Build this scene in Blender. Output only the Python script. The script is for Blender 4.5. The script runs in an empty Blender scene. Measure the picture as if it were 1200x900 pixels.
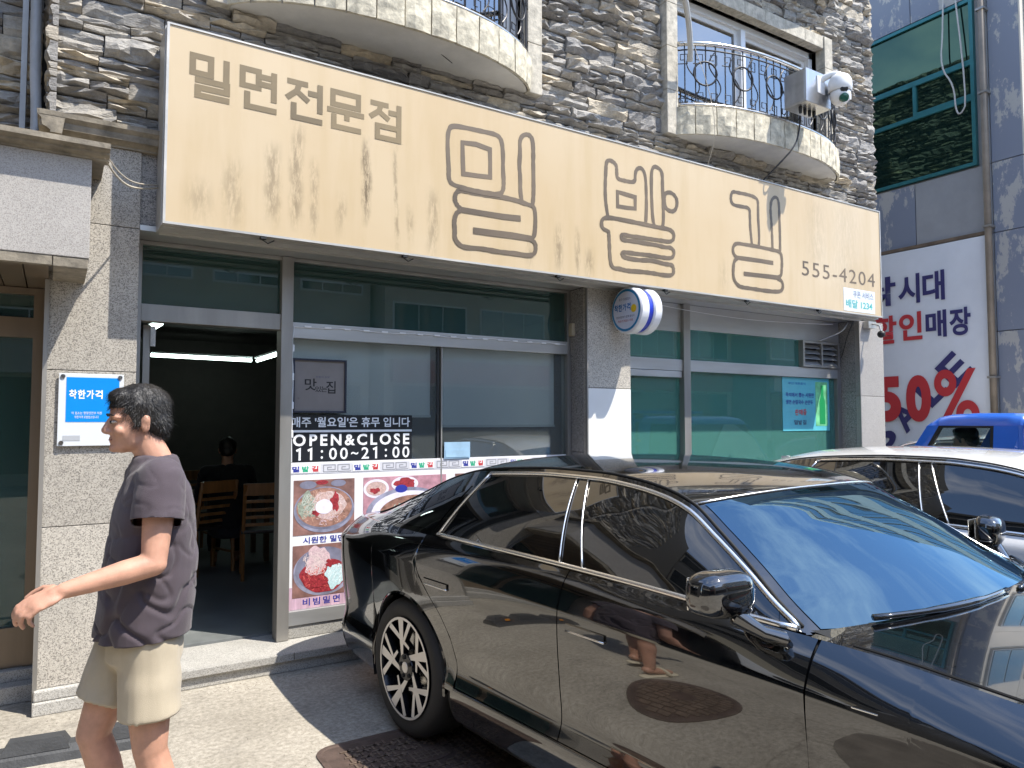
import bpy, bmesh, math, random
import numpy as np
from mathutils import Vector, Matrix
R = math.radians
random.seed(7)
SC = bpy.context.scene
COL = SC.collection

# ---------------------------------------------------------------- camera, sky, sun, exposure
FOC = 850.0 / 1200.0 * 36.0
YAW = math.atan(1347 / 850.0)            # the facade runs along +X, this far right of the lens axis
PITCH = math.atan(42.8 / 850.0)
EYE = 1.62
cam = bpy.data.cameras.new('camera')
cam.lens = FOC; cam.sensor_width = 36.0; cam.clip_start = 0.05; cam.clip_end = 2000
camo = bpy.data.objects.new('camera', cam); COL.objects.link(camo)
camo.location = (0, 0, EYE)
camo.rotation_euler = (math.pi / 2 + PITCH, 0, YAW - math.pi / 2)
SC.camera = camo

SUN = Vector((0.24, -0.30, 0.645)).normalized()      # towards the sun
ELEV = math.asin(SUN.z)
AZ = math.atan2(SUN.x, SUN.y)
world = bpy.data.worlds.new('World'); SC.world = world; world.use_nodes = True
wn = world.node_tree.nodes; wl = world.node_tree.links
wn.clear()
sky = wn.new('ShaderNodeTexSky'); sky.sky_type = 'NISHITA'; sky.sun_disc = False
sky.sun_elevation = ELEV; sky.sun_rotation = AZ
sky.air_density = 1.0; sky.dust_density = 0.25; sky.ozone_density = 2.6; sky.altitude = 20
bg = wn.new('ShaderNodeBackground'); bg.inputs[1].default_value = 0.15
wo = wn.new('ShaderNodeOutputWorld')
# thin drifting cloud, the same all over the sky
tc = wn.new('ShaderNodeTexCoord'); mp = wn.new('ShaderNodeMapping'); mp.inputs['Scale'].default_value = (1.0, 1.6, 3.0)
nz = wn.new('ShaderNodeTexNoise'); nz.inputs['Scale'].default_value = 2.2; nz.inputs['Detail'].default_value = 7; nz.inputs['Roughness'].default_value = .62
cr = wn.new('ShaderNodeValToRGB'); cr.color_ramp.elements[0].position = .46; cr.color_ramp.elements[1].position = .84
cr.color_ramp.elements[1].color = (.62, .62, .62, 1)
mx = wn.new('ShaderNodeMix'); mx.data_type = 'RGBA'; mx.inputs[7].default_value = (8.2, 8.0, 7.7, 1)
wl.new(tc.outputs['Generated'], mp.inputs[0]); wl.new(mp.outputs[0], nz.inputs[0]); wl.new(nz.outputs[0], cr.inputs[0])
wl.new(cr.outputs[0], mx.inputs[0]); wl.new(sky.outputs[0], mx.inputs[6]); wl.new(mx.outputs[2], bg.inputs[0])
wl.new(bg.outputs[0], wo.inputs[0])
sl = bpy.data.lights.new('sun', 'SUN'); sl.energy = 2.9; sl.angle = R(0.53); sl.color = (1.0, .94, .84)
so = bpy.data.objects.new('sun', sl); COL.objects.link(so)
so.rotation_euler = SUN.to_track_quat('Z', 'Y').to_euler(); so.location = SUN * 40
vs = SC.view_settings
vs.view_transform = 'Standard'; vs.look = 'None'; vs.gamma = 1; vs.use_curve_mapping = False; vs.exposure = 1.48
SC.render.engine = 'CYCLES'
SC.cycles.max_bounces = 10; SC.cycles.transparent_max_bounces = 12; SC.cycles.glossy_bounces = 5
SC.cycles.use_denoising = True
SC.cycles.sample_clamp_indirect = 6
SC.cycles.caustics_reflective = False; SC.cycles.caustics_refractive = False

# ---------------------------------------------------------------- helpers: objects
def tag(o, label=None, cat=None, group=None, kind=None):
    if label: o['label'] = label
    if cat: o['category'] = cat
    if group: o['group'] = group
    if kind: o['kind'] = kind
    return o
def empty(name, loc=(0, 0, 0), rz=0, label=None, cat=None, group=None):
    o = bpy.data.objects.new(name, None); COL.objects.link(o)
    o.location = loc; o.rotation_euler = (0, 0, rz); o.empty_display_size = .1
    return tag(o, label, cat, group)
def wloc(p):
    v = Vector((0, 0, 0))
    while p is not None:
        v = v + p.location; p = p.parent
    return v
def link(name, me, m, parent=None, local=False, smooth=False, loc=None):
    """one mesh object; vertices are given in world space unless local"""
    if m is not None:
        me.materials.clear()
        for q in (m if isinstance(m, (list, tuple)) else [m]): me.materials.append(q)
    o = bpy.data.objects.new(name, me); COL.objects.link(o)
    if parent is not None:
        o.parent = parent
        if not local:
            w = wloc(parent)
            if w.length > 0: me.transform(Matrix.Translation(-w))
    elif loc is not None:
        me.transform(Matrix.Translation(-Vector(loc))); o.location = loc
    if smooth:
        me.polygons.foreach_set('use_smooth', [True] * len(me.polygons))
    me.update()
    return o
def copy_tree(o, parent=None):
    c = o.copy(); COL.objects.link(c); c.parent = parent
    for ch in list(o.children): copy_tree(ch, c)
    return c

class MB:
    """collects shapes into one mesh"""
    def __init__(s): s.v = []; s.f = []; s.mi = []; s.cur = 0
    def add(s, vs, fs):
        b = len(s.v); s.v += [tuple(map(float, p)) for p in vs]; s.f += [tuple(b + i for i in q) for q in fs]; s.mi += [s.cur] * len(fs); return s
    def box(s, x0, x1, y0, y1, z0, z1, bev=0.0):
        if x0 > x1: x0, x1 = x1, x0
        if y0 > y1: y0, y1 = y1, y0
        if z0 > z1: z0, z1 = z1, z0
        if bev <= 0:
            return s.add([(x0, y0, z0), (x1, y0, z0), (x1, y1, z0), (x0, y1, z0), (x0, y0, z1), (x1, y0, z1), (x1, y1, z1), (x0, y1, z1)],
                         [(0, 3, 2, 1), (4, 5, 6, 7), (0, 1, 5, 4), (1, 2, 6, 5), (2, 3, 7, 6), (3, 0, 4, 7)])
        b = min(bev, (x1 - x0) * .49, (y1 - y0) * .49, (z1 - z0) * .49)
        bm = bmesh.new(); bmesh.ops.create_cube(bm, size=1)
        for v in bm.verts: v.co = Vector(((x0 + x1) / 2 + v.co.x * (x1 - x0), (y0 + y1) / 2 + v.co.y * (y1 - y0), (z0 + z1) / 2 + v.co.z * (z1 - z0)))
        bmesh.ops.bevel(bm, geom=bm.edges[:], offset=b, segments=2, affect='EDGES', profile=.6)
        s.bm(bm); return s
    def bm(s, bm):
        bm.verts.index_update(); s.add([v.co[:] for v in bm.verts], [[v.index for v in f.verts] for f in bm.faces]); bm.free(); return s
    def quad(s, a, b, c, d): return s.add([a, b, c, d], [(0, 1, 2, 3)])
    def prism(s, poly, axis, a, b):
        """polygon of 2D points swept along an axis from a to b; 2D = the other two axes in order"""
        n = len(poly); vs = []
        for t in (a, b):
            for p in poly:
                q = list(p); q.insert(axis, t); vs.append(q)
        fs = [tuple(range(n)), tuple(range(2 * n - 1, n - 1, -1))] + [(i, i + n, (i + 1) % n + n, (i + 1) % n) for i in range(n)]
        return s.add(vs, fs)
    def tube(s, pts, r, n=8, cap=True, closed=False, sx=1.0):
        pts = [Vector(p) for p in pts]; m = len(pts)
        rs = r if isinstance(r, (list, tuple)) else [r] * m
        vs = []; up = None
        for i, p in enumerate(pts):
            t = (pts[(i + 1) % m] - pts[i - 1]) if closed else (pts[min(i + 1, m - 1)] - pts[max(i - 1, 0)])
            if t.length < 1e-9: t = Vector((0, 0, 1))
            t.normalize()
            if up is None:
                up = Vector((0, 0, 1)) if abs(t.z) < .9 else Vector((1, 0, 0))
            a = t.cross(up)
            if a.length < 1e-6: a = t.orthogonal()
            a.normalize(); b = a.cross(t); up = b
            for k in range(n):
                an = 2 * math.pi * k / n
                vs.append(p + a * math.cos(an) * rs[i] * sx + b * math.sin(an) * rs[i])
        fs = []
        for i in range(m if closed else m - 1):
            j = (i + 1) % m
            for k in range(n): fs.append((i * n + k, i * n + (k + 1) % n, j * n + (k + 1) % n, j * n + k))
        if cap and not closed: fs += [tuple(range(n - 1, -1, -1)), tuple((m - 1) * n + k for k in range(n))]
        return s.add(vs, fs)
    def lathe(s, prof, n=24, c=(0, 0, 0), axis='Z', cap=False):
        """profile of (radius, height) turned about an axis through c"""
        vs = []
        for (r, h) in prof:
            for k in range(n):
                a = 2 * math.pi * k / n; x, y = r * math.cos(a), r * math.sin(a)
                q = {'Z': (x, y, h), 'Y': (x, h, y), 'X': (h, x, y)}[axis]
                vs.append((c[0] + q[0], c[1] + q[1], c[2] + q[2]))
        fs = []
        for i in range(len(prof) - 1):
            for k in range(n): fs.append((i * n + k, i * n + (k + 1) % n, (i + 1) * n + (k + 1) % n, (i + 1) * n + k))
        if cap: fs += [tuple(range(n - 1, -1, -1)), tuple((len(prof) - 1) * n + k for k in range(n))]
        return s.add(vs, fs)
    def grid(s, P, flip=False):
        """P[i][j] array of points"""
        P = np.asarray(P, float); a, b = P.shape[:2]
        fs = []
        for i in range(a - 1):
            for j in range(b - 1):
                q = (i * b + j, (i + 1) * b + j, (i + 1) * b + j + 1, i * b + j + 1)
                fs.append(q[::-1] if flip else q)
        return s.add(P.reshape(-1, 3).tolist(), fs)
    def ball(s, c, r, u=14, v=9):
        r = (r, r, r) if not hasattr(r, '__len__') else r
        vs = [(c[0], c[1], c[2] - r[2])]; fs = []
        for i in range(1, v):
            t = math.pi * i / v
            for k in range(u):
                a = 2 * math.pi * k / u
                vs.append((c[0] + r[0] * math.sin(t) * math.cos(a), c[1] + r[1] * math.sin(t) * math.sin(a), c[2] - r[2] * math.cos(t)))
        vs.append((c[0], c[1], c[2] + r[2])); L = len(vs) - 1
        for k in range(u):
            fs.append((0, 1 + (k + 1) % u, 1 + k)); fs.append((L, L - u + k, L - u + (k + 1) % u))
            for i in range(v - 2): fs.append((1 + i * u + k, 1 + i * u + (k + 1) % u, 1 + (i + 1) * u + (k + 1) % u, 1 + (i + 1) * u + k))
        return s.add(vs, fs)
    def mesh(s, name):
        me = bpy.data.meshes.new(name); me.from_pydata(s.v, [], s.f)
        if any(s.mi): me.polygons.foreach_set('material_index', s.mi)
        me.validate(); me.update(); return me
    def build(s, name, m, parent=None, local=False, smooth=False, fix=True, loc=None, sharp=None):
        me = s.mesh(name)
        if fix:
            b = bmesh.new(); b.from_mesh(me); bmesh.ops.recalc_face_normals(b, faces=b.faces[:]); b.to_mesh(me); b.free()
        o = link(name, me, m, parent, local, smooth, loc)
        if smooth and sharp is not None:
            me.set_sharp_from_angle(angle=R(sharp))
        return o

# ---------------------------------------------------------------- helpers: materials
MATS = {}
class NT:
    def __init__(s, m): s.m = m; s.n = m.node_tree.nodes; s.l = m.node_tree.links; s.n.clear(); s.out = s.n.new('ShaderNodeOutputMaterial')
    def new(s, t, **kw):
        q = s.n.new(t)
        for k, v in kw.items():
            if k.startswith('i_'):
                k = k[2:]; q.inputs[int(k) if k.isdigit() else k.replace('_', ' ')].default_value = v
            else: setattr(q, k, v)
        return q
    def lk(s, a, b): s.l.new(a, b)
def c4(c): return (c[0], c[1], c[2], 1)
def ramp(nt, a, b, ca=(0, 0, 0), cb=(1, 1, 1), interp='LINEAR'):
    r = nt.new('ShaderNodeValToRGB'); e = r.color_ramp.elements
    e[0].position = a; e[1].position = b; e[0].color = c4(ca); e[1].color = c4(cb); r.color_ramp.interpolation = interp
    return r
def mixc(nt, fac, a, b, mode='MIX'):
    m = nt.new('ShaderNodeMix', data_type='RGBA', blend_type=mode)
    for k, v in ((0, fac), (6, a), (7, b)):
        if isinstance(v, (int, float)): m.inputs[k].default_value = v
        elif isinstance(v, (tuple, list)): m.inputs[k].default_value = c4(v)
        else: nt.lk(v, m.inputs[k])
    return m.outputs[2]
def coords(nt, scale=(1, 1, 1), rnd=False, kind='Object'):
    t = nt.new('ShaderNodeTexCoord'); m = nt.new('ShaderNodeMapping'); m.inputs['Scale'].default_value = scale
    nt.lk(t.outputs[kind], m.inputs[0])
    if rnd:
        oi = nt.new('ShaderNodeObjectInfo'); mu = nt.new('ShaderNodeVectorMath', operation='SCALE'); mu.inputs[0].default_value = (13, 7, 5)
        nt.lk(oi.outputs['Random'], mu.inputs['Scale']); nt.lk(mu.outputs[0], m.inputs['Location'])
    return m.outputs[0]
def noise(nt, vec, scale, detail=4, rough=.55):
    n = nt.new('ShaderNodeTexNoise', i_Scale=scale, i_Detail=detail, i_Roughness=rough); nt.lk(vec, n.inputs['Vector']); return n.outputs[0]
def mat(name, col=(.5, .5, .5), rough=.6, metal=0.0, var=0.0, vscale=6.0, bump=0.0, bscale=60.0, emit=None, estr=1.0, coat=0.0, spec=.5, dirt=0.0, stretch=(1, 1, 1), col2=None, ior=None, sheen=0.0):
    if name in MATS: return MATS[name]
    m = bpy.data.materials.new(name); m.use_nodes = True; MATS[name] = m
    nt = NT(m); p = nt.new('ShaderNodeBsdfPrincipled'); nt.lk(p.outputs[0], nt.out.inputs[0])
    p.inputs['Base Color'].default_value = c4(col); p.inputs['Roughness'].default_value = rough; p.inputs['Metallic'].default_value = metal
    p.inputs['Coat Weight'].default_value = coat; p.inputs['Coat Roughness'].default_value = .03; p.inputs['Specular IOR Level'].default_value = spec
    if ior: p.inputs['IOR'].default_value = ior
    if sheen: p.inputs['Sheen Weight'].default_value = sheen
    if emit: p.inputs['Emission Color'].default_value = c4(emit); p.inputs['Emission Strength'].default_value = estr
    v = coords(nt, stretch, rnd=True)
    if var > 0:
        n = noise(nt, v, vscale, 6, .6)
        dark = tuple(c * (1 - var) for c in col) if col2 is None else col2
        r = ramp(nt, .32, .68, dark, tuple(min(1, c * (1 + var * .6)) for c in col)); nt.lk(n, r.inputs[0])
        co = r.outputs[0]
        if dirt > 0:
            n2 = noise(nt, v, vscale * .35, 8, .7); r2 = ramp(nt, .5, .72); nt.lk(n2, r2.inputs[0])
            mm = nt.new('ShaderNodeMath', operation='MULTIPLY', i_1=dirt); nt.lk(r2.outputs[0], mm.inputs[0])
            co = mixc(nt, mm.outputs[0], co, tuple(c * .45 for c in col))
        nt.lk(co, p.inputs['Base Color'])
        rr = nt.new('ShaderNodeMapRange', i_3=max(0, rough - .12), i_4=min(1, rough + .12)); nt.lk(n, rr.inputs[0]); nt.lk(rr.outputs[0], p.inputs['Roughness'])
    if bump > 0:
        nb = noise(nt, v, bscale, 5, .6); b = nt.new('ShaderNodeBump', i_Strength=1.0, i_Distance=bump); nt.lk(nb, b.inputs['Height']); nt.lk(b.outputs[0], p.inputs['Normal'])
    return m
def granite(name, light, dark, mid, scale=150, rough=.55, stain=.35):
    m = bpy.data.materials.new(name); m.use_nodes = True; nt = NT(m)
    p = nt.new('ShaderNodeBsdfPrincipled', i_Roughness=rough); nt.lk(p.outputs[0], nt.out.inputs[0])
    v = coords(nt, rnd=True)
    vo = nt.new('ShaderNodeTexVoronoi', i_Scale=scale, feature='F1'); nt.lk(v, vo.inputs['Vector'])
    sep = nt.new('ShaderNodeSeparateColor'); nt.lk(vo.outputs['Color'], sep.inputs[0])
    r = ramp(nt, .0, 1.0, dark, light, 'CONSTANT'); e = r.color_ramp.elements
    e[1].position = .55; x = e.new(.22); x.color = c4(mid)
    nt.lk(sep.outputs[0], r.inputs[0])
    n = noise(nt, v, 3.0, 7, .65); r2 = ramp(nt, .42, .75); nt.lk(n, r2.inputs[0])
    mu = nt.new('ShaderNodeMath', operation='MULTIPLY', i_1=stain); nt.lk(r2.outputs[0], mu.inputs[0])
    co = mixc(nt, mu.outputs[0], r.outputs[0], tuple(c * .55 for c in mid))
    oi = nt.new('ShaderNodeObjectInfo'); mr = nt.new('ShaderNodeMapRange', i_3=.84, i_4=1.1); nt.lk(oi.outputs['Random'], mr.inputs[0])
    co = mixc(nt, 1.0, co, mr.outputs[0], 'MULTIPLY')
    nt.lk(co, p.inputs['Base Color'])
    b = nt.new('ShaderNodeBump', i_Strength=.35, i_Distance=.002); nt.lk(sep.outputs[1], b.inputs['Height']); nt.lk(b.outputs[0], p.inputs['Normal'])
    return m
def glass(name, tint=(.8, .85, .83), ior=1.5, rough=0.0, gloss=(1, 1, 1), haze=0.0, hazecol=(.3, .45, .42)):
    m = bpy.data.materials.new(name); m.use_nodes = True; nt = NT(m)
    fr = nt.new('ShaderNodeFresnel', i_IOR=ior); tr = nt.new('ShaderNodeBsdfTransparent', i_Color=c4(tint))
    gl = nt.new('ShaderNodeBsdfGlossy', i_Color=c4(gloss), i_Roughness=rough); mx = nt.new('ShaderNodeMixShader')
    base = tr.outputs[0]
    if haze > 0:
        df = nt.new('ShaderNodeBsdfDiffuse', i_Color=c4(hazecol)); m2 = nt.new('ShaderNodeMixShader', i_0=haze)
        nt.lk(tr.outputs[0], m2.inputs[1]); nt.lk(df.outputs[0], m2.inputs[2]); base = m2.outputs[0]
    nt.lk(fr.outputs[0], mx.inputs[0]); nt.lk(base, mx.inputs[1]); nt.lk(gl.outputs[0], mx.inputs[2]); nt.lk(mx.outputs[0], nt.out.inputs[0])
    MATS[name] = m
    return m
# ---------------------------------------------------------------- helpers: lettering
TSC = bpy.data.scenes.new('lettering_workbench')
def text_mesh(body, size=1.0, bold=0.0, space=1.0, extrude=0.0, width=None, height=None, spacing=None, res=3):
    """lettering as a flat mesh in x/y, its box fitted to width x height with the lower left corner at 0,0"""
    cu = bpy.data.curves.new('t', 'FONT'); cu.body = body; cu.size = size; cu.offset = bold; cu.space_character = spacing or 1.0; cu.extrude = extrude; cu.resolution_u = res
    o = bpy.data.objects.new('t', cu); TSC.collection.objects.link(o)
    with bpy.context.temp_override(scene=TSC, view_layer=TSC.view_layers[0]):
        dg = bpy.context.evaluated_depsgraph_get(); dg.update()
    me = bpy.data.meshes.new_from_object(o.evaluated_get(dg)); bpy.data.objects.remove(o); bpy.data.curves.remove(cu)
    n = len(me.vertices)
    if n == 0: return me
    a = np.empty(n * 3); me.vertices.foreach_get('co', a); a = a.reshape(-1, 3)
    lo = a.min(0); hi = a.max(0); d = np.maximum(hi - lo, 1e-6)
    a[:, :2] -= lo[:2]
    if width and height: a[:, 0] *= width / d[0]; a[:, 1] *= height / d[1]
    elif height: a[:, :2] *= height / d[1]
    elif width: a[:, :2] *= width / d[0]
    me.vertices.foreach_set('co', a.ravel()); me.update(); return me
def place_text(name, body, m, parent, origin, xdir=(1, 0, 0), ydir=(0, 0, 1), local=False, label=None, **kw):
    me = text_mesh(body, **kw); me.name = name
    x = Vector(xdir).normalized(); y = Vector(ydir).normalized(); z = x.cross(y)
    M = Matrix.Translation(Vector(origin)) @ Matrix((x, y, z)).transposed().to_4x4()
    me.transform(M)
    o = link(name, me, m, parent, local)
    if label: o['label'] = label
    return o
def strokes(mb, lines, w, y, closed=False, thick=.003):
    """flat hand-drawn strokes in the x/z plane at depth y: every line is a list of (x, z[, width])"""
    for L in lines:
        pts = [Vector((p[0], p[1])) for p in L]; n = len(pts)
        cl = (pts[0] - pts[-1]).length < 1e-4
        if cl: pts = pts[:-1]; n -= 1
        ws = [(L[i][2] if len(L[i]) > 2 else w) for i in range(n)]
        vs = []
        for i in range(n):
            a = pts[i - 1] if (cl or i > 0) else pts[i]; b = pts[(i + 1) % n] if (cl or i < n - 1) else pts[i]
            t1 = (pts[i] - a); t2 = (b - pts[i])
            t1 = t1.normalized() if t1.length > 1e-9 else t2.normalized(); t2 = t2.normalized() if t2.length > 1e-9 else t1
            t = (t1 + t2); t = t.normalized() if t.length > 1e-6 else t1
            k = 1 / max(.55, t.dot(t1)); nn = Vector((-t.y, t.x)) * ws[i] * .5 * k
            vs += [(pts[i].x + nn.x, y, pts[i].y + nn.y), (pts[i].x - nn.x, y, pts[i].y - nn.y)]
        fs = []
        for i in range(n if cl else n - 1):
            j = (i + 1) % n; fs.append((2 * i, 2 * i + 1, 2 * j + 1, 2 * j))
        mb.add(vs, fs)
def chaikin(pts, k=2, closed=False):
    pts = [tuple(p) for p in pts]
    for _ in range(k):
        q = [] if closed else [pts[0]]
        n = len(pts)
        for i in range(n if closed else n - 1):
            a = pts[i]; b = pts[(i + 1) % n]
            q.append(tuple(.75 * u + .25 * v for u, v in zip(a, b))); q.append(tuple(.25 * u + .75 * v for u, v in zip(a, b)))
        if not closed: q.append(pts[-1])
        pts = q
    return pts

# ================================================================= setting
F, W, SG = 4.87, 5.10, 4.57          # pillar faces, shop front, sign face

def mat_ground():
    m = bpy.data.materials.new('concrete_ground'); m.use_nodes = True; nt = NT(m)
    p = nt.new('ShaderNodeBsdfPrincipled', i_Roughness=.88); nt.lk(p.outputs[0], nt.out.inputs[0])
    v = coords(nt)
    n1 = noise(nt, v, .9, 8, .62); n2 = noise(nt, v, 38, 5, .7); n3 = noise(nt, v, 4.5, 6, .65); n4 = noise(nt, v, 190, 3, .6)
    r1 = ramp(nt, .3, .7, (.29, .265, .222), (.49, .455, .395)); nt.lk(n1, r1.inputs[0])
    r2 = ramp(nt, .32, .68, (.42, .40, .36), (1.16, 1.15, 1.13)); nt.lk(n2, r2.inputs[0])
    c = mixc(nt, .75, r1.outputs[0], r2.outputs[0], 'MULTIPLY')
    r3 = ramp(nt, .52, .72); nt.lk(n3, r3.inputs[0])
    mu = nt.new('ShaderNodeMath', operation='MULTIPLY', i_1=.45); nt.lk(r3.outputs[0], mu.inputs[0])
    c = mixc(nt, mu.outputs[0], c, (.17, .155, .13))
    r4 = ramp(nt, .33, .4, (.16, .15, .13), (1, 1, 1)); nt.lk(n4, r4.inputs[0])
    c = mixc(nt, .8, c, r4.outputs[0], 'MULTIPLY')
    n5 = noise(nt, v, 1.7, 9, .7); r5 = ramp(nt, .58, .70); nt.lk(n5, r5.inputs[0]); m5 = nt.new('ShaderNodeMath', operation='MULTIPLY', i_1=.55); nt.lk(r5.outputs[0], m5.inputs[0])
    c = mixc(nt, m5.outputs[0], c, (.13, .115, .095))
    # fine cracks
    vd = nt.new('ShaderNodeMix', data_type='RGBA', i_0=.22); nv = nt.new('ShaderNodeTexNoise', i_Scale=2.5, i_Detail=6.0); nt.lk(v, nv.inputs['Vector']); nt.lk(v, vd.inputs[6]); nt.lk(nv.outputs['Color'], vd.inputs[7])
    vo = nt.new('ShaderNodeTexVoronoi', feature='DISTANCE_TO_EDGE', i_Scale=.42); nt.lk(vd.outputs[2], vo.inputs['Vector'])
    rc = ramp(nt, .0, .004, (.5, .48, .45), (1, 1, 1)); nt.lk(vo.outputs['Distance'], rc.inputs[0])
    c = mixc(nt, .6, c, rc.outputs[0], 'MULTIPLY')
    nt.lk(c, p.inputs['Base Color'])
    b = nt.new('ShaderNodeBump', i_Strength=.7, i_Distance=.004); nt.lk(n2, b.inputs['Height'])
    b2 = nt.new('ShaderNodeBump', i_Strength=.6, i_Distance=.0015); nt.lk(n4, b2.inputs['Height']); nt.lk(b.outputs[0], b2.inputs['Normal'])
    nt.lk(b2.outputs[0], p.inputs['Normal'])
    return m
M_GROUND = mat_ground()
gm = MB()
N = 24
gx = np.concatenate([np.linspace(-300, -12, 5), np.linspace(-9, 15, N), np.linspace(20, 300, 5)])
gy = np.concatenate([np.linspace(-300, -12, 5), np.linspace(-10, 5.3, N), np.linspace(9, 300, 5)])
gm.grid([[(x, y, 0.0) for y in gy] for x in gx])
tag(gm.build('ground', M_GROUND), kind='structure')

M = {}
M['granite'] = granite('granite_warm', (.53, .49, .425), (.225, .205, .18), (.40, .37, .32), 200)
M['granite_shade'] = granite('granite_shade', (.41, .39, .36), (.13, .125, .12), (.28, .265, .25), 200)  # darker copy of the granite; shade of the return faces put into the colour
M['granite_canopy'] = granite('granite_canopy', (.43, .405, .375), (.29, .27, .25), (.37, .35, .325), 260, stain=.22)
M['granite_step'] = granite('granite_step', (.47, .455, .42), (.24, .23, .21), (.38, .365, .335), 260, stain=.45)
M['cornice'] = mat('cornice_stone', (.27, .235, .18), .8, var=.5, vscale=9, bump=.004, bscale=40, dirt=.6)
M['white_sheet'] = mat('white_sheet', (.76, .76, .74), .45, var=.06, vscale=3)
M['alu'] = mat('aluminium_brown', (.33, .315, .29), .42, .55, var=.16, vscale=7, stretch=(1, 1, .15))
M['alu_light'] = mat('aluminium_light', (.50, .50, .49), .36, .6, var=.14, vscale=8, stretch=(.15, 1, 1))
M['bronze'] = mat('bronze_frame', (.22, .17, .12), .42, .5, var=.2, vscale=5, stretch=(1, 1, .1))
M['dark'] = mat('dark_plastic', (.018, .018, .02), .5)
M['steel'] = mat('stainless_rail', (.55, .53, .5), .25, 1.0, var=.15, vscale=12)
M['iron'] = mat('wrought_iron', (.035, .035, .038), .45, .4, var=.3, vscale=30)
M['white_pvc'] = mat('white_frame', (.74, .75, .76), .35, var=.05)
M['plaster'] = mat('soffit_plaster', (.62, .60, .55), .85, var=.12, vscale=4, bump=.002, dirt=.25)
M['wire'] = mat('black_wire', (.012, .012, .012), .5)
M['wire_pale'] = mat('pale_wire', (.45, .40, .32), .6)
M['pipe'] = mat('grey_pipe', (.38, .40, .42), .5, var=.15, vscale=8)
M['win_glass'] = glass('shop_glass', (.92, .96, .95), 1.52, haze=.08, hazecol=(.62, .71, .72))  # even pale haze mixed in to brighten the blinds behind the pane
M['win_green'] = glass('green_glass', (.45, .80, .70), 1.55, haze=.32, hazecol=(.17, .52, .44))
M['win_upper'] = glass('upper_glass', (.22, .28, .32), 3.2)
M['win_teal'] = glass('transom_glass', (.30, .50, .45), 1.55, haze=.22, hazecol=(.13, .26, .24))
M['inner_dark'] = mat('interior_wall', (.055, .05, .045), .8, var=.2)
M['inner_floor'] = mat('interior_floor', (.16, .17, .17), .35, var=.25, vscale=5)
M['paper'] = mat('white_vinyl', (.80, .79, .80), .5)
M['black_film'] = mat('black_film', (.012, .012, .014), .3)
M['white_print'] = mat('white_print', (.84, .85, .86), .5)

def mat_stone(name, warm):
    m = bpy.data.materials.new(name); m.use_nodes = True; nt = NT(m)
    p = nt.new('ShaderNodeBsdfPrincipled', i_Roughness=.82); nt.lk(p.outputs[0], nt.out.inputs[0])
    oi = nt.new('ShaderNodeObjectInfo'); ge = nt.new('ShaderNodeNewGeometry')
    ad = nt.new('ShaderNodeMath', operation='ADD'); nt.lk(oi.outputs['Random'], ad.inputs[0]); nt.lk(ge.outputs['Random Per Island'], ad.inputs[1])
    fr = nt.new('ShaderNodeMath', operation='FRACT'); nt.lk(ad.outputs[0], fr.inputs[0])
    r = ramp(nt, 0, 1, (.24, .23, .22), (.42, .40, .37)); e = r.color_ramp.elements
    for pos, c in ((.18, (.34, .33, .315)), (.36, (.44, .425, .395)), (.5, (.28, .277, .275)), (.66, (.47, .44, .385)), (.78, (.62, .54, .41)), (.9, (.38, .372, .36))):
        x = e.new(pos); x.color = c4(c)
    nt.lk(fr.outputs[0], r.inputs[0])
    v = coords(nt, (1, 1, 1)); v2 = coords(nt, (5, 5, 22))
    n1 = noise(nt, v, 16, 8, .7); n2 = noise(nt, v2, 2.4, 8, .65)
    rr = ramp(nt, .3, .72, (.5, .5, .52), (1.18, 1.15, 1.1)); nt.lk(n1, rr.inputs[0])
    c = mixc(nt, .9, r.outputs[0], rr.outputs[0], 'MULTIPLY')
    r2 = ramp(nt, .55, .75); nt.lk(n2, r2.inputs[0])
    mu = nt.new('ShaderNodeMath', operation='MULTIPLY', i_1=.28); nt.lk(r2.outputs[0], mu.inputs[0])
    c = mixc(nt, mu.outputs[0], c, (.47, .40, .29))
    nt.lk(c, p.inputs['Base Color'])
    b = nt.new('ShaderNodeBump', i_Strength=1.0, i_Distance=.022); nt.lk(n2, b.inputs['Height'])
    b2 = nt.new('ShaderNodeBump', i_Strength=1.0, i_Distance=.012); nt.lk(n1, b2.inputs['Height']); nt.lk(b.outputs[0], b2.inputs['Normal'])
    nt.lk(b2.outputs[0], p.inputs['Normal'])
    return m
M['stone'] = mat_stone('ledge_stone', 1)
M['mortar'] = mat('mortar', (.07, .066, .06), .9, var=.3, vscale=20)
M['cream_tile'] = mat('cream_split_stone', (.58, .53, .41), .85, var=.42, vscale=14, bump=.008, bscale=24, dirt=.5)
M['cream_trim'] = mat('cream_trim', (.50, .46, .38), .85, var=.35, vscale=16, bump=.005, bscale=40, dirt=.4)

# ---------------------------------------------------------------- the restaurant building
bld = empty('restaurant_building', (4.0, F, 0), label='stone clad building with granite pillars and a shop front under a long beige sign', cat='building')
def bpart(name, mb, m, **kw): return mb.build(name, m, bld, **kw)

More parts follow.
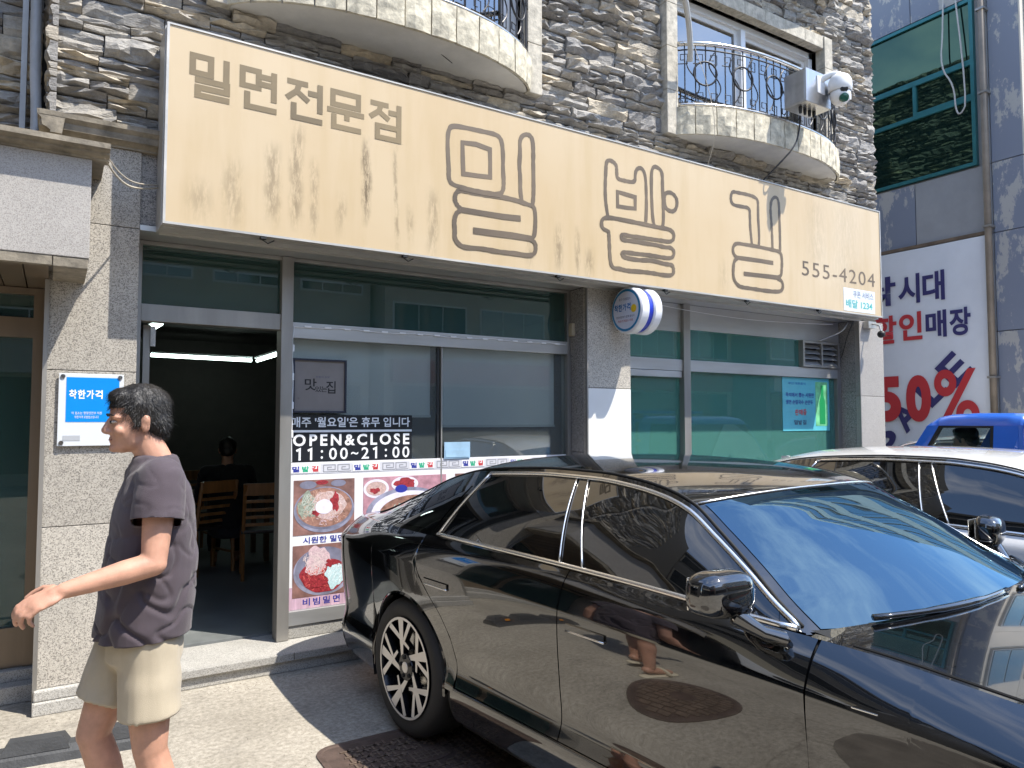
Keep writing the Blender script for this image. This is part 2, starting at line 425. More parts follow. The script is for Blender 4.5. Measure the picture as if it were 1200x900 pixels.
# core walls behind the cladding (openings left free)
OP1 = (0.90, 3.20, 4.42, 6.3); OP2 = (4.90, 7.18, 4.42, 5.78)
b = MB()
Y0, Y1 = F + .07, F + .33
b.box(-.06, .90, Y0, Y1, 3.0, 8.2); b.box(.90, 3.20, Y0, Y1, 2.80, 4.42); b.box(.90, 3.20, Y0, Y1, 6.3, 8.2)
b.box(3.20, 4.90, Y0, Y1, 2.80, 8.2); b.box(4.90, 7.18, Y0, Y1, 2.80, 4.42); b.box(4.90, 7.18, Y0, Y1, 5.78, 8.2)
b.box(7.18, 8.21, Y0, Y1, 2.80, 8.2)
b.box(7.95, 8.21, Y1, 12, 0.0, 8.2); b.box(-.06, .1, Y1, 5.45, 3.0, 8.2); b.box(-3.0, -.06, 5.42, 5.62, 2.9, 8.2)
b.box(-3.0, 8.21, 5.62, 12, 8.0, 8.2); b.box(.1, 7.95, 5.30, 12, 2.82, 3.0)
b.box(-3.0, 8.2, 11.8, 12, 0, 8.0); b.box(-3.0, -2.8, 5.62, 11.8, 0, 8.0)
bpart('core_wall', b, M['mortar'])
# rooms behind the upper windows
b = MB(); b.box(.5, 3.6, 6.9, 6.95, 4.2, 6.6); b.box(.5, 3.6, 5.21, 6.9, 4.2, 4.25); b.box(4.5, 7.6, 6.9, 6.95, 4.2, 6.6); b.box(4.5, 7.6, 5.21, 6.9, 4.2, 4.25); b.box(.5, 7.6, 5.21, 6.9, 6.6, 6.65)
bpart('upper_room', b, M['inner_dark'])

# ledge stone cladding, laid course by course, every stone its own piece
rs = random.Random(11)
BOW = {1: (.87, 3.23, .40), 2: (4.87, 7.37, .355)}
def stone_ok(x0, x1, z0, z1):
    for (a, c, d, e) in ((OP1[0] - .02, OP1[1] + .14, 4.30, 6.45), (OP2[0] - .13, OP2[1] + .14, 4.30, 5.95)):
        if x1 > a and x0 < c and z1 > d and z0 < e: return False
    if x0 > .50 and x1 < 7.70 and z1 < 3.86: return False
    return True
def stone_geo(L, h, d, rnd):
    """rough ledge stone, front towards -Y, seated on y=0 at the back; origin at its lower left"""
    nx = max(2, min(6, int(L / .06))); xs = [L * i / nx for i in range(nx + 1)]
    q1 = rnd.uniform(.22, .45); q2 = rnd.uniform(.6, .85); zs = [0, h * q1, h * q2, h]
    vs = []; 
    for k, z in enumerate(zs):
        for i, x in enumerate(xs):
            e = .35 if (i in (0, nx)) else 1
            top = {0: .55, 1: 1.0, 2: 1.02, 3: .66}[k]
            y = -d * top * (1 - .28 * (1 - e)) * rnd.uniform(.48, 1.2)
            vs.append((x + (rnd.uniform(-.012, .012) if 0 < i < nx else rnd.uniform(-.003, .004)), y, z + rnd.uniform(-.008, .008) * (1 if k in (1, 2) else .7)))
    n = nx + 1; fs = []
    for k in range(3):
        for i in range(nx): fs.append((k * n + i, k * n + i + 1, (k + 1) * n + i + 1, (k + 1) * n + i))
    base = len(vs)
    for z in (0, h):
        for x in (0, L): vs.append((x, .03, z))
    fs.append(tuple([base, base + 1] + [i for i in range(nx, -1, -1)]))
    fs.append(tuple([3 * n + i for i in range(n)] + [base + 3, base + 2]))
    fs.append((base, 0, n, 2 * n, 3 * n, base + 2)); fs.append((base + 1, base + 3, 3 * n + nx, 2 * n + nx, n + nx, nx))
    return vs, fs
def lay(x0, x1, z0, z1, rnd):
    """random ashlar courses: list of (x, z, L, h)"""
    out = []; z = z0
    while z < z1:
        H = rnd.uniform(.085, .145); x = x0
        while x < x1 - .001:
            L = rnd.uniform(.16, .52)
            if x1 - (x + L) < .14: L = x1 - x
            if rnd.random() < .62:
                s = H * rnd.uniform(.4, .6)
                if L > .3 and rnd.random() < .4:
                    q = L * rnd.uniform(.35, .65); out += [(x, z, q, s), (x + q, z, L - q, s), (x, z + s, L, H - s)]
                else: out += [(x, z, L, s), (x, z + s, L, H - s)]
            else: out.append((x, z, L, H))
            x += L
        z += H
    return out
cand = []
for (x, z, L, h) in lay(-.09, 8.22, 3.375, 7.6, rs):
    # trim against the openings instead of leaving ragged holes
    seg = [(x, x + L)]
    for (a, c, d, e) in ((OP1[0] - .02, OP1[1] + .14, 4.33, 6.43), (OP2[0] - .13, OP2[1] + .14, 4.33, 5.93)):
        if z + h * .6 > d and z + h * .4 < e:
            seg = [s_ for p0, p1 in seg for s_ in ((p0, min(p1, a)), (max(p0, c), p1)) if s_[1] - s_[0] > .03]
    for p0, p1 in seg:
        if not (p0 > .50 and p1 < 7.70 and z + h < 3.86): cand.append((p0, z, p1 - p0, h, 'f'))
for (x, z, L, h) in lay(-1.6, -.12, 3.0, 7.2, rs): cand.append((x, z, L, h, 'r'))
for (x, z, L, h) in lay(F - .03, 5.42, 3.375, 7.2, rs): cand.append((x, z, L, h, 's'))
for (x, z, L, h) in lay(F + .05, 10.5, 2.9, 8.1, rs): cand.append((x, z, L, h, 'e'))
def in_view(x, y, z):
    d = Vector((x, y, z - EYE)); k = d.x * math.cos(YAW) + d.y * math.sin(YAW)
    if k < .5: return 0
    u = (d.x * math.sin(YAW) - d.y * math.cos(YAW)) / k; w = d.z / k
    if abs(u) > .72 or w > .585 or w < -.5: return 0
    return 1 / (k * k)
sc_ = []
for (x, z, L, h, kd) in cand:
    c = {'f': (x + L / 2, F, z + h / 2), 'r': (x + L / 2, 5.4, z + h / 2), 's': (-.1, x + L / 2, z + h / 2), 'e': (8.25, x + L / 2, z + h / 2)}[kd]
    w = in_view(*c) * L * h * (1 if kd == 'f' else .4 if kd != 'e' else 0)
    if kd == 'f' and .6 < c[0] < 7.6 and z + h < 4.0: w *= .2
    sc_.append(w)
order = sorted(range(len(cand)), key=lambda i: -sc_[i]); single = set(order[:290])
rest = MB()
for i, (x, z, L, h, kd) in enumerate(cand):
    vs_, fs_ = stone_geo(L - .006, h - .007, rs.uniform(.030, .098), rs)
    if kd == 'f': org = (x + .003, F + .075, z + .003); T = lambda v: (v[0], v[1], v[2])
    elif kd == 'r': org = (x + .003, 5.425, z + .003); T = lambda v: (v[0], v[1], v[2])
    elif kd == 'e': org = (8.205, x + .003, z + .003); T = lambda v: (-v[1], v[0], v[2])
    else: org = (-.055, x + .003, z + .003); T = lambda v: (v[1] * .6, v[0], v[2])
    vv = [T(v) for v in vs_]
    if i in single:
        q = MB(); q.add(vv, fs_); me = q.mesh('ledge_stone')
        o = bpy.data.objects.new('ledge_stone', me); me.materials.append(M['stone']); COL.objects.link(o); o.parent = bld; o.location = Vector(org) - bld.location
    else: rest.add([(a + org[0], bb + org[1], c + org[2]) for a, bb, c in vv], fs_)
o = bpart('ledge_stones', rest, M['stone'], fix=False); tag(o, kind='stuff')

# granite piers with slab joints
def slabs(name, x0, x1, yf, yb, cuts, m, side=None):
    for a, c in zip(cuts[:-1], cuts[1:]):
        q = MB(); q.box(x0, x1, yf, yb, a + .002, c - .002, .003); bpart(name, q, m)
slabs('granite_slab', -.045, .410, F, F + .05, [.13, 1.02, 1.908, 2.777, 3.25], M['granite'])
b = MB(); b.box(-.043, .408, F + .05, W + .15, 0, 3.25); bpart('pier_core', b, M['mortar'])
b = MB(); b.box(-.06, .425, F - .055, F + .10, 0.0, .07, .006); b.box(-.055, .42, F - .035, F + .06, .072, .13, .008); bpart('plinth', b, M['granite_step'])
slabs('granite_slab', 3.83, 4.317, F, F + .05, [.12, 1.0, 1.90, 2.765], M['granite'])
slabs('granite_slab', 3.83, 3.87, F + .052, W + .03, [.12, 1.35, 2.765], M['granite_shade'])
b = MB(); b.box(3.872, 4.31, F + .05, W + .2, 0, 2.80); bpart('pier_core', b, M['mortar'])
b = MB(); b.box(3.838, 4.312, F - .006, F - .0005, .35, 1.895); bpart('cover_sheet', b, M['white_sheet'])
b = MB(); b.box(3.826, 3.838, F - .006, F + .02, .12, 2.765); bpart('corner_bead', b, M['alu'])
slabs('granite_slab', 7.762, 8.25, F, F + .05, [.12, 1.0, 1.90, 2.765], M['granite_canopy'])
slabs('granite_slab', 7.762, 7.80, F + .052, W + .03, [.12, 1.0, 1.95, 2.765], M['granite_shade'])
slabs('granite_slab', 8.21, 8.25, F + .052, 7.0, [.12, 1.0, 1.90, 2.765], M['granite_canopy'])
b = MB(); b.box(7.80, 8.20, F + .05, W + .2, 0, 2.80); bpart('pier_core', b, M['mortar'])
b = MB(); b.tube([(7.758, F - .008, .2), (7.758, F - .008, 2.76)], .008, 6); bpart('corner_bead', b, M['alu'])
# beam over the shop front, soffit under the sign
b = MB(); b.box(.41, 7.95, F + .02, W + .16, 2.80, 3.30); bpart('beam', b, M['granite_shade'])
b = MB(); b.box(.41, 3.83, F - .02, W + .02, 2.768, 2.80); b.box(4.32, 7.76, F - .02, W + .02, 2.768, 2.80); bpart('soffit', b, M['alu_light'])
# cornice moulding under the stone
b = MB()
prof = [(.05, 3.25), (-.012, 3.25), (-.012, 3.262), (-.03, 3.275), (-.055, 3.285), (-.06, 3.31), (-.06, 3.322), (-.082, 3.345), (-.085, 3.372), (.07, 3.372)]
b.prism([(F + y, z) for y, z in prof], 0, -.115, .52)
bpart('cornice', b, M['cornice'])
b = MB(); b.prism([(-.05 + y * .9, z) for y, z in prof], 1, F - .08, 5.42); bpart('cornice', b, M['cornice'])

# ---------------------------------------------------------------- entrance canopy and door to the left
CF = 4.38
b = MB(); b.box(-3.0, .135, CF, 5.30, 2.47, 3.00, .004); bpart('canopy', b, M['granite_canopy'])
b = MB(); cp = [(.06, 3.0), (-.01, 3.0), (-.012, 3.012), (-.05, 3.022), (-.052, 3.034), (-.09, 3.044), (-.09, 3.072), (.06, 3.085)]
b.prism([(CF + y, z) for y, z in cp], 0, -3.0, .215); b.box(-3.0, .20, CF + .05, 5.35, 3.04, 3.08); bpart('canopy_cornice', b, M['cornice'])
b = MB(); b.box(-3.0, -.03, CF + .004, CF + .055, 2.42, 2.468); b.box(-.026, .13, CF + .004, F - .003, 2.415, 2.468, .004); bpart('canopy_fascia', b, M['cornice'])
for i in range(12):
    b = MB(); x = -.045 - i * .115; b.box(x - .108, x, CF + .06, 5.27, 2.425, 2.44); bpart('soffit_slat', b, M['bronze'])
b = MB(); b.box(-.055, -.046, F - .012, 5.30, .02, 2.44); bpart('jamb_trim', b, M['bronze'])
b = MB(); b.box(-.062, -.04, F - .016, F - .002, .02, 2.42); bpart('jamb_bead', b, M['alu'])
b = MB(); b.box(-.12, -.056, 5.235, 5.32, .17, 2.42); b.box(-1.9, -.12, 5.24, 5.32, 2.12, 2.24); b.box(-1.9, -.12, 5.24, 5.32, 2.38, 2.42); b.box(-1.0, -.93, 5.24, 5.32, .17, 2.12); b.box(-1.9, -.12, 5.245, 5.315, .17, .40); bpart('door_frame', b, M['bronze'])
b = MB(); b.box(-1.9, -.12, 5.275, 5.283, .40, 2.12); b.box(-1.9, -.12, 5.275, 5.283, 2.24, 2.38); bpart('door_glass', b, M['win_teal'])
b = MB(); b.box(-3.0, -.058, 5.10, 5.9, 0, .10, .008); b.box(-3.0, -.058, 5.19, 5.9, .10, .165, .006); bpart('entrance_step', b, M['granite_step'])
b = MB(); b.box(-3.0, -2.0, 5.0, 5.5, .1, 2.42); bpart('entrance_pier', b, M['granite'])
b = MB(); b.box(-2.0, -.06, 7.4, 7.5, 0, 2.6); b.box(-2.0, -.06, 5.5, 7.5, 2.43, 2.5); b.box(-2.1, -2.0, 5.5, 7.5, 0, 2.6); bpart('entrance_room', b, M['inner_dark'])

# ---------------------------------------------------------------- shop front
b = MB(); b.box(.41, 3.83, 4.80, W + .2, 0.0, .115, .008); bpart('shop_step', b, M['granite_step'])
b = MB(); b.box(.412, 1.352, 4.775, 4.803, .075, .122, .004); bpart('step_nosing', b, M['granite_step'])
b = MB(); b.box(1.356, 3.83, 4.775, 4.803, .075, .122, .004); bpart('step_nosing', b, M['granite_step'])
b = MB(); b.box(4.32, 7.76, 4.9, W + .2, 0.0, .115, .008); bpart('shop_step', b, M['granite_step'])
def frame(*boxes, m='alu', name='shop_frame'):
    b = MB()
    for q in boxes: b.box(*q, .003)
    return bpart(name, b, M[m])
frame((.412, .448, W - .01, W + .1, .12, 2.765))
frame((.448, 1.317, W, W + .09, 2.25, 2.36), name='door_head')
frame((1.317, 1.398, W - .02, W + .1, .118, 2.765), m='alu', name='post')
frame((1.398, 3.80, W, W + .09, 2.20, 2.31), m='alu_light', name='window_head')
frame((1.398, 3.80, W, W + .09, .205, .302), m='alu_light', name='window_sill')
frame((1.398, 3.80, W + .01, W + .08, .118, .203), m='granite_step', name='sill_base')
frame((.448, 3.80, W, W + .08, 2.74, 2.766), name='top_frame')
frame((3.792, 3.828, W - .005, W + .09, .118, 2.765), name='jamb')
frame((2.545, 2.563, W + .035, W + .085, .302, 2.20), m='dark', name='mullion')
frame((2.572, 2.584, W + .02, W + .06, .302, 2.20), m='alu', name='mullion')
b = MB(); b.box(.448, 1.317, W + .04, W + .048, 2.36, 2.74); bpart('transom_pane', b, M['win_teal'])
b = MB(); b.box(1.398, 3.792, W + .04, W + .048, 2.31, 2.74); bpart('transom_pane', b, M['win_teal'])
b = MB(); b.box(1.398, 2.545, W + .05, W + .058, .302, 2.20); bpart('window_pane', b, M['win_glass'])
b = MB(); b.box(2.584, 3.792, W + .035, W + .043, .302, 2.20); bpart('window_pane', b, M['win_glass'])
# right hand windows
frame((4.32, 7.70, W, W + .09, 2.105, 2.215), m='alu_light', name='window_head')
frame((4.32, 5.19, W + .005, W + .08, 2.04, 2.10), m='alu_light', name='window_head')
frame((5.195, 5.285, W - .02, W + .1, .12, 2.765), name='post')
frame((7.69, 7.76, W, W + .09, .12, 2.24), name='jamb')
frame((4.32, 5.195, W, W + .08, .12, .5), (5.285, 7.69, W, W + .08, .12, .5), name='window_base')
b = MB(); b.box(4.32, 5.195, W + .02, W + .04, 2.49, 2.765); b.box(5.285, 7.76, W + .02, W + .04, 2.52, 2.765); bpart('fascia_panel', b, M['alu_light'])
b = MB(); b.box(4.32, 5.195, W + .03, W + .038, 2.215, 2.49); bpart('transom_pane', b, M['win_green'])
b = MB(); b.box(5.285, 7.03, W + .03, W + .038, 2.215, 2.52); bpart('transom_pane', b, M['win_green'])
b = MB(); b.box(4.32, 5.195, W + .045, W + .053, .5, 2.04); bpart('window_pane', b, M['win_green'])
b = MB(); b.box(5.285, 7.69, W + .045, W + .053, .5, 2.105); bpart('window_pane', b, M['win_green'])
# extract fan louvre
vent = empty('ventilation_louvre', (7.36, W, 2.24), label='small metal slatted vent in the top corner of the green window', cat='vent')
b = MB(); b.box(7.03, 7.70, W - .03, W + .05, 2.22, 2.245); b.box(7.03, 7.70, W - .03, W + .05, 2.49, 2.515); b.box(7.03, 7.06, W - .03, W + .05, 2.245, 2.49); b.box(7.67, 7.70, W - .03, W + .05, 2.245, 2.49); b.box(7.36, 7.385, W - .03, W + .04, 2.245, 2.49); b.build('frame', M['alu'], vent)
b = MB(); b.box(7.06, 7.67, W + .05, W + .055, 2.245, 2.49); b.build('backing', M['dark'], vent)
for i in range(4):
    z = 2.25 + i * .06
    for a, c in ((7.062, 7.358), (7.387, 7.668)):
        b = MB(); b.add([(a, W - .02, z), (c, W - .02, z), (c, W + .035, z + .05), (a, W + .035, z + .05), (a, W - .018, z + .004), (c, W - .018, z + .004), (c, W + .037, z + .054), (a, W + .037, z + .054)], [(0, 1, 2, 3), (4, 7, 6, 5), (0, 4, 5, 1), (2, 6, 7, 3), (0, 3, 7, 4), (1, 5, 6, 2)]); b.build('slat', M['alu_light'], vent)

# roller blinds and green sheets hanging inside
def blind(name, x0, x1, z0, z1, y, m, label, cat, group):
    t = empty(name, ((x0 + x1) / 2, y, z0), label=label, cat=cat, group=group)
    b = MB(); nn = 14
    P = [[(x0 + (x1 - x0) * i / nn, y + .004 * math.sin(i * 1.9), z0 + (z1 - z0) * j / 3) for j in range(4)] for i in range(nn + 1)]
    b.grid(P); b.build('cloth', m, t, smooth=True)
    b = MB(); b.box(x0, x1, y - .008, y + .008, z0 - .02, z0); b.build('bottom_bar', M['white_pvc'], t)
    b = MB(); b.tube([(x0, y, z1), (x1, y, z1)], .02, 8); b.build('roller', M['white_pvc'], t)
M['blind'] = mat('blind_cloth', (.93, .95, .95), .8, var=.06, vscale=2)
M['green_sheet'] = mat('green_sheet', (.34, .66, .56), .6, var=.12, vscale=3)
blind('roller_blind', 1.41, 2.53, 1.665, 2.26, W + .13, M['blind'], 'pale grey roller blind in the window behind the small framed calligraphy', 'blind', None)
blind('roller_blind', 2.60, 3.74, 1.585, 2.26, W + .13, M['blind'], 'pale grey roller blind hanging a little lower, beside the middle pillar', 'blind', None)
blind('roller_blind', 5.30, 7.65, 1.92, 2.30, W + .14, M['green_sheet'], 'short green tinted roller blind above the turquoise poster', 'blind', None)
blind('roller_blind', 4.33, 5.17, 1.98, 2.30, W + .14, M['green_sheet'], 'short narrow green tinted roller blind beside the middle pillar', 'blind', None)
b = MB(); b.box(6.1, 6.8, W + .12, W + .13, .5, 1.91); tag(b.build('window_sheet', M['green_sheet'], loc=(6.4, W + .12, .5)), 'plain green sheet standing behind the glass left of the turquoise poster', 'sheet')

# interior
b = MB(); b.box(.1, 7.95, W + .2, 11.8, .02, .13); bpart('floor', b, M['inner_floor'])
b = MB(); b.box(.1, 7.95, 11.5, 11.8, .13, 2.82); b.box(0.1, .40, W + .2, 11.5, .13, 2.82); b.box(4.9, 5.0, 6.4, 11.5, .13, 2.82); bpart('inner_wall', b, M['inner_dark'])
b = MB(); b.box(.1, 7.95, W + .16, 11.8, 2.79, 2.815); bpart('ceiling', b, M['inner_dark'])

# ---------------------------------------------------------------- upper windows
def upper_window(x0, x1, z0, z1, xm):
    y = F + .12
    q = MB(); t = .06
    for bx in ((x0, x1, y, y + .1, z1 - .07, z1), (x0, x1, y, y + .1, z0, z0 + .05), (x0, x0 + t, y, y + .1, z0, z1), (x1 - t, x1, y, y + .1, z0, z1), (xm - .035, xm + .035, y - .02, y + .1, z0 + .05, z1 - .07)): q.box(*bx, .004)
    fr = bpart('upper_window', q, M['white_pvc'])
    for (a, c, dy) in ((x0 + t, xm - .035, .03), (xm + .035, x1 - t, .06)):
        q = MB(); s = .05
        for bx in ((a, c, y + dy, y + dy + .04, z1 - .07 - s, z1 - .07), (a, c, y + dy, y + dy + .04, z0 + .05, z0 + .05 + s), (a, a + s, y + dy, y + dy + .04, z0 + .05 + s, z1 - .07 - s), (c - s, c, y + dy, y + dy + .04, z0 + .05 + s, z1 - .07 - s)): q.box(*bx)
        q.build('sash', M['white_pvc'], fr)
        q = MB(); q.box(a + s, c - s, y + dy + .015, y + dy + .023, z0 + .05 + s, z1 - .07 - s); q.build('pane', M['win_upper'], fr)
upper_window(OP1[0], OP1[1], 4.45, 6.3, 2.0)
upper_window(OP2[0], OP2[1], 4.45, OP2[3], 6.0)
for (a, c, z1) in ((.87, 3.23, 6.3), (4.87, 7.21, 5.78)):
    for bx in ((c - .03, c + .11, 4.30, z1 + .14), (a - .11, a + .03, 4.30, z1 + .14)):
        q = MB(); zc = bx[2]
        while zc < bx[3] - .02:
            q = MB(); h = min(.42, bx[3] - zc); q.box(bx[0], bx[1], F - .045, F + .14, zc, zc + h - .004, .006); bpart('surround_block', q, M['cream_trim']); zc += h
    n = 7
    for i in range(n):
        q = MB(); x = a + .03 + (c - a - .06) * i / n; q.box(x + .002, x + (c - a - .06) / n - .002, F - .03, F + .12, z1, z1 + .14, .005); bpart('lintel_block', q, M['cream_trim'])

# ---------------------------------------------------------------- balconies
def bowpt(k, u, inset=0.0):
    a, c, d = BOW[k]; xm = (a + c) / 2; hw = (c - a) / 2 - inset
    return xm + hw * u, F - max(0, (d - inset)) * max(0, 1 - abs(u) ** 2.4) ** .71
def us(n): return [math.sin(math.pi / 2 * (-1 + 2 * i / n)) for i in range(n + 1)]
for k in (1, 2):
    z0 = 4.305; z1 = z0 + .26
    bal = bld
    q = MB(); U = us(32); n = len(U)
    vs_ = [(*bowpt(k, u, .02), z0 + .004) for u in U] + [(*bowpt(k, u, .02), z1 - .01) for u in U]
    fs_ = [tuple(range(n)), tuple(range(2 * n - 1, n - 1, -1))] + [(i, i + 1, n + i + 1, n + i) for i in range(n - 1)]
    a, c, d = BOW[k]
    q.add(vs_, fs_); q.box(a + .02, c - .02, F - .01, F + .12, z0 + .006, z1 - .01)
    slab = bpart('balcony', q, M['plaster'])
    # split-faced facing tiles around the bow
    dens = [i / 400 for i in range(401)]
    pts = [bowpt(k, -1 + 2 * t) for t in dens]; acc = [0]
    for p_, r_ in zip(pts[:-1], pts[1:]): acc.append(acc[-1] + math.dist(p_, r_))
    def at(s):
        i = min(max(np.searchsorted(acc, s) - 1, 0), len(pts) - 2); f = (s - acc[i]) / max(1e-9, acc[i + 1] - acc[i])
        return Vector((pts[i][0] + (pts[i + 1][0] - pts[i][0]) * f, pts[i][1] + (pts[i + 1][1] - pts[i][1]) * f))
    nt_ = 13; Ltot = acc[-1]
    for i in range(nt_):
        s0 = Ltot * i / nt_ + .005; s1 = Ltot * (i + 1) / nt_ - .005; q = MB(); rows = []
        for j in range(4):
            s_ = s0 + (s1 - s0) * j / 3; p_ = at(s_); t_ = (at(min(Ltot, s_ + .01)) - at(max(0, s_ - .01))).normalized(); nn = Vector((t_.y, -t_.x))
            col_ = []
            for kk in range(4):
                zz = z0 - .004 + (z1 - z0 + .004) * kk / 3; off = .016 + (rs.uniform(0, .022) if 0 < kk < 3 and 0 < j < 3 else rs.uniform(-.003, .007))
                col_.append((p_.x + nn.x * off, p_.y + nn.y * off, zz))
            rows.append(col_)
        q.grid(rows)
        inner = [[(p_[0], p_[1] + .0, p_[2]) for p_ in r_] for r_ in rows]
        # edges back to the slab
        for j in range(3):
            for e in (0, 3):
                a1, a2 = rows[j][e], rows[j + 1][e]; b1 = at(s0 + (s1 - s0) * j / 3); b2 = at(s0 + (s1 - s0) * (j + 1) / 3)
                q.quad(a1, a2, (b2.x, b2.y + .004, a2[2]), (b1.x, b1.y + .004, a1[2]))
        for e in (0, 3):
            b1 = at(s0 if e == 0 else s1)
            for kk in range(3): q.quad(rows[e][kk], rows[e][kk + 1], (b1.x, b1.y + .004, rows[e][kk + 1][2]), (b1.x, b1.y + .004, rows[e][kk][2]))
        q.build('facing_tile', M['cream_tile'], slab)
    # railing
    U2 = [-.985 + 1.97 * i / 60 for i in range(61)]
    rail = lambda z, ins: [(*bowpt(k, u, ins), z) for u in U2]
    q = MB(); q.tube(rail(z1 + .03, .02), .018, 8); q.build('bottom_rail', M['steel'], slab, smooth=True)
    q = MB(); q.tube(rail(z1 + .62, .02), .024, 8); q.build('top_rail', M['steel'], slab, smooth=True)
    q = MB(); q.tube(rail(z1 + .56, .02), .007, 6); q.build('mid_rail', M['iron'], slab)
    for i in range(0, 27):
        s_ = .03 + (Ltot - .06) * i / 26; p_ = at(s_); q = MB()
        q.tube([(p_.x, p_.y + .02, z1 + .03), (p_.x, p_.y + .02, z1 + .62)], .0065, 6); q.build('baluster', M['iron'], slab)
    for i in range(6):
        s_ = Ltot * (.12 + .76 * i / 5); p_ = at(s_); t_ = (at(s_ + .01) - at(s_ - .01)).normalized(); q = MB(); rr_ = .115
        q.tube([(p_.x + t_.x * rr_ * math.cos(w), p_.y + .012 + t_.y * rr_ * math.cos(w), z1 + .33 + rr_ * math.sin(w)) for w in [2 * math.pi * h / 24 for h in range(24)]], .009, 6, closed=True)
        q.build('ring', M['iron'], slab, smooth=True)
    for i in range(18):
        s_ = Ltot * (.04 + .92 * i / 17); 
        for zz in (z1 + .10, z1 + .47):
            q = MB(); sz = .045
            def pp(ds, dz):
                p_ = at(min(Ltot, max(0, s_ + ds))); return (p_.x, p_.y + .015, zz + dz)
            q.tube([pp(-sz, -sz), pp(sz, -sz), pp(sz, sz), pp(-sz * .4, sz), pp(-sz * .4, -sz * .2), pp(sz * .3, -sz * .2)], .005, 5); q.build('scroll', M['iron'], slab)
    for i in range(11):
        s_ = Ltot * (.06 + .8 * i / 10) + .04; q = MB(); ln = []
        for h in range(16):
            w = h / 15; p_ = at(min(Ltot, s_ + .06 * math.sin(w * 6.3))); ln.append((p_.x, p_.y + .01, z1 + .08 + .46 * w))
        q.tube(ln, .006, 5); q.build('scroll', M['iron'], slab)
# soffit of the balcony one floor higher
q = MB(); U = us(24); n = len(U); xm, hw = 6.1, 1.35
pt = [(xm + hw * u, F - .36 * max(0, 1 - abs(u) ** 2.4) ** .71) for u in U]
q.add([(x, y, 6.42) for x, y in pt] + [(x, y, 6.66) for x, y in pt], [tuple(range(n)), tuple(range(2 * n - 1, n - 1, -1))] + [(i, i + 1, n + i + 1, n + i) for i in range(n - 1)])
q.box(xm - hw, xm + hw, F - .01, F + .1, 6.42, 6.66); bpart('balcony', q, M['plaster'])

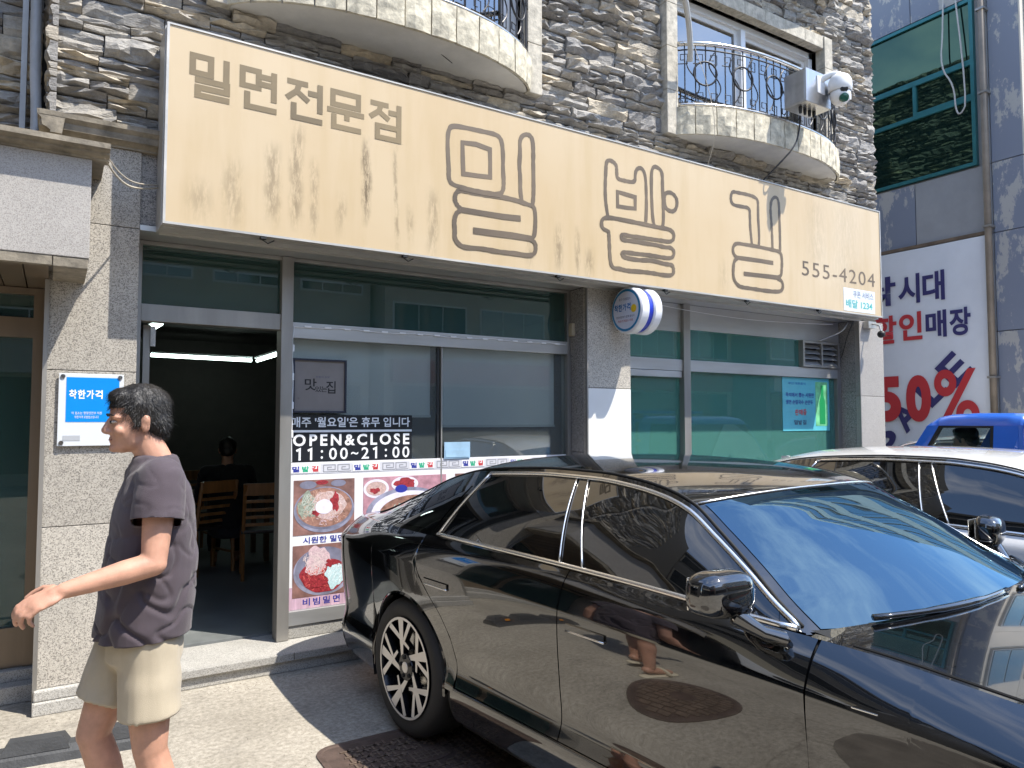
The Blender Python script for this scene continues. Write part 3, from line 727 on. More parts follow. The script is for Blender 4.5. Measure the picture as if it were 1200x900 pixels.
# ================================================================= sign board
def lerp_(a, b, t): return a + (b - a) * t
def mat_signface():
    m = bpy.data.materials.new('faded_sign_face'); m.use_nodes = True; nt = NT(m)
    p = nt.new('ShaderNodeBsdfPrincipled', i_Roughness=.42); nt.lk(p.outputs[0], nt.out.inputs[0])
    v = coords(nt); vs_ = coords(nt, (5, 1, .6)); vt = coords(nt, (34, 1, 8))
    n1 = noise(nt, v, .6, 5, .55); n2 = noise(nt, vs_, 1.1, 5, .6); n3 = noise(nt, vt, 1.0, 7, .75); n4 = noise(nt, v, 2.6, 7, .65); n6 = noise(nt, v, 45, 5, .8)
    r1 = ramp(nt, .3, .7, (.515, .385, .22), (.575, .465, .31)); nt.lk(n1, r1.inputs[0])
    r2 = ramp(nt, .46, .72); nt.lk(n2, r2.inputs[0]); mu = nt.new('ShaderNodeMath', operation='MULTIPLY', i_1=.34); nt.lk(r2.outputs[0], mu.inputs[0])
    c = mixc(nt, mu.outputs[0], r1.outputs[0], (.42, .30, .14))
    sp = nt.new('ShaderNodeSeparateXYZ'); nt.lk(v, sp.inputs[0])
    # rain drips: (x, top, bottom, half width, weight) on the board
    tot = None
    wob = nt.new('ShaderNodeMath', operation='MULTIPLY_ADD', i_1=.10, i_2=-.05); nt.lk(n4, wob.inputs[0])
    xw = nt.new('ShaderNodeMath', operation='ADD'); nt.lk(sp.outputs[0], xw.inputs[0]); nt.lk(wob.outputs[0], xw.inputs[1])
    for (x, zt, zb, hw, wt) in ((1.73, 3.50, 2.95, .022, .95), (1.95, 3.50, 2.80, .012, .5), (1.12, 3.35, 2.85, .035, .55), (1.27, 3.50, 2.85, .03, .6), (1.38, 3.30, 2.80, .02, .45), (.88, 3.2, 2.8, .04, .4), (.70, 3.05, 2.8, .05, .35), (2.22, 3.25, 2.78, .03, .45), (2.05, 3.1, 2.85, .02, .4), (1.55, 3.1, 2.85, .025, .4), (3.32, 3.15, 2.80, .03, .6), (3.50, 3.15, 2.78, .02, .55), (3.62, 3.0, 2.76, .03, .55), (3.05, 3.0, 2.80, .03, .35), (5.2, 3.1, 2.8, .05, .2), (6.6, 3.9, 3.2, .12, .18), (7.1, 3.9, 2.9, .2, .15)):
        x -= 4.1; zt -= 2.758; zb -= 2.758
        d = nt.new('ShaderNodeMath', operation='SUBTRACT', i_1=x); nt.lk(xw.outputs[0], d.inputs[0]); ab = nt.new('ShaderNodeMath', operation='ABSOLUTE'); nt.lk(d.outputs[0], ab.inputs[0])
        g = nt.new('ShaderNodeMapRange', i_1=0.0, i_2=hw * 2.2, i_3=wt, i_4=0.0); g.interpolation_type = 'SMOOTHSTEP'; nt.lk(ab.outputs[0], g.inputs[0])
        h1 = nt.new('ShaderNodeMapRange', i_1=zb - .05, i_2=zb + .12); nt.lk(sp.outputs[2], h1.inputs[0]); h2 = nt.new('ShaderNodeMapRange', i_1=zt + .04, i_2=zt - .10); nt.lk(sp.outputs[2], h2.inputs[0])
        a1 = nt.new('ShaderNodeMath', operation='MULTIPLY'); nt.lk(g.outputs[0], a1.inputs[0]); nt.lk(h1.outputs[0], a1.inputs[1]); a2 = nt.new('ShaderNodeMath', operation='MULTIPLY'); nt.lk(a1.outputs[0], a2.inputs[0]); nt.lk(h2.outputs[0], a2.inputs[1])
        if tot is None: tot = a2.outputs[0]
        else:
            ad = nt.new('ShaderNodeMath', operation='MAXIMUM'); nt.lk(tot, ad.inputs[0]); nt.lk(a2.outputs[0], ad.inputs[1]); tot = ad.outputs[0]
    r3 = ramp(nt, .41, .55); nt.lk(n3, r3.inputs[0])
    m3 = nt.new('ShaderNodeMath', operation='MULTIPLY'); nt.lk(r3.outputs[0], m3.inputs[0]); nt.lk(tot, m3.inputs[1])
    c = mixc(nt, m3.outputs[0], c, (.135, .095, .045))
    # specks of grime
    r6 = ramp(nt, .70, .76); nt.lk(n6, r6.inputs[0]); r7 = ramp(nt, .5, .66); nt.lk(n4, r7.inputs[0]); m6 = nt.new('ShaderNodeMath', operation='MULTIPLY'); nt.lk(r6.outputs[0], m6.inputs[0]); nt.lk(r7.outputs[0], m6.inputs[1])
    m7 = nt.new('ShaderNodeMath', operation='MULTIPLY', i_1=.55); nt.lk(m6.outputs[0], m7.inputs[0]); c = mixc(nt, m7.outputs[0], c, (.25, .18, .1))
    nt.lk(c, p.inputs['Base Color'])
    b = nt.new('ShaderNodeBump', i_Strength=.25, i_Distance=.012); nt.lk(n1, b.inputs['Height']); nt.lk(b.outputs[0], p.inputs['Normal'])
    return m
M['sign_face'] = mat_signface()
M['sign_brown'] = mat('faded_brown_print', (.14, .105, .07), .5, var=.28, vscale=2.0)
M['sign_brown2'] = mat('faded_olive_print', (.19, .14, .07), .5, var=.25, vscale=1.6)
M['sign_frame'] = mat('sign_frame_metal', (.52, .50, .46), .42, .35, var=.2, vscale=5, stretch=(.3, 1, 1), dirt=.5)
sg = empty('shop_sign', (4.1, SG, 2.758), label='long faded beige sign board with brown lettering above the shop front', cat='sign')
SX0, SX1, SZ0, SZ1 = .500, 7.735, 2.758, 3.951
b = MB(); b.box(SX0 + .012, SX1 - .012, SG, SG + .006, SZ0 + .012, SZ1 - .008); b.build('face', M['sign_face'], sg)
b = MB(); b.box(SX0 + .004, SX1 - .004, SG + .006, F + .015, SZ0 + .004, SZ1 - .002); b.build('box', M['sign_frame'], sg)
b = MB(); t = .014
b.box(SX0, SX0 + t, SG - .006, SG + .03, SZ0, SZ1); b.box(SX1 - t, SX1, SG - .006, SG + .03, SZ0, SZ1); b.box(SX0 + t, SX1 - t, SG - .006, SG + .03, SZ1 - .01, SZ1); b.box(SX0 + t, SX1 - t, SG - .006, SG + .03, SZ0, SZ0 + t)
b.box(SX0 + .01, SX1 - .01, SG + .05, SG + .075, SZ0 - .012, SZ0 + .006); b.box(SX0 + .01, SX1 - .01, F - .05, F - .025, SZ0 - .01, SZ0 + .006)
b.box(SX0 - .004, SX0 + .006, SG + .05, F, SZ0, SZ1)
b.build('frame', M['sign_frame'], sg)
GLYPHS = {
 'mil': [
  ('c', 0, [(2.374,3.746),(2.486,3.754),(2.63,3.757),(2.733,3.76),(2.778,3.744),(2.796,3.702),(2.805,3.612),(2.803,3.507),(2.811,3.405),(2.805,3.339),(2.771,3.307),(2.66,3.301),(2.545,3.3),(2.432,3.306),(2.363,3.319),(2.346,3.359),(2.348,3.422),(2.34,3.52),(2.336,3.631),(2.344,3.708)]),
  ('x', 0, [(2.458,3.638),(2.572,3.649),(2.689,3.634),(2.692,3.538),(2.692,3.425),(2.587,3.416),(2.466,3.409),(2.462,3.494)]),
  ('o', 0, [(2.976,3.282),(2.958,3.351),(2.958,3.484),(2.948,3.561),(2.958,3.669),(2.953,3.748),(2.969,3.791),(3.008,3.819),(3.047,3.818),(3.071,3.792),(3.079,3.707),(3.077,3.612),(3.08,3.479),(3.08,3.346),(3.07,3.28)]),
  ('o', 0, [(2.446,3.15),(2.425,3.161),(2.398,3.194),(2.397,3.244),(2.432,3.287),(2.516,3.283),(2.631,3.283),(2.778,3.293),(2.93,3.288),(3.039,3.272),(3.086,3.267),(3.098,3.189),(3.094,3.095),(3.085,3.034),(3.054,3.01)]),
  ('o', 0.045, [(2.446,3.142),(2.631,3.143),(2.808,3.145),(2.961,3.154)]),
  ('o', 0.045, [(2.548,3.004),(2.704,3.007),(2.884,3.013),(3.054,3.012)]),
  ('o', 0, [(2.446,3.14),(2.405,3.108),(2.391,3.044),(2.399,2.983),(2.395,2.927),(2.427,2.888),(2.475,2.869),(2.617,2.881),(2.764,2.874),(2.914,2.88),(3.038,2.876),(3.093,2.902),(3.101,2.963),(3.085,2.994),(3.038,3.007)]),
  ('o', 0.028, [(2.432,3.297),(2.545,3.292),(2.66,3.293),(2.778,3.299)]),
 ],
 'bat': [
  ('o', 0, [(3.817,3.303),(3.802,3.377),(3.791,3.464),(3.792,3.578),(3.799,3.681),(3.805,3.752),(3.829,3.776),(3.878,3.773),(3.914,3.748),(3.917,3.69),(3.92,3.633),(4.009,3.632),(4.119,3.636),(4.12,3.715),(4.138,3.757),(4.181,3.779),(4.219,3.759),(4.24,3.697),(4.244,3.579),(4.246,3.447),(4.236,3.314)]),
  ('x', 0, [(3.922,3.524),(4.008,3.519),(4.118,3.512),(4.117,3.414),(4.024,3.406),(3.924,3.403)]),
  ('o', 0, [(4.332,3.302),(4.315,3.366),(4.308,3.497),(4.304,3.629),(4.306,3.749),(4.321,3.805),(4.356,3.823),(4.41,3.808),(4.436,3.773),(4.435,3.652),(4.442,3.546),(4.444,3.425),(4.439,3.317),(4.417,3.288)]),
  ('c', 0, [(4.461,3.602),(4.516,3.625),(4.57,3.614),(4.61,3.573),(4.606,3.505),(4.568,3.458),(4.513,3.456),(4.468,3.476),(4.451,3.534)]),
  ('c', 0, [(3.824,3.178),(3.768,3.189),(3.748,3.217),(3.753,3.262),(3.785,3.286),(3.858,3.297),(4.022,3.296),(4.192,3.295),(4.367,3.291),(4.511,3.294),(4.556,3.274),(4.568,3.242),(4.555,3.2),(4.509,3.18),(4.401,3.179),(4.277,3.176),(4.174,3.175),(4.055,3.171),(3.963,3.174),(3.958,3.145),(3.979,3.125),(4.105,3.133),(4.242,3.131),(4.365,3.134),(4.454,3.126),(4.527,3.135),(4.566,3.107),(4.562,3.066),(4.525,3.035),(4.399,3.033),(4.258,3.035),(4.155,3.029),(4.036,3.027),(3.97,3.025),(3.966,2.999),(3.994,2.981),(4.103,2.977),(4.18,2.98),(4.275,2.991),(4.363,2.989),(4.452,2.979),(4.542,2.983),(4.56,2.945),(4.55,2.89),(4.45,2.879),(4.309,2.884),(4.153,2.88),(4.018,2.871),(3.935,2.881),(3.878,2.875),(3.846,2.902),(3.835,2.977),(3.831,3.077),(3.827,3.153)]),
 ],
 'gil': [
  ('o', 0, [(5.591,3.3),(5.58,3.385),(5.57,3.463),(5.569,3.569),(5.567,3.648),(5.454,3.644),(5.34,3.639),(5.306,3.672),(5.308,3.731),(5.333,3.768),(5.399,3.769),(5.534,3.774),(5.632,3.769),(5.688,3.748),(5.689,3.668),(5.687,3.56),(5.696,3.454),(5.698,3.361),(5.69,3.306)]),
  ('o', 0, [(5.892,3.285),(5.89,3.387),(5.887,3.481),(5.881,3.576),(5.871,3.656),(5.877,3.739),(5.899,3.79),(5.948,3.821),(5.989,3.805),(6.002,3.745),(6.005,3.635),(6.007,3.498),(6.008,3.389),(6.005,3.286)]),
  ('o', 0, [(5.385,3.149),(5.348,3.158),(5.32,3.2),(5.331,3.253),(5.379,3.285),(5.484,3.286),(5.62,3.29),(5.76,3.288),(5.902,3.286),(6.016,3.28),(6.034,3.2),(6.025,3.104),(6.015,3.041),(5.956,3.021)]),
  ('o', 0.039, [(5.366,3.147),(5.539,3.152),(5.716,3.156),(5.898,3.157)]),
  ('o', 0.042, [(5.468,3.005),(5.653,3.011),(5.833,3.017),(5.998,3.021)]),
  ('o', 0, [(5.385,3.143),(5.337,3.111),(5.322,3.025),(5.324,2.948),(5.361,2.9),(5.417,2.873),(5.571,2.875),(5.749,2.872),(5.952,2.878),(6.026,2.899),(6.042,2.955),(6.018,3.0),(5.956,3.007)]),
 ],
}

yl = SG - .0015
for k, parts in GLYPHS.items():
    q = MB()
    for n_, (kind, wd, pts) in enumerate(parts):
        w_ = wd if wd else .034
        if kind == 'c': P = chaikin(pts, 2, True); P.append(P[0])
        elif kind == 'x': P = list(pts) + [pts[0]]
        elif wd: P = pts
        else: P = chaikin(pts, 2)
        rj = random.Random(n_); P = [(x, z, w_ * rj.uniform(.86, 1.14)) for x, z in P[:-1]] + [(P[-1][0], P[-1][1], w_)]
        if kind in 'cx': P[-1] = P[0]
        q2 = MB(); strokes(q2, [P], w_, yl - .0004 * n_)
        q.add(q2.v, q2.f)
    q.build('letter', M['sign_brown'], sg, fix=False)
SMALL = {'m': [[(.07, .95), (.52, .95), (.52, .56), (.07, .56), (.07, .95)], [(.91, 1), (.91, .46)], [(.13, .41), (.93, .41), (.93, .235), (.205, .235), (.205, .055), (1, .055)]],
 'y': [[(.07, .95), (.50, .95), (.50, .55), (.07, .55), (.07, .95)], [(.50, .84), (.86, .84)], [(.50, .66), (.86, .66)], [(.92, 1), (.92, .27)], [(.20, .42), (.20, .06), (1, .06)]],
 'j': [[(.04, .93), (.60, .93)], [(.36, .90), (.30, .72), (.03, .50)], [(.29, .72), (.62, .51)], [(.60, .73), (.88, .73)], [(.93, 1), (.93, .27)], [(.22, .42), (.22, .06), (1, .06)]],
 'u': [[(.15, .95), (.84, .95), (.84, .63), (.15, .63), (.15, .95)], [(0, .47), (1, .47)], [(.53, .47), (.53, .26)], [(.18, .38), (.18, .06), (.92, .06)]],
 'o': [[(.04, .93), (.60, .93)], [(.36, .90), (.30, .74), (.03, .55)], [(.29, .74), (.62, .56)], [(.60, .76), (.88, .76)], [(.93, 1), (.93, .43)], [(.26, .36), (.93, .36), (.93, .06), (.26, .06), (.26, .36)]]}
for ch, x0, x1, z0, z1 in (('m', .626, .852, 3.541, 3.803), ('y', .910, 1.133, 3.540, 3.800), ('j', 1.187, 1.425, 3.537, 3.797), ('u', 1.456, 1.709, 3.534, 3.795), ('o', 1.744, 1.977, 3.527, 3.790)):
    q = MB()
    for n_, L_ in enumerate(SMALL[ch]): strokes(q, [[(lerp_(x0, x1, p_[0]), lerp_(z0, z1, p_[1])) for p_ in L_]], .036, SG - .0012 - .0003 * n_)
    q.build('letter', M['sign_brown2'], sg, fix=False)
place_text('phone_number', '555-4204', M['sign_brown'], sg, (6.34, SG - .0015, 3.085), width=1.27, height=.15, bold=.0, spacing=1.15)
st = MB(); st.box(7.03, 7.60, SG - .002, SG - .0008, 2.785, 3.03); sto = st.build('sticker', mat('pale_sticker', (.66, .70, .72), .4, var=.12, vscale=20), sg)
place_text('print', '쿠폰 서비스', mat('grey_print', (.16, .20, .30), .5), sg, (7.2, SG - .003, 2.935), width=.37, height=.075, bold=.01)
place_text('print', '배달 1234', mat('teal_print', (.05, .38, .36), .5), sg, (7.07, SG - .003, 2.82), width=.48, height=.09, bold=.02)
# hinges and hooks along the lower lip
rq = random.Random(3)
for x in (1.05, 2.0, 3.3, 4.45, 5.5, 6.6):
    q = MB(); q.box(x, x + .035, SG - .004, SG + .03, SZ0 - .016, SZ0 + .002); q.tube([(x, SG + .02, SZ0 - .01), (x + .05, SG + .03, SZ0 - .035), (x + .09, SG + .03, SZ0 - .012)], .004, 5); q.build('catch', M['wire'], sg)

# ================================================================= projecting round sign
M['sign_white'] = mat('acrylic_white', (.76, .77, .80), .3); M['sign_blue'] = mat('deep_blue_band', (.012, .035, .42), .35)
M['ring_blue'] = mat('ring_teal_blue', (.01, .22, .45), .4); M['face_grey'] = mat('disc_face', (.66, .68, .76), .35)
rsn = empty('round_projecting_sign', (4.1, 4.66, 2.55), label='small round white and blue drum sign projecting from the middle pillar', cat='sign')
cy, cz, rd = 4.655, 2.555, .198
q = MB(); q.lathe([(.0, 4.08), (rd - .012, 4.08), (rd, 4.092), (rd, 4.165), (rd - .012, 4.178), (rd - .02, 4.178)], 40, (0, cy, cz), 'X'); q.build('front_drum', M['sign_white'], rsn, smooth=True, sharp=40)
q = MB(); q.lathe([(rd - .018, 4.176), (rd - .018, 4.23)], 40, (0, cy, cz), 'X'); q.build('band', M['sign_blue'], rsn, smooth=True)
q = MB(); q.lathe([(rd - .02, 4.228), (rd - .012, 4.228), (rd, 4.24), (rd, 4.31), (rd - .012, 4.322), (0, 4.322)], 40, (0, cy, cz), 'X'); q.build('back_drum', M['sign_white'], rsn, smooth=True, sharp=40)
q = MB(); q.lathe([(rd - .018, 4.0785), (rd - .038, 4.0785)], 40, (0, cy, cz), 'X'); q.build('ring', M['ring_blue'], rsn)
q = MB(); q.lathe([(rd - .038, 4.0782), (0.001, 4.0782)], 40, (0, cy, cz), 'X'); q.build('face', M['face_grey'], rsn)
def disc_text(s, y0, z0, w, h, m, bold): place_text('print', s, m, rsn, (4.0765, y0, z0), (0, -1, 0), (0, 0, 1), width=w, height=h, bold=bold)
M['pr_blue'] = mat('print_blue', (.01, .17, .45), .5); M['pr_dark'] = mat('print_dark', (.06, .07, .14), .5); M['pr_yellow'] = mat('print_yellow', (.85, .55, .02), .5)
for i_, ch_ in enumerate('착한가격'): disc_text(ch_, cy + .145 - .053 * i_, cz - .005, .048, .062, M['pr_blue'], .03)
disc_text('중구 모범업소', cy + .085, cz + .085, .15, .022, M['pr_dark'], .0)
disc_text('행정안전부가 함께 합니다', cy + .12, cz - .065, .23, .02, M['pr_dark'], 0)
disc_text('착한가격업소 지정', cy + .10, cz - .10, .19, .02, mat('print_red', (.5, .05, .06), .5), 0)
q = MB(); q.lathe([(.0, 4.0772), (.034, 4.0772)], 20, (0, cy - .10, cz + .005), 'X'); q.build('badge', M['pr_yellow'], rsn)
for z in (cz + .08, cz - .125):
    q = MB(); q.tube([(4.19, cy + .14, z), (4.19, F, z)], .008, 6); q.box(4.165, 4.215, F - .022, F - .001, z - .022, z + .022); q.build('bracket', mat('bracket_navy', (.03, .025, .12), .45), rsn)

# ================================================================= plaque on the left pillar
pl = empty('price_plaque', (.18, F, 1.474), label='white acrylic plaque with a bright blue panel on the left granite pillar', cat='plaque')
q = MB(); q.box(.018, .345, F - .022, F - .012, 1.474, 1.890, .003); q.build('board', mat('frosted_acrylic', (.66, .69, .72), .22), pl)
q = MB(); q.box(.056, .322, F - .0235, F - .022, 1.612, 1.868); q.build('blue_panel', mat('plaque_blue', (.0, .24, .75), .35), pl)
for i_, ch_ in enumerate('착한가격'): place_text('print', ch_, M['white_print'], pl, (.070 + .043 * i_, F - .0245, 1.745), width=.038, height=.052, bold=.03)
place_text('print', '이 업소는 행정안전부 지정', M['white_print'], pl, (.085, F - .0245, 1.655), width=.15, height=.016)
place_text('print', '착한가격 모범업소입니다', M['white_print'], pl, (.10, F - .0245, 1.632), width=.12, height=.016)
q = MB(); q.box(.045, .13, F - .0235, F - .022, 1.505, 1.535); q.build('name_strip', mat('grey_strip', (.42, .44, .47), .4), pl)
for x in (.038, .325):
    for z in (1.494, 1.872):
        q = MB(); q.lathe([(0, -.028), (.012, -.028), (.012, 0)], 12, (x, F, z), 'Y'); q.build('standoff', M['steel'], pl)

# ================================================================= window lettering, picture, menu board
hrs = empty('opening_hours_notice', (1.86, W, 1.31), label='black notice with white opening hours lettering on the shop window', cat='notice')
q = MB(); q.box(1.402, 2.335, W + .045, W + .049, 1.30, 1.660); q.build('film', M['black_film'], hrs)
place_text('print', "매주 '월요일'은 휴무 입니다", M['white_print'], hrs, (1.412, W + .043, 1.572), width=.905, height=.074, bold=.02)
q = MB(); q.box(1.402, 2.333, W + .0425, W + .044, 1.536, 1.552); q.build('rule', M['white_print'], hrs)
place_text('print', 'OPEN&CLOSE', M['white_print'], hrs, (1.425, W + .043, 1.438), width=.888, height=.085, bold=.028, spacing=1.35)
for i_, ch_ in enumerate('11:00~21:00'):
    w_, h_, dz_ = {'1': (.036, .085, 0), ':': (.017, .062, .008), '~': (.055, .020, .032)}.get(ch_, (.058, .085, 0))
    x_ = 1.470 + .0815 * i_
    if ch_ == '1':
        q = MB(); strokes(q, [[(x_ - .020, 1.405), (x_ + .004, 1.4165), (x_ + .004, 1.338)]], .0155, W + .043); q.build('print', M['white_print'], hrs, fix=False)
    else: place_text('print', ch_, M['white_print'], hrs, (x_ - w_ / 2, W + .043, 1.338 + dz_), width=w_, height=h_, bold=.012)
q = MB(); q.box(1.31, 1.32, 0, .001, 0, .001)
pic = empty('framed_calligraphy', (1.61, W, 1.675), label='small dark framed picture of brush lettering hung in the shop window', cat='picture')
q = MB()
for bx in ((1.413, 1.803, 1.675, 1.688), (1.413, 1.803, 2.047, 2.060), (1.413, 1.426, 1.688, 2.047), (1.79, 1.803, 1.688, 2.047)): q.box(bx[0], bx[1], W + .02, W + .048, bx[2], bx[3])
q.build('frame', mat('navy_frame', (.015, .018, .035), .4), pic)
q = MB(); q.box(1.426, 1.79, W + .035, W + .045, 1.688, 2.047); q.build('mount', mat('taupe_mount', (.23, .21, .20), .3, var=.15, vscale=3), pic)
for ch, x0, z0, w_, h_ in (('맛', 1.50, 1.835, .085, .085), ('있', 1.575, 1.825, .045, .04), ('는', 1.618, 1.825, .045, .04), ('집', 1.655, 1.815, .07, .09)):
    place_text('print', ch, M['black_film'], pic, (x0, W + .0345, z0), width=w_, height=h_, bold=.012)
place_text('print', '전통의 손맛', M['pr_dark'], pic, (1.58, W + .0345, 1.925), width=.1, height=.014)

mb_ = empty('menu_board', (2.6, W, .302), label='white menu board with bowls of noodles printed below the shop window', cat='menu board')
YM = W + .024
q = MB(); q.box(1.400, 3.79, YM, YM + .006, .303, 1.325); q.build('sheet', M['paper'], mb_)
q = MB(); q.box(1.400, 3.79, YM - .002, YM - .0005, 1.243, 1.312); q.build('border', mat('border_grey', (.62, .62, .66), .5), mb_)
x = 1.405; i = 0
M['gr_line'] = mat('meander_grey', (.30, .30, .33), .5); M['pr_red'] = mat('print_scarlet', (.62, .03, .03), .5); M['pr_green'] = mat('print_green', (.02, .42, .22), .5); M['pr_navy'] = mat('print_navy', (.02, .03, .30), .5)
while x < 3.6:
    q = MB(); q.box(x, x + .21, YM - .004, YM - .002, 1.25, 1.306); q.build('name_tab', M['paper'], mb_)
    for ch, m_, dx in (('밀', 'pr_navy', .012), ('밭', 'pr_green', .08), ('길', 'pr_red', .148)): place_text('print', ch, M[m_], mb_, (x + dx, YM - .005, 1.258), width=.05, height=.04, bold=.03)
    q = MB(); zc = 1.278
    for s_ in (0, .105):
        x0 = x + .235 + s_
        strokes(q, [[(x0, zc - .024), (x0, zc + .024), (x0 + .085, zc + .024), (x0 + .085, zc - .010), (x0 + .03, zc - .010), (x0 + .03, zc + .008), (x0 + .06, zc + .008)], [(x0, zc - .024), (x0 + .10, zc - .024)]], .006, YM - .003)
    q.build('meander', M['gr_line'], mb_, fix=False)
    x += .45; i += 1
# printed food photographs: flat prints layered on the sheet
def ell(q, cx, cz_, rx, rz, y, n=36, wob=0.0, seed=0, a0=0):
    r_ = random.Random(seed); ph = [r_.uniform(0, 6.28) for _ in range(4)]
    vs_ = [(cx, y, cz_)]
    for k in range(n):
        a = 2 * math.pi * k / n; w_ = 1 + wob * (math.sin(3 * a + ph[0]) * .5 + math.sin(5 * a + ph[1]) * .4 + math.sin(9 * a + ph[2]) * .3)
        vs_.append((cx + rx * w_ * math.cos(a), y, cz_ + rz * w_ * math.sin(a)))
    q.add(vs_, [(0, 1 + (k + 1) % n, 1 + k) for k in range(n)])
PC = lambda n_, c, v_=.3, s_=30: mat(n_, c, .5, var=v_, vscale=s_)
M['ph_table'] = PC('photo_table', (.25, .13, .11), .5, 10); M['ph_steel'] = PC('photo_steel', (.30, .30, .40), .45, 9); M['ph_steel2'] = PC('photo_steel_dark', (.20, .20, .27), .3, 12)
M['ph_broth'] = PC('photo_broth', (.36, .19, .14), .5, 26); M['ph_noodle'] = PC('photo_noodle', (.60, .42, .38), .3, 60); M['ph_egg'] = PC('photo_egg', (.78, .74, .84), .12, 20); M['ph_sauce'] = PC('photo_sauce', (.34, .03, .04), .5, 60)
M['ph_veg'] = PC('photo_cucumber', (.30, .34, .27), .5, 80); M['ph_ice'] = PC('photo_ice', (.55, .75, .78), .25, 70); M['ph_pink'] = PC('photo_beef', (.66, .48, .50), .3, 60); M['ph_plum'] = PC('photo_table_pink', (.52, .27, .32), .35, 16)
M['ph_broth2'] = PC('photo_broth_glint', (.60, .36, .27), .3, 60); M['ph_noodle2'] = PC('photo_noodle_light', (.74, .60, .58), .2, 60); M['ph_veg2'] = PC('photo_cucumber_light', (.50, .54, .47), .3, 80); M['ph_ice2'] = PC('photo_ice_light', (.74, .86, .88), .2, 70); M['ph_sauce2'] = PC('photo_sauce_light', (.66, .12, .10), .3, 60)
def photo(x0, x1, z0, z1, kind, seed):
    q = MB(); q.box(x0, x1, YM - .0022, YM - .001, z0, z1)
    ph = q.build('food_photo', M['ph_table'] if kind != 2 else M['ph_plum'], mb_)
    cx, cz_ = (x0 + x1) / 2, (z0 + z1) / 2; w_ = x1 - x0; h_ = z1 - z0
    LY = [0.0]
    def L(name, m_, y, *es):
        for e in es:
            q = MB(); LY[0] += .00009; ell(q, *e[:4], YM - y - LY[0], wob=e[4] if len(e) > 4 else 0, seed=seed * 7 + int(e[0] * 1000) % 97); q.build(name, M[m_], ph, fix=False)
    def strands(name, m_, y, cx_, cz2, rx, rz, n_, w_, sweep, aspect=1.0):
        r_ = random.Random(seed * 31 + n_); q = MB(); LY[0] += .00009
        for k in range(n_):
            a = r_.uniform(0, 6.28); rr = math.sqrt(r_.random()) * .92; x_, z_ = cx_ + rx * rr * math.cos(a), cz2 + rz * rr * math.sin(a); th = r_.uniform(0, 6.28) if aspect == 1.0 else r_.gauss(aspect, .35); ln = r_.uniform(.4, 1) * sweep; cv = r_.uniform(-2.5, 2.5) if aspect == 1.0 else r_.uniform(-.5, .5); P_ = []
            for h in range(6):
                x_ += math.cos(th) * ln / 6; z_ += math.sin(th) * ln / 6; th += cv / 6
                dx_, dz_ = (x_ - cx_) / rx, (z_ - cz2) / rz; ll = math.hypot(dx_, dz_)
                if ll > 1: x_, z_ = cx_ + dx_ / ll * rx, cz2 + dz_ / ll * rz
                P_.append((min(max(x_, x0), x1), min(max(z_, z0), z1)))
            strokes(q, [P_], w_, YM - y - LY[0] - k * 2e-6)
        tag(q.build(name, M[m_], ph, fix=False), kind='stuff')
    if kind == 1:
        L('side_dish', 'ph_steel2', .0026, (cx - .12, z1 - .035, .06, .028), (cx + .1, z1 - .03, .055, .024)); L('side_dish', 'ph_sauce', .0029, (cx - .02, z1 - .02, .045, .016))
        L('bowl', 'ph_steel', .0033, (cx, cz_ - .02, w_ * .495, h_ * .42)); L('bowl', 'ph_steel2', .0036, (cx, cz_ - .012, w_ * .47, h_ * .385))
        L('broth', 'ph_broth', .004, (cx, cz_ - .005, w_ * .455, h_ * .36)); L('garnish', 'ph_veg', .0044, (cx - .12, cz_ + .01, .07, .09, .25))
        L('noodles', 'ph_noodle', .0044, (cx + .03, cz_ + .01, .12, .10, .12)); strands('strands', 'ph_broth2', .0045, cx, cz_ - .005, w_ * .44, h_ * .34, 60, .004, .06); strands('strands', 'ph_noodle2', .0046, cx + .03, cz_ + .01, .12, .095, 70, .0032, .10); strands('strands', 'ph_veg2', .0046, cx - .12, cz_ + .01, .065, .08, 50, .004, .06, 1.1); strands('strands', 'ph_pink', .0047, cx + .02, cz_ - .09, .10, .04, 26, .005, .03); L('sauce', 'ph_sauce', .0048, (cx + .075, cz_ + .03, .03, .065, .3), (cx - .06, cz_ - .04, .03, .02, .3)); L('egg', 'ph_egg', .0052, (cx - .005, cz_ - .0, .062, .052, .03))
    elif kind == 2:
        L('side_dish', 'ph_egg', .0026, (x0 + .10, z1 - .085, .10, .07)); L('side_dish', 'ph_noodle', .003, (x0 + .10, z1 - .085, .08, .052)); L('side_dish', 'ph_sauce', .0034, (x0 + .09, z1 - .10, .04, .02, .3))
        L('side_dish', 'ph_egg', .0026, (x0 + .33, z1 - .06, .11, .058)); L('side_dish', 'ph_sauce', .003, (x0 + .33, z1 - .055, .085, .04, .2)); L('cup', 'pr_navy', .0036, (x0 + .30, z1 - .095, .05, .03))
        L('bowl', 'ph_steel', .0031, (x0 + .36, z0 + .11, .34, .19)); L('bowl', 'ph_egg', .0034, (x0 + .37, z0 + .11, .31, .165, .01)); L('broth', 'ph_broth', .0037, (x0 + .40, z0 + .10, .28, .14))
        L('noodles', 'ph_noodle', .0041, (x0 + .42, z0 + .09, .2, .10, .1)); strands('strands', 'ph_noodle2', .0042, x0 + .42, z0 + .10, .2, .10, 90, .0035, .12); strands('strands', 'ph_veg2', .0043, x0 + .28, z0 + .12, .07, .06, 40, .004, .06, .8); L('egg', 'ph_egg', .0045, (x0 + .42, z0 + .11, .06, .05))
    else:
        L('bowl', 'ph_steel', .0026, (cx, cz_ - .01, w_ * .49, h_ * .47)); L('bowl', 'ph_steel2', .0029, (cx, cz_ + .005, w_ * .46, h_ * .43))
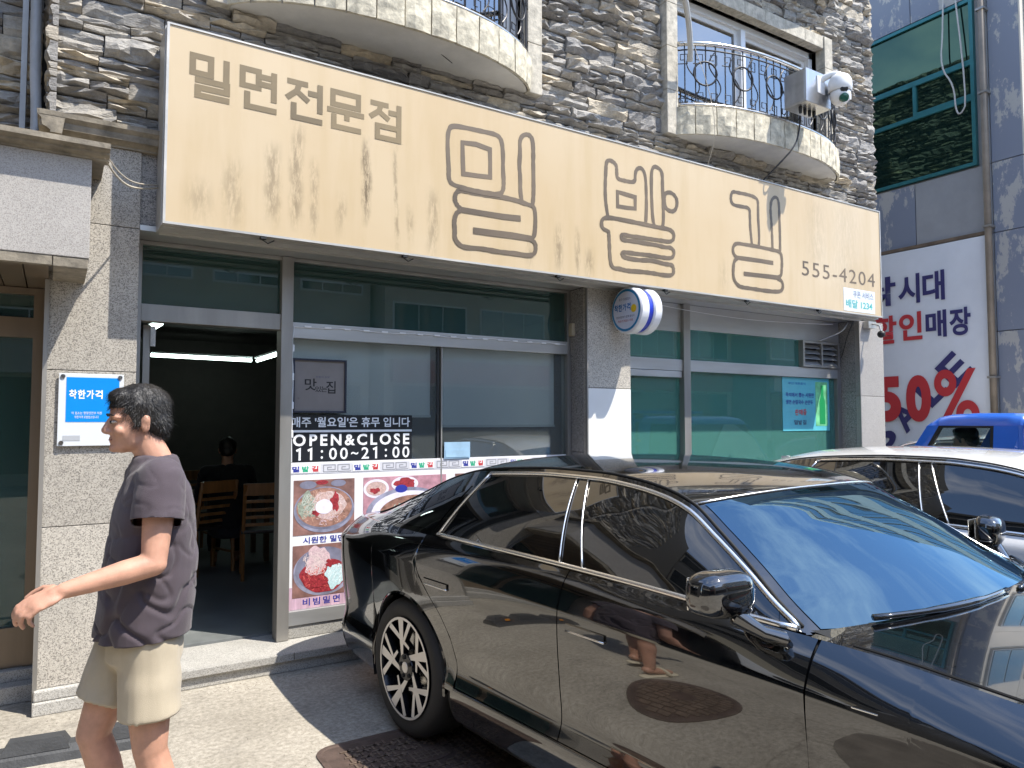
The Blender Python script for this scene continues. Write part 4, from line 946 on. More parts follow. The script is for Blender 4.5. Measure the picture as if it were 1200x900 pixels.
        L('sauce', 'ph_sauce', .0033, (cx, cz_ - .04, w_ * .38, h_ * .33, .06)); L('noodles', 'ph_pink', .0037, (cx - .04, cz_ + .07, .085, .095, .2), (cx - .075, cz_ + .02, .06, .05, .2)); strands('strands', 'ph_sauce2', .0038, cx, cz_ - .05, w_ * .36, h_ * .28, 80, .004, .05); strands('strands', 'ph_noodle2', .0039, cx - .05, cz_ + .06, .10, .09, 60, .0035, .09); L('garnish', 'ph_ice', .0041, (cx + .085, cz_ - .045, .075, .085, .25))
        strands('strands', 'ph_ice2', .0043, cx + .085, cz_ - .045, .07, .08, 60, .0035, .06, .9)
        L('garnish', 'ph_sauce', .0045, (cx + .05, cz_ + .04, .04, .025, .4), (cx - .03, cz_ - .09, .05, .03, .4))
photo(1.430, 1.872, .815, 1.200, 1, 1); photo(1.940, 2.62, .815, 1.200, 2, 2); photo(1.430, 1.872, .385, .745, 3, 3); photo(2.70, 3.14, .815, 1.200, 1, 4); photo(1.94, 2.62, .385, .745, 3, 5); photo(2.70, 3.14, .385, .745, 2, 6)
q = MB(); q.box(1.402, 1.88, YM - .001, YM - .0003, .306, .46); q.build('wheat_band', mat('wheat_pink', (.62, .42, .52), .5, var=.4, vscale=9, stretch=(3, 1, .4)), mb_)
place_text('print', '시원한 밀면', M['pr_navy'], mb_, (1.50, YM - .0022, .755), width=.30, height=.046, bold=.012)
for i_, ch_ in enumerate('비빔밀면'): place_text('print', ch_, M['pr_navy'], mb_, (1.505 + .072 * i_, YM - .0022, .325), width=.05, height=.05, bold=.012)
# light string and cable clips round the window
ls = empty('light_string', (2.6, W, 2.25), label='thin white string of lights pinned along the top of the shop window', cat='light string')
pts = [(1.405, W - .004, 1.33)] + [(1.405 + rq.uniform(-.006, .006), W - .004, z) for z in np.linspace(1.5, 2.28, 8)]
q = MB(); q.tube(pts, .004, 5); hp = []
for i in range(60):
    x = 1.41 + i * .04; hp.append((x, W - .006, 2.288 - .012 * abs(math.sin(x * 5.2)) + rq.uniform(-.002, .002)))
q.tube(hp, .003, 5); q.build('cable', M['white_print'], ls)
for i in range(16):
    x = 1.48 + i * .145; q = MB(); q.box(x, x + .05, W - .012, W - .001, 2.276, 2.29, .003); q.build('clip', M['white_print'], ls)
for i in range(4):
    q = MB(); z = 1.5 + i * .2; q.box(1.396, 1.412, W - .012, W - .001, z, z + .05, .003); q.build('clip', M['white_print'], ls)
q = MB(); q.box(2.60, 2.83, W + .015, W + .02, 1.32, 1.45); q.box(2.61, 2.82, W + .012, W + .0145, 1.33, 1.39); tag(q.build('small_sign_card', mat('sky_card', (.36, .55, .72), .4, var=.2, vscale=5), loc=(2.7, W + .018, 1.32)), 'small sky blue card standing above the menu board', 'card')
q = MB(); q.box(3.80, 3.84, W - .06, W - .006, 2.36, 2.47, .006); tag(q.build('door_bell', mat('beige_plastic', (.55, .47, .33), .5), loc=(3.82, W - .03, 2.36)), 'small beige plastic box on the window jamb by the middle pillar', 'box')
# turquoise poster
po = empty('poster', (7.17, W, 1.5), label='turquoise poster with a green bottle taped inside the right window', cat='poster')
yp = W + .040
q = MB(); q.box(6.75, 7.585, yp, yp + .003, 1.505, 2.10); q.build('sheet', mat('poster_turquoise', (.12, .52, .60), .4, var=.12, vscale=3), po)
q = MB(); q.box(7.33, 7.55, yp - .002, yp - .0005, 1.56, 2.06); q.build('photo', mat('poster_green', (.20, .62, .30), .4, var=.4, vscale=8), po)
q = MB(); q.prism([(7.40, 1.58), (7.50, 1.58), (7.50, 1.84), (7.475, 1.90), (7.475, 2.02), (7.425, 2.02), (7.425, 1.90), (7.40, 1.84)], 1, yp - .004, yp - .0025); q.build('bottle', mat('bottle_green', (.02, .30, .10), .3), po)
for s_, z, h, m_, x0, w_ in (('판', 1.68, .065, 'pr_red', 6.96, .06), ('매', 1.68, .065, 'pr_red', 7.03, .06), ('중', 1.68, .065, 'pr_red', 7.10, .06), ('밀', 1.575, .05, 'pr_dark', 6.94, .065), ('밭', 1.575, .05, 'pr_dark', 7.015, .065), ('길', 1.575, .05, 'pr_dark', 7.09, .065), ('즉석에서 뽑는 시원한', 1.88, .05, 'pr_navy', 6.80, .50), ('생면 손칼국수 손만두', 1.80, .05, 'pr_navy', 6.80, .48), ('부산 대표음식', 2.02, .028, 'pr_blue', 6.85, .3)):
    place_text('print', s_, M[m_], po, (x0, yp - .003, z), width=w_, height=h, bold=.015)

# ================================================================= wires, pipe, small fittings
def cable(pts, r, m, label, cat='cable', name='cable'):
    P = chaikin(pts, 2); q = MB(); q.tube(P, r, 6); return tag(q.build(name, m, loc=pts[0], smooth=True), label, cat)
cable([(.19, 4.36, 3.02), (.24, 4.45, 2.965), (.32, 4.58, 2.94), (.42, 4.72, 2.985), (.505, 4.80, 3.03)], .006, M['wire_pale'], 'pale twisted cable sagging from the canopy cornice to the sign board')
cable([(.20, 4.36, 3.03), (.27, 4.50, 2.985), (.36, 4.62, 2.975), (.505, 4.80, 3.045)], .004, M['wire_pale'], 'thin second wire above the sagging cable at the canopy')
cable([(-.16, 5.2, 7.4), (-.16, 5.15, 5.5), (-.155, 5.12, 3.75), (-.135, 5.10, 3.45), (-.14, 5.05, 3.2), (-.19, 5.0, 3.10)], .032, M['pipe'], 'grey plastic drainpipe in the corner above the entrance canopy', 'pipe', 'drainpipe')
q = MB(); q.box(-.225, -.195, 5.2, 5.3, 3.1, 7.4); q.build('pipe_flat', M['pipe'], bld)
cable([(4.98, 4.7, 5.14), (5.05, 4.6, 4.75), (5.15, 4.58, 4.3), (5.18, 4.75, 4.0)], .003, M['wire_pale'], 'thin pale wire hanging from the balcony rail with the camera')
cable([(1.1, 4.45, 4.8), (1.6, 4.42, 4.45), (2.45, 4.72, 4.29)], .003, M['wire'], 'thin dark wire slanting under the wide balcony soffit')
cable([(6.15, 4.42, 4.62), (6.12, 4.40, 4.5), (6.0, 4.36, 4.28), (5.86, 4.44, 4.1), (5.80, 4.60, 3.96)], .008, M['wire'], 'black cable looping from the balcony box down behind the sign')
cable([(7.68, 4.95, 2.74), (7.5, 4.9, 2.62), (7.3, 5.06, 2.52)], .009, M['alu_light'], 'diagonal metal strut between the sign and the vent louvre', 'strut', 'strut')
cable([(7.72, 4.9, 2.76), (7.6, 4.9, 2.6), (7.66, 5.0, 2.4), (7.70, 5.05, 2.35)], .005, M['wire'], 'black cable dangling beside the vent louvre')
cable([(4.35, 4.86, 2.70), (5.2, 5.0, 2.68), (6.2, 5.02, 2.66), (7.4, 4.95, 2.70)], .003, M['white_print'], 'thin white wire strung under the sign above the right window')
lamp = empty('sign_lamp', (4.95, 4.70, 5.05), label='curved grey arm of a lamp reaching out from the balcony rail over the sign', cat='lamp')
q = MB(); q.tube(chaikin([(4.95, 4.72, 4.98), (4.90, 4.66, 5.08), (4.75, 4.55, 5.32), (4.55, 4.42, 5.42), (4.30, 4.32, 5.42), (4.12, 4.25, 5.36)], 3), .026, 10); q.build('arm', mat('arm_grey', (.46, .46, .44), .4, .3), lamp, smooth=True)
q = MB(); q.tube([(4.16, 4.26, 5.37), (4.05, 4.2, 5.34), (3.9, 4.12, 5.30)], [.04, .07, .075], 14); q.build('head', mat('lamp_head_blue', (.25, .36, .48), .3), lamp, smooth=True)
# security camera with its junction box on the balcony
jb = empty('junction_box', (6.15, 4.40, 4.62), label='square stainless junction box strapped to the balcony railing', cat='junction box')
q = MB(); q.box(5.98, 6.36, 4.22, 4.47, 4.66, 4.99, .008); q.build('case', mat('brushed_steel', (.55, .54, .53), .3, .9, var=.2, vscale=6, stretch=(1, 1, .1)), jb)
q = MB(); q.box(5.975, 5.98, 4.24, 4.45, 4.68, 4.97); q.build('door', mat('brushed_steel_b', (.5, .5, .5), .35, .9, var=.2, vscale=6), jb)
for i in range(4):
    q = MB(); q.lathe([(0, -.06), (.014, -.06), (.018, -.02), (.018, 0)], 10, (6.05 + .07 * i, 4.34, 4.66)); q.build('cable_gland', M['wire'], jb)
pz = empty('security_camera', (6.30, 4.12, 4.62), label='white dome security camera on an arm beside the junction box', cat='camera')
M['cam_white'] = mat('camera_white', (.74, .74, .73), .35)
px_, py_, pz_ = 6.33, 4.10, 4.78
q = MB(); q.tube(chaikin([(6.20, 4.30, 4.86), (6.22, 4.22, 4.93), (6.28, 4.14, 4.96), (px_, py_, 4.94)], 2), [.03] * 13, 10) if False else q.tube(chaikin([(6.20, 4.30, 4.86), (6.22, 4.22, 4.93), (6.28, 4.14, 4.97), (px_, py_, 4.95)], 2), .032, 10); q.box(6.14, 6.26, 4.21, 4.235, 4.78, 4.95, .01); q.build('arm', M['cam_white'], pz, smooth=True, sharp=40)
q = MB(); q.lathe([(0, 4.96), (.05, 4.955), (.085, 4.93), (.105, 4.89), (.11, 4.84), (.108, 4.79), (.098, 4.78)], 28, (px_, py_, 0)); q.build('hood', M['cam_white'], pz, smooth=True)
q = MB(); q.ball((px_, py_, 4.755), (.095, .095, .105), 24, 16); q.box(px_ + .085, px_ + .14, py_ - .03, py_ + .03, 4.73, 4.80, .012); q.build('body', M['cam_white'], pz, smooth=True, sharp=50)
fd = Vector((-.55, -.80, -.25)).normalized()
for off, r_, m_ in ((.045, .036, 'wire'), (-.04, .042, 'lens_green')):
    if m_ == 'lens_green': M[m_] = mat('lens_green', (.02, .09, .06), .08)
    s_ = Vector((0, 0, 1)).cross(fd).normalized(); upv = fd.cross(s_) * -1
    c0 = Vector((px_, py_, 4.755)) + fd * .07 + Vector((0, 0, off)); q = MB(); q.tube([c0, c0 + fd * .03, c0 + fd * .034], [r_, r_, r_ * .7], 18); q.build('lens', M[m_], pz, smooth=True, sharp=40)
cb = empty('bullet_camera', (7.9, 4.7, 2.60), label='tiny black camera under the right end of the sign', cat='camera')
q = MB(); q.ball((7.93, 4.70, 2.60), (.04, .045, .042), 14, 10); q.build('body', M['wire'], cb, smooth=True)
q = MB(); q.tube([(7.93, 4.70, 2.63), (7.93, 4.72, 2.70), (7.93, 4.80, 2.73)], .01, 6); q.box(7.85, 8.0, 4.80, F, 2.68, 2.755); q.build('bracket', M['alu_light'], cb)

# ================================================================= furniture inside
M['wood'] = mat('chair_wood', (.38, .17, .055), .4, var=.3, vscale=4, stretch=(6, 6, .6)); M['wood_dark'] = mat('table_wood', (.16, .08, .035), .35, var=.3, vscale=4, stretch=(.6, 6, 6))
def chair(loc, rz, label, group=None):
    t = empty('dining_chair', loc, rz, label, 'chair', group)
    for sx in (-1, 1):
        q = MB(); q.box(sx * .19 - .018, sx * .19 + .018, -.20, -.165, 0, .45, .004); q.build('leg', M['wood'], t, local=True)
        q = MB(); q.tube([(sx * .19, .19, 0), (sx * .19, .17, .43), (sx * .185, .20, .65), (sx * .18, .25, .90)], .019, 6); q.build('leg', M['wood'], t, local=True)
        q = MB(); q.box(sx * .19 - .01, sx * .19 + .01, -.16, .17, .18, .20); q.build('stretcher', M['wood'], t, local=True)
    q = MB(); q.box(-.21, .21, -.22, .19, .43, .465, .012); q.build('seat', mat('seat_vinyl', (.03, .022, .018), .4), t, local=True)
    for i, (z, h) in enumerate(((.50, .03), (.57, .03), (.64, .03), (.72, .03))):
        q = MB(); y = .175 + max(0, z - .5) * .19; q.box(-.175, .175, y, y + .018, z, z + h, .004); q.build('back_slat', M['wood'], t, local=True)
    q = MB(); q.box(-.195, .195, .225, .25, .79, .905, .008); q.build('back_rail', M['wood'], t, local=True)
    return t
def table(loc, label, group=None):
    t = empty('dining_table', loc, 0, label, 'table', group)
    q = MB(); q.box(-.55, .55, -.35, .35, .70, .735, .006); q.build('table_top', M['wood_dark'], t, local=True)
    for sx in (-1, 1):
        for sy in (-1, 1):
            q = MB(); q.box(sx * .5 - .025, sx * .5 + .025, sy * .3 - .025, sy * .3 + .025, 0, .70); q.build('leg', M['wood_dark'], t, local=True)
chair((1.74, 7.25, .13), R(170), 'light wooden ladder back chair turned to the shop doorway')
chair((1.30, 7.75, .13), R(200), 'wooden ladder back chair tucked in next to the doorway table')
chair((1.35, 9.0, .13), R(10), 'wooden ladder back chair on the far side of the dark tables')
table((1.45, 8.3, .13), 'dark wooden dining table seen through the open doorway')
table((3.0, 8.6, .13), 'dark wooden dining table deeper behind the window notice')
chair((3.0, 7.8, .13), R(180), 'wooden ladder back chair behind the window with the notice')
M['tube'] = mat('tube_light', (.8, .9, .85), .4, emit=(.80, 1.0, .93), estr=3.0)
for a, c, lb in (((1.02, 10.2), (2.29, 10.38), 'long white tube light crossing the dark ceiling inside the doorway'), ((2.37, 10.38), (2.36, 9.2), 'white tube light running towards the window at the end of the long one'), ((.73, 7.24), (.75, 6.8), 'short white tube light near the door head inside')):
    t = empty('tube_light', (a[0], a[1], 2.45), label=lb, cat='light')
    d = Vector((c[0] - a[0], c[1] - a[1], 0)); q = MB(); q.tube([(a[0], a[1], 2.45), (c[0], c[1], 2.45)], .022, 8); q.build('tube', M['tube'], t)
    q = MB(); n_ = Vector((-d.y, d.x, 0)).normalized() * .04
    q.add([(a[0] + n_.x, a[1] + n_.y, 2.475), (a[0] - n_.x, a[1] - n_.y, 2.475), (c[0] - n_.x, c[1] - n_.y, 2.475), (c[0] + n_.x, c[1] + n_.y, 2.475), (a[0] + n_.x, a[1] + n_.y, 2.50), (a[0] - n_.x, a[1] - n_.y, 2.50), (c[0] - n_.x, c[1] - n_.y, 2.50), (c[0] + n_.x, c[1] + n_.y, 2.50)], [(0, 1, 2, 3), (4, 7, 6, 5), (0, 4, 5, 1), (1, 5, 6, 2), (2, 6, 7, 3), (3, 7, 4, 0)]); q.build('housing', M['white_pvc'], t)
# open glass door leaf folded inward
dl = empty('glass_door', (.49, 5.2, .13), label='glass door leaf standing open inside the shop doorway', cat='door')
q = MB(); q.box(.475, .515, W + .12, W + .16, .14, 2.24); q.box(.475, .515, W + .86, W + .90, .14, 2.24); q.box(.475, .515, W + .16, W + .86, 2.20, 2.24); q.box(.475, .515, W + .16, W + .86, .14, .30); q.build('frame', M['alu'], dl)
q = MB(); q.box(.49, .498, W + .16, W + .86, .30, 2.20); q.build('pane', M['win_glass'], dl)
q = MB(); q.box(.515, .545, W + .10, W + .13, 2.10, 2.23); q.build('hinge', M['steel'], dl)

# ================================================================= things on the ground
M['rubber'] = mat('black_rubber', (.045, .047, .05), .6, var=.25, vscale=12, bump=.002, bscale=90)
ps = empty('wheel_stop', (.0, 4.22, 0), R(-7), label='black rubber parking wheel stop with an amber reflector beside the left pillar', cat='wheel stop')
def stop_prof(h): return [(-.075, 0), (-.06, h * .55), (-.035, h), (.035, h), (.06, h * .55), (.075, 0)]
q = MB(); q.prism(stop_prof(.065), 0, -.62, .42); q.build('base', M['rubber'], ps, local=True)
for a, c in ((-.60, -.24), (-.17, .115), (.185, .40)):
    q = MB(); P = [(-.052, .05), (-.034, .105), (.034, .105), (.052, .05)]
    n = len(P); q.add([(a, *p) for p in P] + [(a + .025, P[1][0], P[1][1]), (c, *P[0])][:0] + [(c, *p) for p in P], [tuple(range(n)), tuple(range(2 * n - 1, n - 1, -1))] + [(i, i + n, (i + 1) % n + n, (i + 1) % n) for i in range(n)])
    for i in (1, 2): 
        v = q.v[i]; q.v[i] = (v[0] + .03, v[1], v[2]); v = q.v[n + i]; q.v[n + i] = (v[0] - .03, v[1], v[2])
    q.build('tread_block', M['rubber'], ps, local=True)
for x in (-.40, .24):
    q = MB(); q.box(x, x + .05, -.066, -.056, .062, .088, .004); q.build('reflector', mat('amber_reflector', (.8, .30, .02), .25), ps, local=True)
M['cast_iron'] = mat('cast_iron', (.12, .085, .07), .55, .35, var=.4, vscale=10, bump=.0015, bscale=120)
M['cast_iron_top'] = mat('cast_iron_worn', (.20, .15, .115), .5, .4, var=.35, vscale=14)
def plate(x0, x1, y0, y1, label, rnd):
    t = empty('manhole_cover', ((x0 + x1) / 2, (y0 + y1) / 2, 0), label=label, cat='manhole cover', group=None)
    cx, cy_ = (x0 + x1) / 2, (y0 + y1) / 2; hx, hy = (x1 - x0) / 2, (y1 - y0) / 2; r_ = .08
    def rr(e, z):
        P = []
        for sx, sy, a0 in ((1, 1, 0), (-1, 1, 90), (-1, -1, 180), (1, -1, 270)):
            for k in range(6):
                a = R(a0 + 90 * k / 5); P.append((cx + sx * (hx - r_) + (r_ + e) * math.cos(a), cy_ + sy * (hy - r_) + (r_ + e) * math.sin(a), z))
        return P
    q = MB(); A, B, C_, D = rr(.02, .001), rr(.02, .007), rr(0, .007), rr(-.012, .004); n = len(A); q.add(A + B + C_ + D, [(i, (i + 1) % n, n + (i + 1) % n, n + i) for i in range(n)] + [(n + i, n + (i + 1) % n, 2 * n + (i + 1) % n, 2 * n + i) for i in range(n)] + [(2 * n + i, 2 * n + (i + 1) % n, 3 * n + (i + 1) % n, 3 * n + i) for i in range(n)]); q.build('rim', M['cast_iron'], t)
    q = MB(); q.add(rr(-.010, .0045), [tuple(range(n))]); q.build('plate', M['cast_iron'], t, fix=False)
    # maze relief: raised bars on a grid that never close into boxes
    q = MB(); g = .034; nx = int((2 * hx - .16) / g); ny = int((2 * hy - .12) / g)
    for i in range(nx):
        for j in range(ny):
            x = cx - nx * g / 2 + (i + .5) * g; y = cy_ - ny * g / 2 + (j + .5) * g; k = (i + 2 * j) % 4; w_ = .0055
            if math.hypot((x - cx) / .13, (y - cy_) / .085) < 1: continue
            if k in (0, 1): q.box(x - g * .62, x + g * .62, y - w_, y + w_, .004, .0095)
            if k in (1, 2) or rnd.random() < .15: q.box(x - w_, x + w_, y - g * .62, y + g * .62, .004, .0088)
    o = q.build('maze_relief', M['cast_iron_top'], t); tag(o, kind='stuff')
    q = MB(); pts = [(cx + .12 * math.cos(a), cy_ + .075 * math.sin(a), .0095) for a in [2 * math.pi * k / 32 for k in range(32)]]; q.add(pts + [(p[0], p[1], .004) for p in pts], [tuple(range(32))] + [(i, 32 + i, 32 + (i + 1) % 32, (i + 1) % 32) for i in range(32)]); q.build('emblem', M['cast_iron'], t)
    q = MB()
    for i in range(-3, 4): q.box(cx + i * .028 - .004, cx + i * .028 + .004, cy_ - .05, cy_ + .05, .009, .0125)
    for i in range(-1, 2): q.box(cx - .08, cx + .08, cy_ + i * .03 - .004, cy_ + i * .03 + .004, .009, .0122)
    q.build('emblem_relief', M['cast_iron_top'], t)
plate(1.13, 2.03, 2.93, 3.585, 'rusty rectangular maze patterned manhole plate half in sun by the rear wheel', random.Random(2))
plate(2.06, 2.96, 2.93, 3.585, 'rectangular maze patterned manhole plate fully under the black car', random.Random(5))
rm = empty('round_manhole', (.62, 2.55, 0), label='round cast iron manhole cover with a brick grid in the open concrete', cat='manhole cover')
q = MB(); q.lathe([(.30, .001), (.30, .007), (.272, .007), (.268, .004), (.0005, .004)], 40, (.62, 2.55, 0)); q.build('plate', M['cast_iron'], rm)
q = MB()
for i in range(-6, 7):
    x = i * .04; h = math.sqrt(max(0, .25 ** 2 - x * x)); y = -h
    while y < h - .02:
        L = min(.075, h - y); q.box(.62 + x - .016, .62 + x + .016, 2.55 + y, 2.55 + y + L - .008, .004, .009); y += L
tag(q.build('brick_relief', M['cast_iron_top'], rm), kind='stuff')
q = MB(); q.lathe([(.07, .010), (.055, .0125), (.0005, .0125)], 24, (.62, 2.55, 0)); q.build('emblem', M['cast_iron'], rm)
M['patch'] = mat('asphalt_patch', (.16, .14, .115), .9, var=.35, vscale=6, bump=.004, bscale=50, dirt=.4)
q = MB(); ell_ = []
for k in range(40):
    a = 2 * math.pi * k / 40; r_ = .62 * (1 + .05 * math.sin(3 * a + 1) + .03 * math.sin(7 * a)); ell_.append((.35 + r_ * math.cos(a), 1.25 + r_ * math.sin(a), .0045))
q.add(ell_, [tuple(range(40))]); tag(q.build('concrete_patch', M['patch'], fix=False), kind='structure')

# grit and crumbs of stone swept against the step
rg = random.Random(9); q = MB()
for i in range(900):
    u_ = rg.random()
    if u_ < .55: x_, y_ = rg.uniform(-.6, 3.6), 4.76 - abs(rg.gauss(0, .10))
    elif u_ < .75: x_, y_ = rg.uniform(-.6, .5), 4.22 + rg.gauss(0, .12)
    else: x_, y_ = rg.uniform(-.8, 1.5), rg.uniform(2.6, 4.7)
    r_ = rg.uniform(.0015, .0048); a_ = rg.uniform(0, 6.28)
    q.add([(x_ + r_ * math.cos(a_ + k * 2.09), y_ + r_ * math.sin(a_ + k * 2.09), .0005) for k in range(3)] + [(x_ + rg.uniform(-.3, .3) * r_, y_, r_ * rg.uniform(.5, 1.1))], [(0, 1, 3), (1, 2, 3), (2, 0, 3)])
tag(q.build('grit', mat('grit_stone', (.22, .19, .155), .9, var=.4, vscale=40), fix=False), 'scattered grit lying on the concrete along the step', 'grit', kind='stuff')

# ================================================================= building on the right with the banner
M['panel_grey'] = mat('weathered_panel', (.30, .30, .30), .6, var=.12, vscale=2.2, dirt=.3)
def mat_peel():
    m = bpy.data.materials.new('peeling_panel'); m.use_nodes = True; nt = NT(m); p = nt.new('ShaderNodeBsdfPrincipled', i_Roughness=.7); nt.lk(p.outputs[0], nt.out.inputs[0])
    v = coords(nt, (1, 1, .45), rnd=True); n = noise(nt, v, 2.4, 9, .72); r = ramp(nt, .53, .56, (.20, .22, .27), (.40, .385, .36)); nt.lk(n, r.inputs[0]); nt.lk(r.outputs[0], p.inputs['Base Color']); return m
M['panel_peel'] = mat_peel()
M['teal_frame'] = mat('teal_frame', (.03, .17, .18), .4, .3, var=.15)
M['office_glass'] = mat('dark_office_glass', (.004, .012, .010), .02, ior=2.3)
[n for n in M['office_glass'].node_tree.nodes if n.type == 'BSDF_PRINCIPLED'][0].inputs['Specular Tint'].default_value = (.30, .55, .42, 1)
XR = 11.0
rb = empty('neighbour_building', (XR, 6.0, 0), label='grey panelled building with dark green windows beyond the alley', cat='building')
b = MB(); b.box(XR + .05, 20, 4.50, 18, 0, 14.5); b.build('wall', M['panel_grey'], rb)
# cladding panels on the side wall, each its own sheet
ycuts = [4.465, 4.86, 4.93, 5.93, 7.0, 8.2, 9.4, 10.6, 12, 14, 16, 18]; zc = [0, 1.4, 2.85, 4.23, 5.22, 7.72, 8.8, 10.2, 12, 14.5]
for i, (a, c) in enumerate(zip(ycuts[:-1], ycuts[1:])):
    for j, (d, e) in enumerate(zip(zc[:-1], zc[1:])):
        if d == 5.22 and 4.9 < a < 9: continue
        m_ = M['panel_peel'] if (i == 0 or (i, j) in ((2, 5), (3, 3), (3, 5), (4, 5))) else M['panel_grey']
        q = MB(); q.box(XR, XR + .05, a + .006, c - .006, d + .006, e - .006); q.build('panel', m_, rb)
M['bge_panel'] = mat('beige_panel', (.56, .51, .43), .6, var=.1, vscale=1.5, dirt=.15); M['front_glass'] = mat('front_window_glass', (.03, .10, .11), .04, ior=1.8)
for i in range(6):
    for (d, e) in ((3.2, 4.9), (6.1, 7.9), (9.1, 10.9), (12.1, 13.6)):
        q = MB(); q.box(XR + .12 + i * 1.5, XR + 1.38 + i * 1.5, 4.41, 4.452, d, e); f_ = q.build('front_window', M['alu'], rb)
        for k in range(2):
            q = MB(); q.box(XR + .17 + i * 1.5 + k * .60, XR + .72 + i * 1.5 + k * .60, 4.40, 4.409, d + .06, e - .06); q.build('pane', M['front_glass'], f_)
for i in range(6):
    for j, (d, e) in enumerate(zip(zc[:-1], zc[1:])):
        q = MB(); q.box(XR + .006 + i * 1.5, XR + 1.494 + i * 1.5, 4.45, 4.5, d + .006, e - .006); q.build('panel', M['bge_panel'], rb)
q = MB(); q.box(XR - .03, XR, 4.95, 9, 4.225, 4.275); q.build('ledge', mat('brown_ledge', (.16, .11, .07), .6, var=.3), rb)
# big window: frames and panes
wy0, wy1, wz0, wz1 = 5.04, 8.3, 5.25, 7.70
q = MB(); f_ = .05
for bx in ((wy0, wy1, wz0, wz0 + f_), (wy0, wy1, wz1 - f_, wz1), (wy0, wy0 + f_, wz0 + f_, wz1 - f_), (wy1 - f_, wy1, wz0 + f_, wz1 - f_), (wy0 + f_, wy1 - f_, 6.20, 6.26), (wy0 + f_, wy1 - f_, 6.72, 6.80)): q.box(XR - .02, XR + .06, *bx)
for y in (5.87, 6.7, 7.5): q.box(XR - .015, XR + .055, y, y + .05, 6.26, 6.72)
wf = q.build('window_frame', M['teal_frame'], rb)
for a, c, d, e in ((wy0 + f_, wy1 - f_, wz0 + f_, 6.20), (wy0 + f_, wy1 - f_, 6.80, wz1 - f_), (wy0 + f_, 5.87, 6.26, 6.72), (5.92, 6.7, 6.26, 6.72), (6.75, 7.5, 6.26, 6.72), (7.55, wy1 - f_, 6.26, 6.72)):
    q = MB(); q.box(XR + .02, XR + .03, a, c, d, e); q.build('pane', M['office_glass'], wf)
q = MB(); q.box(XR - .012, XR + .04, 5.10, 5.87, 6.262, 6.30); q.build('sash', M['teal_frame'], wf)
tag_pts = [(XR - .09, 4.89, 0.2), (XR - .09, 4.89, 12)]
q = MB(); q.tube(tag_pts, .045, 10); q.build('drainpipe', mat('brown_pipe', (.23, .19, .15), .5, .2, var=.25, vscale=4), rb, smooth=True)
for z in (2.2, 4.3, 6.2, 7.4):
    q = MB(); q.box(XR - .145, XR, 4.835, 4.945, z, z + .03); q.build('pipe_clamp', M['alu'], rb)
cable([(XR - .05, 5.40, 8.8), (XR - .06, 5.42, 7.4), (XR - .12, 5.45, 6.8), (XR - .05, 5.30, 6.5), (XR - .06, 5.28, 6.1), (XR - .05, 5.22, 6.02), (XR - .05, 5.12, 6.2), (XR - .05, 5.33, 8.8)], .012, mat('rope_pale', (.5, .48, .45), .7), 'loop of pale rope hanging down the dark green windows', 'rope', 'hanging_rope')
# banner
bn = empty('sale_banner', (XR - .04, 6.0, 1.2), label='large white fabric sale banner with navy and red lettering on the grey building', cat='banner')
q = MB(); bx_ = XR - .045
P = [[(bx_ + .006 * math.sin(i * .8) * math.sin(j * .7), 4.955 + (8.0 - 4.955) * i / 24, 1.05 + (4.21 - 1.05) * j / 16) for j in range(17)] for i in range(25)]
q.grid(P); q.build('cloth', mat('banner_cloth', (.72, .73, .75), .7, var=.06, vscale=2), bn, smooth=True)
M['bn_navy'] = mat('banner_navy', (.035, .03, .13), .6); M['bn_red'] = mat('banner_red', (.52, .03, .035), .6)
def btext(s_, yL, yR, z0, z1, m_, bold, dx=0.0): place_text('print', s_, M[m_], bn, (bx_ - .012 - dx, yL, z0), (0, -1, 0), (0, 0, 1), width=yL - yR, height=z1 - z0, bold=bold, res=8)
btext('낚', 6.75, 6.24, 3.40, 3.86, 'bn_navy', .03); btext('시', 6.20, 5.87, 3.39, 3.84, 'bn_navy', .03); btext('대', 5.83, 5.51, 3.385, 3.83, 'bn_navy', .03)
btext('할', 6.62, 6.24, 2.81, 3.25, 'bn_red', .03); btext('인', 6.20, 5.85, 2.835, 3.26, 'bn_red', .03); btext('매', 5.80, 5.50, 2.84, 3.24, 'bn_navy', .03); btext('장', 5.46, 5.17, 2.84, 3.24, 'bn_navy', .03)
btext('5', 6.60, 6.20, 1.60, 2.30, 'bn_red', .05, .004); btext('0', 6.12, 5.75, 1.60, 2.30, 'bn_red', .05, .004); btext('%', 5.70, 5.09, 1.52, 2.36, 'bn_red', .018, .004)
for ch, y, z, in (('S', 6.50, 1.10), ('A', 6.13, 1.42), ('L', 5.74, 1.80), ('E', 5.40, 2.08)):
    a = R(44); place_text('print', ch, M['bn_navy'], bn, (bx_ - .010, y, z), (0, -math.cos(a), math.sin(a)), (0, math.sin(a), math.cos(a)), width=.36, height=.42, bold=.03, res=8)

